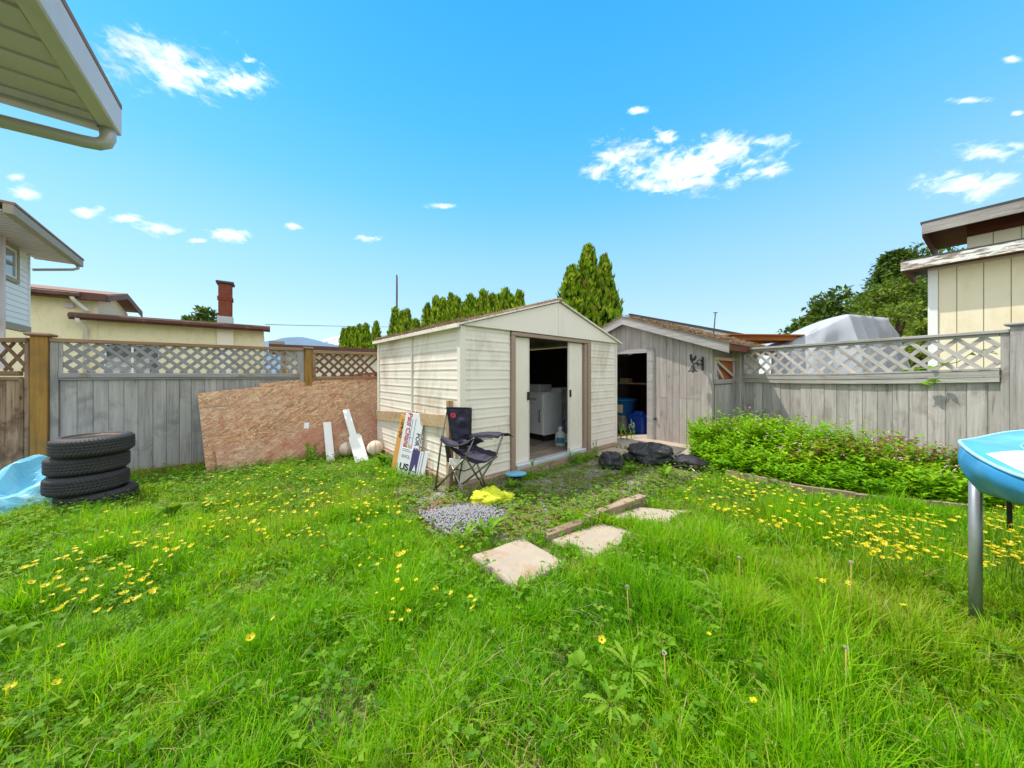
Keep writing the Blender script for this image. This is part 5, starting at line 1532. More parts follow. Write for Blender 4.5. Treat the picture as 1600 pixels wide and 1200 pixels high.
# ------------------------------------------------------------------ tyres
def tyre_mesh(Rr, W, nseg=300):
    prof = [(Rr * .66, .02), (Rr * .68, .006), (Rr * .76, .0), (Rr * .90, .006), (Rr * .955, .022)]
    nT = 15
    tread = [(Rr * (1 - .018 * abs(2 * i / (nT - 1) - 1) ** 3), .026 + (W - .052) * i / (nT - 1)) for i in range(nT)]
    prof2 = prof + tread + [(p[0], W - p[1]) for p in prof[::-1]]
    m = len(prof2)
    V = np.zeros((nseg * m, 3)); 
    pr = np.array(prof2)
    ang = np.arange(nseg) / nseg * 2 * np.pi
    rr = np.repeat(pr[None, :, 0], nseg, 0).copy()
    i0, i1 = len(prof), len(prof) + nT
    for j in range(i0, i1):
        q = (j - i0) / (nT - 1) * 2 - 1
        ph = (np.arange(nseg) % 6) ; shift = int(round(abs(q) * 6))
        groove = ((np.arange(nseg) + shift) % 5 == 0) | (abs(abs(q) - .43) < .05) | (abs(q) < .01)
        rr[groove, j] -= .011
    for j in (i0 - 1, i0 - 2, i1, i1 + 1):
        g = (np.arange(nseg) + 6) % 5 == 0
        rr[g, j] -= .004
    X = rr * np.cos(ang)[:, None]; Yy = rr * np.sin(ang)[:, None]; Z = np.repeat(pr[None, :, 1], nseg, 0)
    V = np.stack([X, Yy, Z], 2).reshape(-1, 3)
    idx = np.arange(nseg * m).reshape(nseg, m); nxt = np.roll(idx, -1, 0)
    Q = np.stack([idx[:, :-1], nxt[:, :-1], nxt[:, 1:], idx[:, 1:]], 2).reshape(-1, 4)
    return np_mesh('tyre', V, Q, M['rubber'])
TR, TWD = .252, .168
tym = tyre_mesh(TR, TWD)
rm = MB(); rm.lathe([(TR * .67, .012), (TR * .70, .018), (TR * .68, .03), (TR * .60, .045), (TR * .58, .10), (TR * .52, .115), (TR * .40, .10), (TR * .30, .12), (TR * .16, .125), (TR * .12, .10), (0, .10)], 36)
rm.lathe([(TR * .58, .10), (TR * .60, TWD - .03), (TR * .67, TWD - .014), (TR * .70, TWD - .01), (TR * .69, TWD - .02), (TR * .57, TWD - .045), (TR * .55, .11)], 36)
for k in range(4):
    a = R(45 + 90 * k); rm.tube([(TR * .24 * math.cos(a), TR * .24 * math.sin(a), .10), (TR * .24 * math.cos(a), TR * .24 * math.sin(a), .132)], .009, 6)
rmm = rm.mesh('rim', M['rim_steel'])
tdir = Vector(((142 - 800) / FX, 1, 0)).normalized() * 4.92
tl = ['topmost tyre of the stack, its rusty steel rim showing', 'second tyre from the top of the stack', 'third tyre from the top of the stack', 'bottom tyre of the stack, half sunk in grass and blue tarp']
offs = [(.03, .0, .035), (-.03, .01, -.01), (-.012, -.01, .02), (.03, .03, -.015)]
for i in range(4):
    zb_ = -.03 + TWD * (3 - i) * .998
    T_ = thing('car_tyre', tl[i], 'tyre', (tdir.x + offs[i][0], tdir.y + offs[i][1], zb_), i * 1.1, 'stack of four used tyres')
    T_.rotation_euler.x = offs[i][2] * .25
    link('tyre', tym, T_); link('rim', rmm, T_)

# ------------------------------------------------------------------ crumpled blue tarp on the left
TB = thing('crumpled_tarp', 'crumpled pale blue tarp lying in the grass left of the tyre stack', 'tarp', (-4.75, 2.98, 0), 0)
def tarp_h(x, y):
    p = Vector((x, y, 0))
    peak = .36 * max(0, 1 - abs(x - .22) * 2.8 - abs(y - .14) * 1.7)
    fold = .24 * max(0, 1 - abs((y - .02) - .28 * (x)) * 2.9) * (1 - .4 * max(0, -x))
    fold2 = .16 * max(0, 1 - abs((y + .30) + .22 * x) * 4.2)
    cr = .16 * abs(mnoise.noise(p * 3.1)) + .07 * abs(mnoise.noise(p * 7)) + .03 * abs(mnoise.noise(p * 15))
    ed = max(0, min(1, (.62 - abs(y)) * 5)) * max(0, min(1, (.60 - abs(x)) * 6))
    return .02 + (max(peak, fold, fold2) + cr) * ed
cm = MB()
cm.grid(lambda a, b: (-.95 + 1.62 * a + .05 * mnoise.noise(Vector((b * 5, a * 2, 1))), -.52 + 1.05 * b + .06 * mnoise.noise(Vector((a * 5, b * 2, 2))), tarp_h(-.95 + 1.62 * a, -.52 + 1.05 * b)), 60, 46, smooth=False)
thicken(cm.build('tarp_sheet', M['blue_tarp'], TB), .003)
fl = MB()
fl.grid(lambda a, b: (-.10 + .80 * a + .03 * b, -.60 - .22 * b + .05 * a + .02 * math.sin(a * 9), .30 - .26 * b * (1 - .2 * a) + .025 * mnoise.noise(Vector((a * 5, b * 3, 3)))), 24, 10, smooth=False)
thicken(fl.build('turned_flap', M['tarp_white'], TB), .003)

# ------------------------------------------------------------------ folding chair
CO = Vector((-.46, 3.38, .0))
CH = thing('camping_chair', 'navy folding camping chair with a red emblem beside the metal shed', 'chair', CO, 0)
q_ = lambda u, v, Y: pp(u, v, Y) - CO
FA, FB, FC_, FD = [Vector((p.x, p.y, .045)) for p in (gp(680, 766, .04) - CO, gp(730, 783, .04) - CO, gp(758, 767, .04) - CO, gp(715, 763, .04) - CO)]
TLp, TRp_ = q_(698, 637, 3.27), q_(736, 638, 3.24)
SFL, SFR, SBL, SBR = q_(724, 713, 3.00), q_(778, 706, 3.10), q_(699, 694, 3.22), q_(738, 692, 3.25)
AFL, AFR, ABL, ABR = q_(741, 684, 3.02), q_(787, 677, 3.08), q_(691, 681, 3.26), q_(733, 679, 3.24)
def ctube(name, pts, r=.0095): return MB().tube(pts, r, 8).build(name, M['chair_steel'], CH)
ctube('back_post', [FA, FA.lerp(TLp, .5) + Vector((-.008, .012, 0)), TLp + Vector((0, .016, 0))])
ctube('back_post', [FD, FD.lerp(TRp_, .5) + Vector((0, .02, 0)), TRp_ + Vector((0, .018, 0))])
ctube('front_post', [FC_, SFL + Vector((.02, 0, -.01)), AFL])
ctube('front_post', [FB, SFR + Vector((-.02, .0, -.03)), AFR])
ctube('cross_brace', [FA + Vector((.01, 0, .01)), SFL + Vector((.01, .02, -.02))])
ctube('cross_brace', [FB + Vector((-.01, 0, .01)), SBL + Vector((.01, 0, -.13))])
ctube('cross_brace', [FA + Vector((.0, .012, .01)), SBR + Vector((-.02, .0, -.10))])
ctube('cross_brace', [FD + Vector((.0, .0, .01)), SBL + Vector((.02, .01, -.10))])
ctube('cross_brace', [FC_ + Vector((.01, .012, .01)), SBR + Vector((.0, .02, -.08))])
ctube('cross_brace', [FD + Vector((.012, .0, .01)), SFR + Vector((-.01, .02, -.05))])
for P_ in (FA, FB, FC_, FD):
    MB().box(-.018, .018, -.018, .018, -.012, .018, M=Matrix.Translation(P_), bev=.006).build('foot', M['black_plastic'], CH)
def seatp(a, b):   # a front->back, b left->right
    p = SFL.lerp(SFR, b).lerp(SBL.lerp(SBR, b), a)
    w = 1 - (2 * b - 1) ** 2
    return p + Vector((0, 0, -.085 * w * (1 - .35 * a) - .02 * math.sin(a * 3.14) + .012 * mnoise.noise(Vector((a * 5, b * 5, 1)))))
st = MB().grid(seatp, 20, 20); so = st.build('seat', M['fabric_navy'], CH); thicken(so, .005)
MB().tube([seatp(0, t) for t in np.linspace(0, 1, 16)], .007, 6).build('piping', M['fabric_black'], so)
BLo, BRo = q_(709, 697, 3.22), q_(735, 694, 3.23)
def backp(a, b):   # a bottom->top
    p = BLo.lerp(BRo, b).lerp(TLp.lerp(TRp_, b), a)
    w = 1 - (2 * b - 1) ** 4
    n_ = Vector((.3, -.95, 0))
    cr = .016 * mnoise.noise(Vector((a * 5.5, b * 3.4, 5))) + .012 * abs(mnoise.noise(Vector((a * 11, b * 8, 2))))
    return p - n_ * (-.005 * w * math.sin(min(1, a * 1.1) * 3.14) + cr * w)
bk_ = MB().grid(backp, 34, 26); bo_ = bk_.build('backrest', M['fabric_navy'], CH); thicken(bo_, .005)
for bb_ in (0, 1): MB().tube([backp(t, bb_) for t in np.linspace(0, 1, 14)], .010, 6).build('piping', M['fabric_black'], bo_)
MB().tube([backp(1, t) for t in np.linspace(0, 1, 12)], .010, 6).build('piping', M['fabric_black'], bo_)
c0 = backp(.80, .24); cu_ = (backp(.86, .24) - backp(.74, .24)).normalized(); cv_ = (backp(.80, .34) - backp(.80, .14)).normalized(); cn_ = cv_.cross(cu_).normalized()
if cn_.y > 0: cn_ = -cn_
em_ = MB(); ring = []
for rr_ in (.026, .013):
    ring.append([c0 + cn_ * .016 + (cu_ * math.cos(a) + cv_ * math.sin(a)) * rr_ for a in np.linspace(0, 2 * math.pi, 20, endpoint=False)])
em_.add(ring[0] + ring[1], [[i, (i + 1) % 20, 20 + (i + 1) % 20, 20 + i] for i in range(20)])
em_.add([c0 + cn_ * .016 + (cu_ * math.cos(a) + cv_ * math.sin(a)) * .007 for a in np.linspace(0, 2 * math.pi, 12, endpoint=False)], [list(range(12))])
thicken(em_.build('emblem', M['red'], bo_), .003)
side = Vector((.75, .25, 0)).normalized()
for i, (a0, a1) in enumerate(((ABL, AFL), (ABR, AFR))):
    def armp(a, b, i=i, a0=a0, a1=a1):
        p = a0.lerp(a1 + (a1 - a0) * .06, a)
        w = .02 + .055 * math.sin(min(1, a * 1.15) * math.pi * .55)
        dip = (-.05 if i == 0 else .02) * math.sin(a * math.pi * (1.0 if i == 0 else 1))
        return p + side * ((b - .5) * 2 * w) + Vector((0, 0, -.040 * (2 * abs(b - .5)) ** 2 + dip + .008 * mnoise.noise(Vector((a * 5, b * 5, i)))))
    ao = MB().grid(armp, 20, 9).build('armrest', M['fabric_navy'], CH); thicken(ao, .005)
    MB().tube([armp(t, 0) for t in np.linspace(0, 1, 14)], .006, 6).build('piping', M['fabric_black'], ao)
    if i == 0:
        cc_ = armp(.62, .5)
        MB().lathe([(.040, -.07), (.046, 0), (.048, .006), (.042, .006), (.038, -.06), (0, -.068)], 18, c=tuple(cc_ + Vector((0, 0, .004)))).build('cup_holder', M['fabric_black'], ao)
    else:
        ck = MB().grid(lambda a, b: armp(.30 + .42 * a, .35) + Vector((0, -.005, -.02 - .075 * b * (1 - .3 * a) + .008 * math.sin(a * 3))), 10, 6)
        thicken(ck.build('cup_pocket', M['mesh_white'], ao), .003)
pk = MB().grid(lambda a, b: q_(702 + 18 * a, 716 + 11 * b + 2 * a, 3.17 - .06 * a) + Vector((0, .008 * math.sin(a * 5), 0)), 8, 8)
thicken(pk.build('side_pocket', M['mesh_white'], CH), .003)
sp2 = MB().grid(lambda a, b: q_(695 + 7 * a + 4 * b, 696 + 26 * b, 3.21 - .03 * a), 8, 8)
thicken(sp2.build('side_flap', M['fabric_black'], CH), .003)
MB().tube([q_(712, 733, 3.2), q_(725, 736, 3.2), q_(738, 731, 3.2), q_(745, 722, 3.2)], .006, 6).build('strap', M['fabric_black'], CH)

# ------------------------------------------------------------------ estate signs stacked against the left shed wall
def shed_pt(x, y, z): return Vector(local(SH, (x, y, z)))
def sign(name, label, x, y, phi, w, h, mat, tilt, back=.10, group='old sale signs leaning on the shed', t=.008, zf=.0):
    """board with its lower edge at (x, y); local X runs to the viewer's right, turned phi towards the camera side, leaning back"""
    w *= .84; h *= .95
    Mx = Matrix.Translation((x, y, zf)) @ Matrix.Rotation(-phi, 4, 'Z') @ Matrix.Rotation(-math.atan2(back, h), 4, 'X') @ Matrix.Rotation(tilt, 4, 'Y')
    T_ = bpy.data.objects.new(name, None); col.objects.link(T_); T_.empty_display_size = .1
    T_.matrix_world = Mx
    setp(T_, label, 'sign', group)
    MB().box(-w / 2, w / 2, 0, t, 0, h, bev=.002).build('board', mat, T_)
    return T_
def lettering(parent, txt, size, x, z, mat, rot=0.0, name='lettering', bold=.0, squeeze=1.0):
    me = text_mesh(txt, size, mat, .0006, bold)
    o = link(name, me, parent)
    o.matrix_local = Matrix.Translation((x, -.0012, z)) @ Matrix.Rotation(rot, 4, 'Y') @ Matrix.Rotation(R(90), 4, 'X') @ Matrix.Diagonal((squeeze, 1, 1, 1))
    return o
def flat(parent, name, x0, x1, z0, z1, mat):
    return MB().box(x0, x1, -.0012, -.0002, z0, z1).build(name, mat, parent)
TL = R(8); PH = R(24)
s1 = sign('sale_sign', 'orange sign with a brown telephone number, leftmost of the leaning signs', -1.455, 3.995, PH, 0.14, 0.74, M['orange_sign'], TL, .07)
lettering(s1, '604-50', .085, -.028, .66, M['print_brown'], R(90), bold=.002)
s2 = sign('sale_sign', 'white sign with a red agent name running down it, second of the leaning signs', -1.372, 3.955, PH, 0.17, 0.76, M['white_sign'], TL, .07)
lettering(s2, 'Paul Chana', .094, -.02, .735, M['print_red'], R(90), bold=.002)
s3 = sign('sale_sign', 'white sign with grey rules and a gold mark, third of the leaning signs', -1.295, 3.92, PH, 0.13, 0.77, M['white_sign'], TL, .07)
for xx in (-.055, -.03, .02, .05): flat(s3, 'rule', xx, xx + .007, .02, .66, M['print_blue'])
flat(s3, 'gold_mark', -.018, .012, .30, .35, M['print_gold'])
flat(s3, 'rule', -.06, .06, .43, .437, M['print_grey'])
s4 = sign('sale_sign', 'white sign reading FOR SALE sideways, rightmost of the tall leaning signs', -1.222, 3.885, PH, 0.14, 0.77, M['white_sign'], TL, .07)
lettering(s4, 'FOR SALE', .082, -.01, .50, M['print_black'], R(90), bold=.0015)
flat(s4, 'rule', -.06, -.052, .1, .66, M['print_grey'])
for xx in (.03, .06): s4w = MB().tube([(xx, .004, .3), (xx + .004, .004, .80)], .0035, 6).build('stake_wire', M['wire'], s4)
s3w = MB().tube([(-.02, .012, .3), (-.016, .012, .77)], .0035, 6).build('stake_wire', M['wire'], s3)
s5 = sign('sale_sign', 'low white sign with dark lettering and a purple picture in front of the tall ones', -1.235, 3.77, R(16), .36, .40, M['white_sign'], R(8), .06, zf=-.06)
lettering(s5, 'US', .105, -.135, .13, M['print_black'], 0, bold=.004)
lettering(s5, 'EXCL', .048, -.135, .27, M['print_grey'], 0, bold=.001)
flat(s5, 'rule', -.14, -.02, .345, .352, M['print_grey']); flat(s5, 'rule', -.14, -.05, .365, .372, M['print_grey'])
flat(s5, 'picture', .0, .10, .02, .385, M['print_purple'])
pk_ = MB().prism([(.03, .10), (.10, .10), (.065, .22)], 'y', -.0022, -.0013).build('pale_shape', M['white_sign'], s5)
flat(s5, 'rule', .12, .126, .0, .39, M['print_grey'])
s6 = sign('sale_sign', 'plain white narrow sign standing at the right end of the low one', -1.065, 3.72, R(16), .075, .41, M['white_sign'], R(8), .06, zf=-.08)
flat(s6, 'rule', -.03, -.02, .0, .39, M['print_blue'])

# ------------------------------------------------------------------ bags and small things by the doors
def bag(name, label, loc, rx, ry, h, mat, seed, knot, n1=64, n2=34, rz=0, pw=1.6, cr=.10):
    T_ = thing(name, label, 'bag', loc, rz)
    def f(a, b):
        th = 2 * math.pi * a; ph = (b - .5) * math.pi
        c = math.copysign(abs(math.cos(ph)) ** .75, math.cos(ph)); s_ = math.sin(ph)
        d = Vector((math.cos(th) * c, math.sin(th) * c, s_))
        q = 1 + cr * mnoise.noise(d * 1.8 + Vector((seed, 0, 0))) + cr * .9 * (abs(mnoise.noise(d * 4.3 + Vector((0, seed, 0)))) - .25) + cr * .4 * (abs(mnoise.noise(d * 9 + Vector((0, 0, seed)))) - .2)
        q += .05 * math.sin(th * 11 + seed) * max(0, s_) ** 2
        z = h * .42 + d.z * h * .56 * q
        return (d.x * rx * q, d.y * ry * q, max(-.01, z))
    MB().grid(f, n1, n2, closed_u=True).build('body', mat, T_)
    if knot:
        kx, kz = knot
        kb = MB()
        kb.grid(lambda a, b: ((kx + .02 * math.cos(6.283 * a) * (1 - .3 * b) + b * .05), .018 * math.sin(6.283 * a) * (1 + b), kz + .06 * b + .012 * math.sin(a * 25)), 16, 6, closed_u=True)
        thicken(kb.build('knot', mat, T_), .003)
    return T_
g = gp(955, 733); bag('bin_bag', 'small round black bin bag near the shed corner', (g.x, g.y, 0), .155, .13, .22, M['bag_black'], 2.1, (-.15, .06), rz=.2, cr=.17)
g = gp(1021, 728); bag('bin_bag', 'large slumped black bin bag on the concrete apron', (g.x, g.y + .10, 0), .31, .23, .27, M['bag_black'], 5.7, None, rz=-.3, cr=.27)
g = gp(765, 786); bag('yellow_bag', 'crumpled bright yellow plastic bag on the gravel in front of the chair', (g.x, g.y, -.01), .19, .12, .14, M['bag_yellow'], 8.3, None, rz=.25, cr=.34)
# collapsed black chair next to the large bag
g = gp(1066, 733)
FC = thing('folded_chair', 'collapsed black folding chair with pale tubes lying by the large bin bag', 'chair', (g.x, g.y, 0), R(-28))
for k, (a, b) in enumerate((((-.30, .12, .26), (.05, -.05, .04)), ((-.16, -.10, .03), (.30, .05, .12)), ((-.05, .06, .12), (.42, -.10, .02)), ((.0, .02, .1), (.20, -.28, .01)), ((-.26, -.04, .05), (-.02, .10, .20)))):
    MB().tube([a, b], .009, 7).build('tube', M['chair_steel'], FC)
ff = MB().grid(lambda a, b: (-.12 + .40 * a, -.10 + .22 * b + .02 * math.sin(a * 7), .09 + .09 * math.sin(a * 3.1) * math.sin(b * 3.1) + .05 * abs(mnoise.noise(Vector((a * 5, b * 4, 3))))), 20, 12)
thicken(ff.build('fabric', M['fabric_black'], FC), .004)
# blue disc on a dark stand
g = gp(806, 757)
DSK = thing('blue_step', 'round blue topped step stool with a dark base in front of the shed door', 'stool', (g.x, g.y, 0), .2)
dk = MB(); dk.lathe([(0, .105), (.112, .105), (.12, .112), (.12, .122), (.113, .128), (0, .124)], 30)
for i in range(len(dk.v)): dk.v[i].y *= .62
dk.build('top', M['blue_board'], DSK)
dk = MB(); dk.lathe([(.0, -.01), (.075, -.01), (.07, .02), (.06, .10), (0, .104)], 20)
for i in range(len(dk.v)): dk.v[i].y *= .6
dk.build('base', M['black_plastic'], DSK)

# ------------------------------------------------------------------ paving, timber edging, gravel
def slab(label, pts, seed, z=.024, t=.07):
    P = [gp(*p) for p in pts]
    c = sum(P, Vector()) / len(P)
    n_ = len(P); out = []
    for i in range(n_):
        for k in range(6):
            q = P[i].lerp(P[(i + 1) % n_], k / 6); q = c + (q - c) * (1 + .07 * mnoise.noise(q * 5 + Vector((seed, 0, 0)))); out.append(q - c)
    m = len(out); vs = []; fs = []
    for (s_, zz_) in ((1.0, -t), (1.0, z - .012), (.97, z), (.6, z + .004), (.3, z)):
        vs += [(q.x * s_, q.y * s_, zz_ + (.004 * mnoise.noise(Vector((q.x * s_ * 5, q.y * s_ * 5, seed))))) for q in out]
    vs.append((0, 0, z))
    for r in range(4):
        for i in range(m): fs.append([r * m + i, r * m + (i + 1) % m, (r + 1) * m + (i + 1) % m, (r + 1) * m + i])
    for i in range(m): fs.append([4 * m + i, 4 * m + (i + 1) % m, 5 * m])
    o = MB().add(vs, fs, False).build('paving_slab', M['slab']); o.location = c
    return setp(o, label, 'paving slab', 'stepping slabs in the lawn')
SLABS = [[(738, 872), (818, 846), (884, 884), (808, 926)], [(862, 848), (940, 820), (1000, 838), (926, 880)], [(938, 812), (1000, 797), (1075, 802), (1030, 828)]]
slab('nearest paving slab of three, orange stained, low in the lawn', SLABS[0], 1)
slab('middle paving slab beside the short timber edging', SLABS[1], 2)
slab('farthest paving slab, partly overgrown, right of the timber edging', SLABS[2], 3)
def timber(label, u0, v0, u1, v1, w, h, mat, z=0.0, name='timber_edging', group=None):
    a, b = gp(u0, v0), gp(u1, v1)
    d = b - a; ln = d.length
    m_ = MB(); n_ = 14; vs = []; fs = []
    for i in range(n_ + 1):
        x = ln * i / n_; j = lambda k: .006 * mnoise.noise(Vector((x * 4, k, u0 * .1)))
        vs += [(x, -w / 2 + j(1), -.08), (x, -w / 2 + j(2), h + j(3)), (x, w / 2 + j(4), h + j(5)), (x, w / 2 + j(6), -.08)]
    for i in range(n_):
        for k in range(3): fs.append([i * 4 + k, i * 4 + k + 1, i * 4 + 5 + k, i * 4 + 4 + k][::-1])
    fs += [[0, 1, 2, 3], [n_ * 4 + 3, n_ * 4 + 2, n_ * 4 + 1, n_ * 4]]
    o = m_.add(vs, fs).build(name, mat)
    o.location = (a.x, a.y, z); o.rotation_euler.z = math.atan2(d.y, d.x)
    return setp(o, label, 'timber', group)
timber('near half of the short timber edging along the paving slabs', 852, 846, 918, 822, .07, .06, M['base_timber'], .0, group='timber edging by the slabs')
timber('far half of the short timber edging, thicker and paler', 916, 822, 1004, 787, .075, .085, M['base_timber'], .0, group='timber edging by the slabs')
timber('left bed edging board, low behind buttercups', 1135, 746, 1236, 768, .045, .09, M['base_timber'], .0, 'bed_edging', 'bed edging boards')
timber('middle bed edging board, thickest and most exposed', 1234, 774, 1335, 789, .05, .115, M['base_timber'], .0, 'bed_edging', 'bed edging boards')
timber('right bed edging board running behind the trampoline leg', 1335, 788, 1530, 808, .045, .10, M['base_timber'], .0, 'bed_edging', 'bed edging boards')

# ------------------------------------------------------------------ trampoline
TC = Vector((3.175, .25, 0)); TRr = 1.652
TP = thing('trampoline', 'round trampoline with a sky blue padded rim and galvanised legs at the right edge', 'trampoline', TC, 0)
NP_ = 160
def padz(th, q):   # q 0 inner ..1 outer
    return .862 + .010 * math.sin(th * 9) * q + .012 * mnoise.noise(Vector((math.cos(th) * 4, math.sin(th) * 4, q * 2))) - .02 * (q - .5) ** 2
pad = MB()
pad.grid(lambda a, b: ((1.18 + (TRr - 1.18) * b) * math.cos(6.2832 * a), (1.18 + (TRr - 1.18) * b) * math.sin(6.2832 * a), padz(6.2832 * a, b)), NP_, 10, closed_u=True)
thicken(pad.build('pad', M['tramp_pad'], TP), .012)
sk = MB()
LEGA = math.atan2(1.55 - TC.y, 2.21 - TC.x)
def skirt(a, b):
    th = 6.2832 * a
    wob = -.008 + .008 * math.sin(th * 23 + 2 * math.sin(th * 5)) * b + .03 * mnoise.noise(Vector((math.cos(th) * 9, math.sin(th) * 9, b * 2))) * (.15 + .8 * b) + .012 * mnoise.noise(Vector((math.cos(th) * 25, math.sin(th) * 25, b * 5))) * b
    r = TRr + .006 + .012 * math.sin(b * 3.1) + wob - .06 * b ** 3
    return (r * math.cos(th), r * math.sin(th), padz(th, 1) - .003 - (.065 + .135 * (.5 + .5 * math.cos(6 * (th - LEGA))) ** .8) * b)
sk.grid(skirt, 260, 10, closed_u=True)
thicken(sk.build('skirt', M['tramp_skirt'], TP), .004)
pip = MB().tube([((TRr + .004) * math.cos(t), (TRr + .004) * math.sin(t), padz(t, 1) + .003) for t in np.linspace(0, 2 * math.pi, 121)], .007, 6, False); pip.build('piping', M['tramp_seam'], TP)
MB().tube([((TRr - .16) * math.cos(t), (TRr - .16) * math.sin(t), padz(t, .66) + .008) for t in np.linspace(0, 2 * math.pi, 121)], .003, 5, False).build('piping', M['tramp_seam'], TP)
mt_ = MB(); mt_.grid(lambda a, b: (1.30 * b * math.cos(6.2832 * a), 1.30 * b * math.sin(6.2832 * a), .835), 48, 4, closed_u=True)
thicken(mt_.build('mat', M['tramp_mat'], TP), .004)
MB().tube([(1.60 * math.cos(t), 1.60 * math.sin(t), .825) for t in np.linspace(0, 2 * math.pi, 97)], .021, 8, False).build('frame_ring', M['galv'], TP)
# white wedge sewn on the pad
wp = MB()
apex = Vector((1.964, 1.34, 0)) - TC; c1_ = Vector((2.20, 1.36, 0)) - TC; c2_ = Vector((1.80, 1.13, 0)) - TC
def wedge(a, b):
    e0 = apex.lerp(c1_ + (c1_ - apex) * 1.2, a); e1 = apex.lerp(c2_ + (c2_ - apex) * 1.2, a)
    p = e0.lerp(e1, b); th = math.atan2(p.y, p.x); r = min(max(p.length, 1.2), TRr - .01)
    return (r * math.cos(th), r * math.sin(th), padz(th, (r - 1.18) / (TRr - 1.18)) + .0085)
wp.grid(wedge, 16, 14); thicken(wp.build('white_patch', M['tramp_white'], TP), .002)
for k in range(6):
    a = math.atan2(1.55 - TC.y, 2.21 - TC.x) + k * math.pi / 3
    x, y = 1.605 * math.cos(a), 1.615 * math.sin(a)
    MB().tube([(x, y, -.04), (x, y, .80)], .0205, 14).build('leg', M['galv'], TP)
sp_ = pp(1576, 770, 2.0) - TC; se = pp(1578, 828, 2.05) - TC
MB().bar(sp_ + Vector((0, 0, .06)), se, .03, .006, up=(0, 1, 0)).build('strap', M['fabric_black'], TP)
# ------------------------------------------------------------------ grass and ground plants
SHP = [Vector(local(SH, p)) for p in ((-.04, -.05, 0), (SW + .03, -.05, 0), (SW + .03, SD + .1, 0), (-.04, SD + .1, 0))]
WSP = [Vector(local(WS, p)) for p in ((0, -.03, 0), (WW, -.03, 0), (WW, WDP, 0), (0, WDP, 0))]
lf = lambda x, y: Vector(local(LF, (x, y, 0)))
BED_F = [gp(1082, 722), gp(1135, 744), gp(1236, 767), gp(1335, 786), gp(1530, 806)]
rfp = lambda x, y: Vector(local(RF, (x, y, 0)))
BEDP = BED_F + [rfp(RFL + .4, -.06), rfp(RFL * .5, -.06), rfp(.0, -.06), Vector((3.28, 5.1, 0)), gp(1078, 700)]
SLP = []
for sp__ in SLABS:
    P = [gp(*p) for p in sp__]; c = sum(P, Vector()) / len(P)
    SLP.append([c + (q - c) * .86 for q in P])
GRAVP = [gp(*p) for p in ((660, 800), (700, 788), (745, 792), (782, 804), (778, 819), (750, 833), (715, 842), (686, 829), (664, 814))]

def behind_fences(P):
    # signed: behind left fence line or right fence line or left extension
    n1 = np.array([-.6046, .7965]); b = (P - np.array([-4.926, 3.45])) @ n1 > -.03
    n2 = np.array([.9266, .376]); c = (P - np.array([3.878, 5.44])) @ n2 > -.03
    d = (P[:, 1] > 3.36) & (P[:, 0] < -4.9)
    return b | c | d
def allowed(P):
    ok = ~behind_fences(P)
    for pl_ in (SHP, WSP): ok &= ~inpoly(P, pl_)
    for pl_ in SLP: ok &= ~inpoly(P, pl_)
    ok &= ~inpoly(P, [(q.x, q.y) for q in APRON])
    d2 = (P[:, 0] - tdir.x) ** 2 + (P[:, 1] - tdir.y) ** 2
    return ok & (d2 > .25 ** 2)

def sample(n_, y0, y1, wide=1.72, extra=.5, power=1.0):
    """points on the ground in the wedge in front of the house wall, denser close by"""
    y = y0 + (y1 - y0) * RNG.uniform(0, 1, n_ * 2) ** power
    x = RNG.uniform(-1, 1, n_ * 2) * (wide * y1 + extra)
    k = np.abs(x) < wide * y + extra
    return np.stack([x[k], y[k]], 1)[:n_ * 2]

def height_field(P):
    h = .085 + .028 * nfield(P, 1.3, 3) + .026 * nfield(P, 3.5, 4)
    right = np.clip((P[:, 0] - .35) / .9, 0, 1) * np.clip((2.9 - P[:, 1]) / .8, 0, 1)
    h = h + .055 * right
    leg = np.exp(-((P[:, 0] - 2.15) ** 2 + (P[:, 1] - 1.35) ** 2) / .5)
    h = h - .045 * leg
    edge = np.exp(-((P[:, 0] - 1.25) ** 2 + (P[:, 1] - 2.2) ** 2) / .05)
    h = h + .07 * edge
    for sl__ in SLABS:
        c_ = sum((gp(*p) for p in sl__), Vector()) / 4
        h = h * (1 - .5 * np.exp(-((P[:, 0] - c_.x) ** 2 + (P[:, 1] - c_.y + .12) ** 2) / .12))
    h = h * (1 - .35 * np.exp(-((P[:, 0] - tdir.x) ** 2 + (P[:, 1] - tdir.y + .3) ** 2) / .25))
    far = np.clip((P[:, 1] - 2.6) / 1.0, 0, 1)
    h = h * (1 + .55 * nfield(P, 4.2, 41) + .35 * nfield(P, 8.5, 42))
    return np.clip(h - .02 * far, .025, .32)

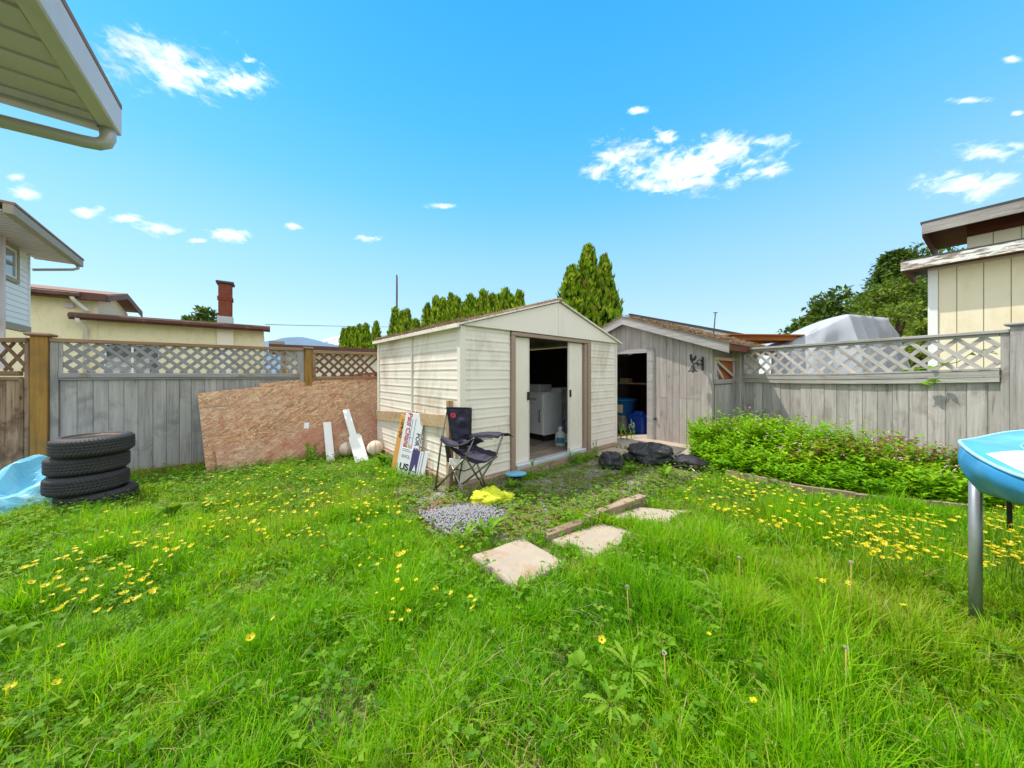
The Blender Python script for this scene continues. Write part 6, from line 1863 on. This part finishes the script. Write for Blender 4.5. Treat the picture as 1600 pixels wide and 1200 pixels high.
def make_grass():
    parts = []
    for (n_t, y0, y1, nb, w, sig, lv, hs) in ((10500, .45, 1.7, 11, .0044, .020, (0, .3, .6, .84), 1.0), (13500, 1.55, 2.8, 10, .0055, .024, (0, .4, .75), .95), (14500, 2.6, 5.4, 9, .0075, .03, (0, .5), .9)):
        Tc = sample(n_t, y0, y1)
        Tc = Tc[allowed(Tc)]
        inp = inpoly(Tc, [(q.x, q.y) for q in PATH]) | inpoly(Tc, BEDP)
        keep = ~inp | (RNG.uniform(0, 1, len(Tc)) < .42)
        keep &= ~(inpoly(Tc, [(q.x, q.y) for q in GRAVP]) & (RNG.uniform(0, 1, len(Tc)) < .85))
        thin = nfield(Tc, 2.2, 8) + .5 * nfield(Tc, 6, 9)
        keep &= (thin > -.5) | (RNG.uniform(0, 1, len(Tc)) < .3)
        Tc = Tc[keep]
        onpath = inpoly(Tc, [(q.x, q.y) for q in PATH])
        k = np.repeat(np.arange(len(Tc)), nb)
        P = Tc[k] + RNG.normal(0, sig, (len(k), 2))
        ok = allowed(P) | (RNG.uniform(0, 1, len(P)) < .0)
        P, k = P[ok], k[ok]
        h = height_field(P) * RNG.uniform(.55, 1.25, len(P)) * np.where(onpath[k], .42, 1.0) * hs * (1 + .25 * RNG.normal(0, 1, len(Tc))[k]).clip(.5, 1.6)
        out = np.arctan2(P[:, 1] - Tc[k][:, 1], P[:, 0] - Tc[k][:, 0])
        az = np.where(RNG.uniform(0, 1, len(P)) < .6, out, RNG.uniform(0, 2 * np.pi, len(P)))
        lean = np.abs(RNG.normal(.5, .35, len(P))).clip(0, 1.5) * np.where(P[:, 0] > .6, .7, 1.0)
        tuft = RNG.normal(0, .13, len(Tc))[k]
        tint = .55 + tuft + .15 * nfield(P, .9, 5) + .14 * nfield(P, 2.8, 6) + RNG.normal(0, .07, len(P))
        tint = tint + .24 * onpath[k]
        dry = RNG.uniform(0, 1, len(P)) < (.03 + .09 * (nfield(P, 2.0, 7) > .3))
        tint = np.where(dry, RNG.uniform(.86, 1.0, len(P)), np.clip(tint, .1, .84))
        lean = np.where(dry, lean + .6, lean)
        z = gz(P) - .012
        ww = w * RNG.uniform(.6, 1.35, len(P)) * (1 + .25 * np.clip(P[:, 0] / 2, 0, 1))
        parts.append(blades(np.column_stack([P, z]), h, ww, lean, az, tint, lv))
    # flat lying thatch: short, strongly bent and dry
    Tc = sample(9000, .45, 4.6); Tc = Tc[allowed(Tc) & ~inpoly(Tc, BEDP)]
    n_ = len(Tc)
    parts.append(blades(np.column_stack([Tc, gz(Tc) - .005]), RNG.uniform(.04, .10, n_), RNG.uniform(.003, .006, n_), RNG.uniform(1.0, 2.0, n_), RNG.uniform(0, 6.3, n_), np.where(RNG.uniform(0, 1, n_) < .3, RNG.uniform(.85, 1, n_), RNG.uniform(.2, .6, n_)), (0, .5)))
    # seed stalks in the long grass on the right
    Tc = sample(1500, .7, 2.8); Tc = Tc[allowed(Tc) & (Tc[:, 0] > .2 - .3 * RNG.uniform(0, 1, len(Tc)))][:420]
    n_ = len(Tc)
    hh = height_field(Tc) * RNG.uniform(1.2, 1.7, n_)
    az = RNG.uniform(0, 6.3, n_); ln = RNG.uniform(.1, .5, n_)
    parts.append(blades(np.column_stack([Tc, gz(Tc)]), hh, np.full(n_, .003), ln, az, RNG.uniform(.7, .95, n_), (0, .4, .75)))
    k = np.repeat(np.arange(n_), 12); t = RNG.uniform(.8, 1.0, len(k))
    c = np.column_stack([Tc[k] + np.stack([np.cos(az[k]), np.sin(az[k])], 1) * (ln[k] * hh[k] * t ** 1.9)[:, None], gz(Tc)[k] + hh[k] * (t - .3 * ln[k] * t ** 2.4)])
    D = rand_dirs(len(k), .2, 1)
    parts.append(leaves(c, D, rand_dirs(len(k)), RNG.uniform(.006, .012, len(k)), np.full(len(k), .0035), RNG.uniform(.75, .98, len(k))))
    V, T, C = merge(parts)
    o = link('grass', np_mesh('grass', V, T, M['grass'], C))
    setp(o, 'uneven uncut lawn grass with thin bare spots', 'grass', kind='stuff')
    print('grass tris', len(T))
make_grass()

def ground_leaves(name, label, P, hmin, hmax, lmin, lmax, tlo, thi, mat, nper=3, spread=.6, ratio=.7):
    """little trifoliate leaves held at various heights"""
    n_ = len(P)
    h = RNG.uniform(hmin, hmax, n_)
    k = np.repeat(np.arange(n_), nper)
    a = RNG.uniform(0, 2 * np.pi, n_)[k] + np.tile(np.arange(nper) * 2 * np.pi / max(nper, 3), n_) * spread
    base = np.column_stack([P[k], gz(P)[k] + h[k]])
    tilt = RNG.uniform(-.1, .55, len(k))
    D = np.stack([np.cos(a), np.sin(a), tilt], 1)
    Nn = np.stack([RNG.normal(0, .3, len(k)), RNG.normal(0, .3, len(k)), np.ones(len(k))], 1)
    L = RNG.uniform(lmin, lmax, n_)[k]
    tint = np.clip(RNG.uniform(tlo, thi, n_)[k] + RNG.normal(0, .05, len(k)), 0, 1)
    lv_ = leaves(base, D, Nn, L, L * ratio, tint, .12, .55)
    st_ = blades(np.column_stack([P, gz(P) - .01]), h * 1.02, np.full(n_, .003), np.zeros(n_), a[::nper], np.full(n_, tlo), (0, .5))
    V, T, C = merge([lv_, st_])
    o = link(name, np_mesh(name, V, T, mat, C))
    return setp(o, label, 'ground plants', kind='stuff')

# creeping buttercup / clover foliage through the lawn
def field_pts(n_, y0, y1, dens):
    P = sample(n_, y0, y1); P = P[allowed(P) & ~inpoly(P, BEDP) & ~inpoly(P, [(q.x, q.y) for q in GRAVP])]
    return P[RNG.uniform(0, 1, len(P)) < dens(P)]
def dens_lawn(P):
    d = .14 + .30 * (nfield(P, 1.7, 12) > .15)
    d = d + .8 * np.exp(-((P[:, 0] + 2.6) ** 2 / 1.6 + (P[:, 1] - 3.7) ** 2 / .45))          # in front of the boards
    d = d + .9 * np.clip((-P[:, 0] / np.maximum(P[:, 1], .1) - 1.05) * 2.2, 0, 1) * (P[:, 1] < 2.9)  # dark leaves at the left edge
    d = d + .6 * np.exp(-((P[:, 0] - 2.3) ** 2 / 1.8 + (P[:, 1] - 3.15) ** 2 / .35))
    d = d + .5 * np.exp(-((P[:, 0] - .85) ** 2 / .25 + (P[:, 1] - 1.6) ** 2 / .5))
    return np.clip(d, 0, 1)
P = field_pts(42000, .6, 4.9, dens_lawn)
ground_leaves('lawn_weeds', 'low lobed buttercup and clover leaves growing through the lawn', P, .02, .10, .014, .030, .2, .75, M['leafy'])
Pp = sample(40000, 2.4, 4.6); Pp = Pp[inpoly(Pp, [(q.x, q.y) for q in PATH]) & allowed(Pp)]
Pp = Pp[(nfield(Pp, 2.6, 21) + .6 * nfield(Pp, 7, 22) > -.55)]
ground_leaves('yard_moss', 'low yellowish moss and weeds on the gravelly yard', Pp, .004, .035, .010, .024, .1, .8, M['moss'])
Pp2 = Pp[RNG.uniform(0, 1, len(Pp)) < .12]
ground_leaves('yard_weeds', 'small green weeds scattered over the gravelly yard', Pp2, .02, .08, .02, .04, .3, .8, M['leafy'])
Rr_ = np.array([[gp(u, v).x, gp(u, v).y] for u, v in ((672, 806), (680, 800), (742, 801), (735, 806), (716, 800), (690, 795))])
Pr = np.repeat(Rr_, 60, 0) + RNG.normal(0, .05, (360, 2))
ground_leaves('reddish_weeds', 'patches of reddish brown weeds on the gravel heap', Pr, .02, .07, .012, .024, .8, 1.0, M['moss'])

# gravel heap
def stones():
    n_ = 4600
    c = np.array([[q.x, q.y] for q in GRAVP]).mean(0)
    P = c + RNG.normal(0, 1, (n_ * 3, 2)) * np.array([.26, .17])
    P = P[inpoly(P, [(c[0] + (q.x - c[0]) * 1.12, c[1] + (q.y - c[1]) * 1.12) for q in GRAVP])][:n_ - 1900]
    P2_ = sample(5000, 2.8, 4.4); P2_ = P2_[inpoly(P2_, [(q.x, q.y) for q in PATH])][:900]
    P = np.concatenate([P, P2_]); n_ = len(P)
    base = np.array([[1, 0, 0], [-.5, .87, 0], [-.5, -.87, 0], [.1, .05, .8], [0, 0, -.6]]) 
    tr = np.array([(0, 1, 3), (1, 2, 3), (2, 0, 3), (1, 0, 4), (2, 1, 4), (0, 2, 4)])
    s_ = RNG.uniform(.007, .015, n_); a = RNG.uniform(0, 6.3, n_)
    B_ = base[None] * s_[:, None, None] * RNG.uniform(.7, 1.3, (n_, 5, 3))
    ca, sa = np.cos(a)[:, None], np.sin(a)[:, None]
    X = B_[..., 0] * ca - B_[..., 1] * sa; Yy = B_[..., 0] * sa + B_[..., 1] * ca
    d = np.exp(-(((P[:, 0] - c[0]) / .3) ** 2 + ((P[:, 1] - c[1]) / .2) ** 2))
    z = .018 + .05 * d + RNG.uniform(0, .012, n_)
    V = np.stack([X + P[:, 0:1], Yy + P[:, 1:2], B_[..., 2] + z[:, None]], 2).reshape(-1, 3)
    T = (np.arange(n_)[:, None, None] * 5 + tr[None]).reshape(-1, 3)
    setp(link('gravel', np_mesh('gravel', V, T, M['gravel'])), 'loose grey gravel heap in front of the chair', 'gravel', kind='stuff')
stones()
gh = ribbon_sheet('gravel_mound', GRAVP, lambda q: .02 + .05 * math.exp(-(((q.x - sum(p.x for p in GRAVP) / 9) / .3) ** 2 + ((q.y - sum(p.y for p in GRAVP) / 9) / .2) ** 2)), M['dirt'])
setp(gh, kind='structure')

# ------------------------------------------------------------------ overgrown bed
def make_bed():
    P = np.stack([RNG.uniform(1.6, 5.2, 9000), RNG.uniform(2.2, 5.6, 9000)], 1)
    P = P[inpoly(P, BEDP)]
    front = np.array([[q.x, q.y] for q in BED_F])
    # distance to the front edge decides the height of the mound
    d = np.full(len(P), 9.0)
    for a, b in zip(front[:-1], front[1:]):
        ab = b - a; t = np.clip(((P - a) @ ab) / (ab @ ab), 0, 1)
        d = np.minimum(d, np.linalg.norm(P - (a + t[:, None] * ab), axis=1))
    keep = RNG.uniform(0, 1, len(P)) < .62
    P, d = P[keep], d[keep]
    n_ = len(P)
    H = (.15 + .40 * np.clip(d / .75, 0, 1) ** .8) * (1 + .22 * nfield(P, 2.2, 31) + .22 * nfield(P, 5, 32)) * RNG.uniform(.7, 1.12, n_)
    bush = np.exp(-((P[:, 0] - 2.75) ** 2 + (P[:, 1] - 4.35) ** 2) / .16)
    H = H * (1 + .12 * bush)
    H = H * np.where(P[:, 0] > 3.9, .86, 1.0)
    lean_a = RNG.uniform(0, 6.3, n_); ln = RNG.uniform(0, .5, n_)
    # stems carry leaf pairs from bottom to top
    nl = 13
    k = np.repeat(np.arange(n_), nl); j = np.tile(np.arange(nl), n_)
    t = .30 + .70 * (j / (nl - 1)) ** .8
    a = (j * 2.4 + lean_a[k] * 3) + RNG.normal(0, .3, len(k))
    c = np.column_stack([P[k] + np.stack([np.cos(lean_a[k]), np.sin(lean_a[k])], 1) * (ln[k] * H[k] * t ** 1.5)[:, None], H[k] * t])
    up = .1 + .75 * (t - .3) + RNG.normal(0, .15, len(k))
    D = np.stack([np.cos(a), np.sin(a), up], 1)
    Nn = np.stack([-np.cos(a) * up * .6, -np.sin(a) * up * .6, np.ones(len(k))], 1) + RNG.normal(0, .2, (len(k), 3))
    L = RNG.uniform(.055, .10, len(k)) * (1.1 - .4 * (t - .3) / .7); W = L * RNG.uniform(.42, .58, len(k))
    reg = .5 + .13 * nfield(P, 1.6, 33) + .10 * nfield(P, 4.5, 34)
    tint = np.clip(reg[k] + RNG.normal(0, .09, len(k)) + .16 * (t - .6), .05, .80)
    red = (nfield(P, 3.2, 35) > .35) & (d > .45) & (P[:, 0] > 3.0)
    tint = np.where(red[k] & (t > .72) & (RNG.uniform(0, 1, len(k)) < .55), RNG.uniform(.82, 1.0, len(k)), tint)
    parts = [leaves(c, D, Nn, L, W, tint, .18, .42)]
    parts.append(blades(np.column_stack([P, np.zeros(n_)]), H * 1.0, np.full(n_, .005), ln, lean_a, np.full(n_, .3), (0, .4, .75)))
    V, T, C = merge(parts)
    setp(link('bed_plants', np_mesh('bed_plants', V, T, M['bedleaf'], C)), 'dense waist low mint like plants filling the overgrown bed', 'bed plants', kind='stuff')
    # little pink flower heads and dry wisps over the back
    m = (d > .35) & (P[:, 0] > 2.9) & (RNG.uniform(0, 1, n_) < .17)
    Q_ = P[m]; hz_ = H[m] * RNG.uniform(.98, 1.14, m.sum())
    k = np.repeat(np.arange(len(Q_)), 7)
    c = np.column_stack([Q_[k], hz_[k]]) + RNG.normal(0, .011, (len(k), 3))
    V, T, C = leaves(c, rand_dirs(len(k), .1, 1), rand_dirs(len(k)), RNG.uniform(.008, .016, len(k)), np.full(len(k), .011), np.zeros(len(k)), .2)
    setp(link('pink_blooms', np_mesh('pink_blooms', V, T, M['pinkbloom'])), 'tiny pale pink blooms scattered over the bed plants', 'blooms', kind='stuff')
    print('bed stems', n_)
make_bed()

# ------------------------------------------------------------------ single weeds with large leaves
def leaf_mesh(name, L, W, lobed, curve, seed, mat=None, tip=.35):
    rg = random.Random(seed)
    nl = 9; vs = []; fs = []; ti = []
    for i in range(nl + 1):
        t = i / nl
        w = W * .5 * (math.sin(min(1, t * 1.12 + .06) * math.pi) ** .75 if not lobed else (t ** .55) * (1 - t ** 5) * (1.0 if i % 2 else .55))
        x = L * t * (1 - .18 * curve * t); z = L * curve * (t - 1.15 * t * t) + .0
        w = max(w, .003)
        vs += [(x, -w, z + w * .30), (x, 0, z), (x, w, z + w * .30)]
        ti += [.0, .12, .0]
    for i in range(nl):
        b = i * 3
        fs += [(b, b + 1, b + 4, b + 3), (b + 1, b + 2, b + 5, b + 4)]
    tint = np.clip(np.array(ti) + rg.uniform(.35, .7), 0, 1)
    me = np_mesh(name, vs, [f for f in fs], mat or M['leafy'], tint)
    me.polygons.foreach_set('use_smooth', np.ones(len(me.polygons), bool))
    return me
LM = {'dandelion': [leaf_mesh('leaf', .17, .052, True, .5, s_) for s_ in (1, 2, 3)],
      'dock': [leaf_mesh('leaf', .22, .075, False, .9, s_) for s_ in (4, 5, 6)],
      'sprig': [leaf_mesh('leaf', .085, .026, False, .5, s_) for s_ in (7, 8, 9)],
      'clover': [leaf_mesh('leaf', .07, .06, False, .35, s_) for s_ in (10, 11, 12)]}
def rosette(label, kind, u, v, n_, scale, up, group=None, z=.0, name='weed', seed=0):
    rg = random.Random(seed * 13 + int(u))
    g_ = gp(u, v, z)
    T_ = thing(name, label, 'weed', (g_.x, g_.y, z + .0), rg.uniform(0, 6), group)
    for k in range(n_):
        o = link('leaf', rg.choice(LM[kind]), T_)
        a = k * 2.4 + rg.uniform(-.4, .4)
        e = up + rg.uniform(-.25, .25)
        o.rotation_euler = (rg.uniform(-.3, .3), -e, a)
        s_ = scale * rg.uniform(.7, 1.15); o.scale = (s_, s_, s_)
        o.location = (.012 * math.cos(a), .012 * math.sin(a), .012)
    return T_
def tall_weed(label, u, v, n_st, h, scale, kind='sprig', z=0.0, name='weed', spread=.06, seed=0, group=None, leaves_n=13):
    rg = random.Random(seed * 7 + int(u) + 3)
    g_ = gp(u, v, z)
    T_ = thing(name, label, 'weed', (g_.x, g_.y, z), 0, group)
    for s_ in range(n_st):
        bx_, by_ = rg.gauss(0, spread), rg.gauss(0, spread); hh = h * rg.uniform(.65, 1.1); lx, ly = rg.gauss(0, .12) * hh, rg.gauss(0, .12) * hh
        st2 = MB().tube([(bx_, by_, -.01), (bx_ + lx * .4, by_ + ly * .4, hh * .5), (bx_ + lx, by_ + ly, hh)], [.004, .003, .0015], 5).build('stalk', M['stem'], T_)
        for k in range(leaves_n):
            t = .12 + .88 * k / (leaves_n - 1)
            o = link('leaf', rg.choice(LM[kind]), T_)
            q = t * t * .6 + t * .4
            o.location = (bx_ + lx * q, by_ + ly * q, hh * t)
            o.rotation_euler = (rg.uniform(-.3, .3), -rg.uniform(.1, .8) - .4 * t, k * 2.4 + rg.uniform(-.3, .3) + s_)
            sc__ = scale * rg.uniform(.7, 1.2) * (1.1 - .5 * t); o.scale = (sc__, sc__, sc__)
    return T_
rosette('lobed dandelion rosette at the lower edge of the gravel heap', 'dandelion', 762, 842, 16, 1.05, .75, seed=1)
rosette('lobed dandelion rosette left of the nearest paving slab', 'dandelion', 725, 850, 11, .85, .7, seed=2)
rosette('large pale lobed dandelion clump in the foreground right of centre', 'dandelion', 985, 1052, 18, .55, .3, seed=3, z=.05)
rosette('dandelion clump in the foreground just below the larger pale clump', 'dandelion', 955, 1105, 12, .5, .3, seed=4, z=.06)
rosette('broad smooth leaved dock plant at the left edge of the lawn', 'dock', 14, 1008, 8, .55, .5, seed=5, z=.06)
rosette('dandelion clump in the lawn below the farthest paving slab', 'dandelion', 1120, 940, 10, .75, .4, seed=6, z=.06)
rosette('round leaved clump in the foreground left of the pale dandelions', 'clover', 905, 1046, 8, .75, .45, seed=7, z=.06)
rosette('round leaved clump at the lower right of the pale dandelion clump', 'clover', 1036, 1010, 8, .8, .4, seed=8, z=.06)
rosette('smooth leaved clump in the grass below the nearest paving slab', 'dock', 812, 932, 7, .45, .7, seed=9, z=.03)
rosette('dock clump with tall leaves in front of the ball at the shed corner', 'dock', 598, 728, 11, 1.05, .95, seed=10)
rosette('small dock clump in the grass right of the tyre stack', 'dock', 268, 812, 8, .9, .95, seed=11)
rosette('pale green clump in the grass further right of the tyre stack', 'dock', 322, 806, 8, .8, .9, seed=12)
rosette('low dandelion rosette below the particle boards, left of centre', 'dandelion', 418, 742, 9, .9, .6, seed=13)
rosette('rough leaved clump between the two bin bags', 'dock', 985, 742, 8, .8, .8, seed=14)
rosette('spiky grassy clump in front of the folded chair', 'dandelion', 1040, 752, 12, 1.1, 1.0, seed=15)
rosette('tuft at the foot of the shed doorway sill', 'sprig', 800, 764, 12, 1.6, .8, seed=16)
rosette('round leaved clump low in the long grass right of centre', 'clover', 1330, 1020, 7, .55, .5, seed=17, z=.06)
rosette('large round leaved clump in the grass at the lower right corner', 'clover', 1560, 1020, 8, .6, .5, seed=18, z=.05)
tall_weed('dense dark leafy weed clump in front of the particle boards', 492, 724, 9, .26, 1.0, spread=.07, seed=1)
tall_weed('slim leafy weed standing left of the dark clump before the boards', 448, 722, 3, .24, 1.0, spread=.05, seed=2)
tall_weed('weed clump between the leaning signs and the camping chair', 672, 738, 7, .42, .9, spread=.06, seed=3)
tall_weed('leafy weed left of the low sale sign', 640, 730, 4, .24, .9, spread=.06, seed=4)
tall_weed('single tall weed standing in front of the left shed door', 828, 752, 1, .30, 1.3, spread=.0, seed=5, leaves_n=9)
tall_weed('short weed by the sill right of the tall single weed', 846, 748, 1, .15, 1.2, spread=.0, seed=6, leaves_n=7)
tall_weed('bushy green weed at the foot of the right shed door jamb', 903, 726, 8, .17, .8, spread=.05, seed=7)
tall_weed('thin weed at the base of the shed right of the door', 929, 713, 2, .22, .9, spread=.02, seed=8, leaves_n=9)
tall_weed('green weed growing in the wooden shed doorway', 975, 690, 9, .34, .9, spread=.13, seed=9)
tall_weed('broad leaved plant rising above the bed against the fence', 1452, 716, 2, .62, 2.0, 'sprig', spread=.05, seed=10, leaves_n=10)
tall_weed('small weed on the concrete apron beside the metal shed', 972, 706, 4, .08, .7, spread=.05, seed=11)
# vine poking through the right fence lattice
def vine(label, pts, seed):
    rg = random.Random(seed)
    T_ = thing('vine', label, 'vine', pts[0], 0)
    q = [Vector(p) - Vector(pts[0]) for p in pts]
    MB().tube(q, .004, 5).build('stem', M['stem'], T_)
    for i in range(len(q) - 1):
        for t in (.2, .6):
            o = link('leaf', rg.choice(LM['clover']), T_); o.location = q[i].lerp(q[i + 1], t)
            o.rotation_euler = (rg.uniform(-.6, .6), rg.uniform(-.4, .6), rg.uniform(0, 6)); s_ = rg.uniform(.7, 1.2); o.scale = (s_, s_, s_)
vine('green vine threading through the right end of the fence lattice', [rfp(RFL - .75, -.03) + Vector((0, 0, 1.23)), rfp(RFL - .5, -.045) + Vector((0, 0, 1.27)), rfp(RFL - .32, .03) + Vector((0, 0, 1.33)), rfp(RFL - .2, .04) + Vector((0, 0, 1.46)), rfp(RFL - .08, .03) + Vector((0, 0, 1.40))], 3)
vine('short vine shoot hanging over the fence rail near its right end', [rfp(RFL - .42, -.05) + Vector((0, 0, 1.13)), rfp(RFL - .46, -.08) + Vector((0, 0, 1.10)), rfp(RFL - .54, -.08) + Vector((0, 0, 1.03))], 5)

# ------------------------------------------------------------------ buttercups
def flower_mesh(seed):
    rg = random.Random(seed)
    V = []; F = []; mi = []
    def add(vs, fs, m):
        b = len(V); V.extend(vs); F.extend([[b + i for i in f] for f in fs]); mi.extend([m] * len(fs))
    tx, ty = rg.gauss(0, .012), rg.gauss(0, .012)
    for (p0, p1) in ((Vector((0, 0, -.14)), Vector((tx * .4, ty * .4, -.05))), (Vector((tx * .4, ty * .4, -.05)), Vector((tx, ty, 0)))):
        vs = []
        for p in (p0, p1):
            for k in range(3): vs.append((p.x + .0016 * math.cos(k * 2.1), p.y + .0016 * math.sin(k * 2.1), p.z))
        add(vs, [[0, 1, 4, 3], [1, 2, 5, 4], [2, 0, 3, 5]], 1)
    cup = rg.uniform(.25, .6); r = rg.uniform(.010, .013); tilt = rg.uniform(-.3, .3)
    for k in range(5):
        a = k * 1.2566 + rg.uniform(-.1, .1); ca, sa = math.cos(a), math.sin(a)
        pts = [(.002, 0, .0), (r * .55, -r * .46, .3 * cup * r), (r * .6, 0, .22 * cup * r), (r * .55, r * .46, .3 * cup * r), (r, -r * .40, cup * r), (r * 1.04, 0, cup * r * .95), (r, r * .40, cup * r)]
        vs = []
        for (x, y, z) in pts:
            X, Y_ = x * ca - y * sa, x * sa + y * ca
            vs.append((tx + X, ty + Y_ * math.cos(tilt) - z * math.sin(tilt), z * math.cos(tilt) + Y_ * math.sin(tilt)))
        add(vs, [[0, 1, 2], [0, 2, 3], [1, 4, 5, 2], [2, 5, 6, 3]], 0)
    me = bpy.data.meshes.new('buttercup'); me.from_pydata(V, [], F)
    me.materials.append(M['petal']); me.materials.append(M['stem'])
    me.polygons.foreach_set('material_index', mi); me.update()
    return me
FM = [flower_mesh(s_) for s_ in range(6)]
def clusterpts(n_, poly_uv, seed, hz_=.16):
    rg = random.Random(seed); out = []
    us = [p[0] for p in poly_uv]; vs = [p[1] for p in poly_uv]
    while len(out) < n_:
        u, v = rg.uniform(min(us), max(us)), rg.uniform(min(vs), max(vs))
        if not inpoly(np.array([[u, v]]), poly_uv)[0]: continue
        if mnoise.noise(Vector((u * .02, v * .035, seed))) < rg.uniform(-.55, .25): continue
        z = hz_ + rg.uniform(-.02, .07)
        p = gp(u, v, z); out.append((p.x, p.y, z))
    return out
REG = [(clusterpts(200, [(330, 742), (420, 728), (500, 722), (610, 735), (640, 790), (560, 840), (400, 842), (310, 800)], 1), 'yellow buttercup in the patch below the particle boards', 'buttercups below the particle boards'),
       (clusterpts(80, [(30, 880), (120, 850), (260, 845), (300, 900), (180, 960), (60, 945)], 2), 'yellow buttercup in the left foreground patch of the lawn', 'buttercups in the left foreground'),
       (clusterpts(34, [(150, 800), (330, 785), (420, 850), (280, 870), (160, 840)], 3), 'yellow buttercup in the grass below the tyre stack', 'buttercups below the tyre stack'),
       (clusterpts(330, [(1090, 755), (1160, 742), (1300, 775), (1420, 790), (1505, 800), (1505, 880), (1400, 875), (1250, 835), (1130, 800)], 4, .2), 'yellow buttercup in the strip along the bed edging', 'buttercups along the bed edging'),
       (clusterpts(95, [(1536, 790), (1600, 785), (1600, 885), (1536, 880)], 5, .22), 'yellow buttercup in the grass right of the trampoline leg', 'buttercups right of the trampoline leg'),
       (clusterpts(17, [(560, 905), (640, 895), (760, 905), (750, 960), (600, 975)], 6), 'yellow buttercup in the lawn below the nearest paving slab', 'buttercups below the nearest slab'),
       (clusterpts(34, [(1090, 740), (1140, 735), (1200, 770), (1110, 800), (1060, 775)], 7, .17), 'yellow buttercup between the folded chair and the bed', 'buttercups between chair and bed'),
       ([tuple(gp(u, v, .17)) for u, v in ((40, 1068), (84, 1078), (84, 1015), (1178, 1087), (1285, 902), (1297, 905), (1333, 918), (1417, 945), (1270, 905), (930, 1000), (418, 972), (400, 990), (1110, 990))], 'lone yellow buttercup standing apart in the foreground grass', 'scattered foreground buttercups'),
       (clusterpts(20, [(640, 800), (760, 860), (620, 900), (480, 860)], 9), 'yellow buttercup in the grass between boards patch and slabs', 'buttercups left of the slabs')]
fl_all = [(p, lab, grp) for (pts, lab, grp) in REG for p in pts]
fl_all.sort(key=lambda q: (q[0][0] ** 2 + q[0][1] ** 2))
extra = []
for i, (p, lab, grp) in enumerate(fl_all):
    rz = RNG.uniform(0, 6.28); tl_ = RNG.normal(0, .3, 2); s_ = RNG.uniform(.65, 1.35)
    if i < 296:
        o = link('buttercup', FM[i % 6]); o.location = p; o.rotation_euler = (tl_[0], tl_[1], rz); o.scale = (s_, s_, s_)
        setp(o, lab, 'flower', grp)
    else: extra.append((p, rz, s_, FM[i % 6]))
mb = MB()
for (p, rz, s_, me) in extra:
    Mx = Matrix.Translation(p) @ Matrix.Rotation(rz, 4, 'Z') @ Matrix.Scale(s_, 4)
    b = len(mb.v); mb.v += [Mx @ v.co for v in me.vertices]
    for pg in me.polygons: mb.f.append([b + i for i in pg.vertices]); mb.m.append(pg.material_index); mb.sm.append(False)
if extra:
    setp(mb.build('buttercup_drift', [M['petal'], M['stem']]), 'farther yellow buttercups massed in the grass', 'flowers', kind='stuff')
print('flowers', len(fl_all), 'stuff', len(extra))
# dandelion clocks on long stalks
for (u, v, h, lab) in ((980, 918, .26, 'single dandelion seed head on a tall stalk right of the nearest slab'), (1155, 872, .22, 'dandelion seed stalk in the grass below the farthest slab'), (1038, 1022, .20, 'dandelion seed stalk over the round leaved clump at lower centre'), (1330, 880, .30, 'tall reddish dandelion stalk in the long grass right of centre'), (1322, 1015, .24, 'tattered dandelion head leaning in the lower right grass')):
    p = gp(u, v, h)
    T_ = thing('dandelion_clock', lab, 'weed', (p.x, p.y, 0), 0)
    MB().tube([(.03, 0, -.01), (.01, .01, h * .5), (0, 0, h)], .0022, 6).build('stalk', M['sponge'], T_)
    D = rand_dirs(46, -.3, 1); n46 = 46
    V, T, C = leaves(np.tile([0, 0, h + .004], (n46, 1)) + D * .002, D, rand_dirs(n46), np.full(n46, .008), np.full(n46, .0035), np.zeros(n46))
    link('seed_head', np_mesh('seed_head', V, T, M['fluff']), T_)

# grass and straw on the wooden shed roof edge
bpy.context.view_layer.update()
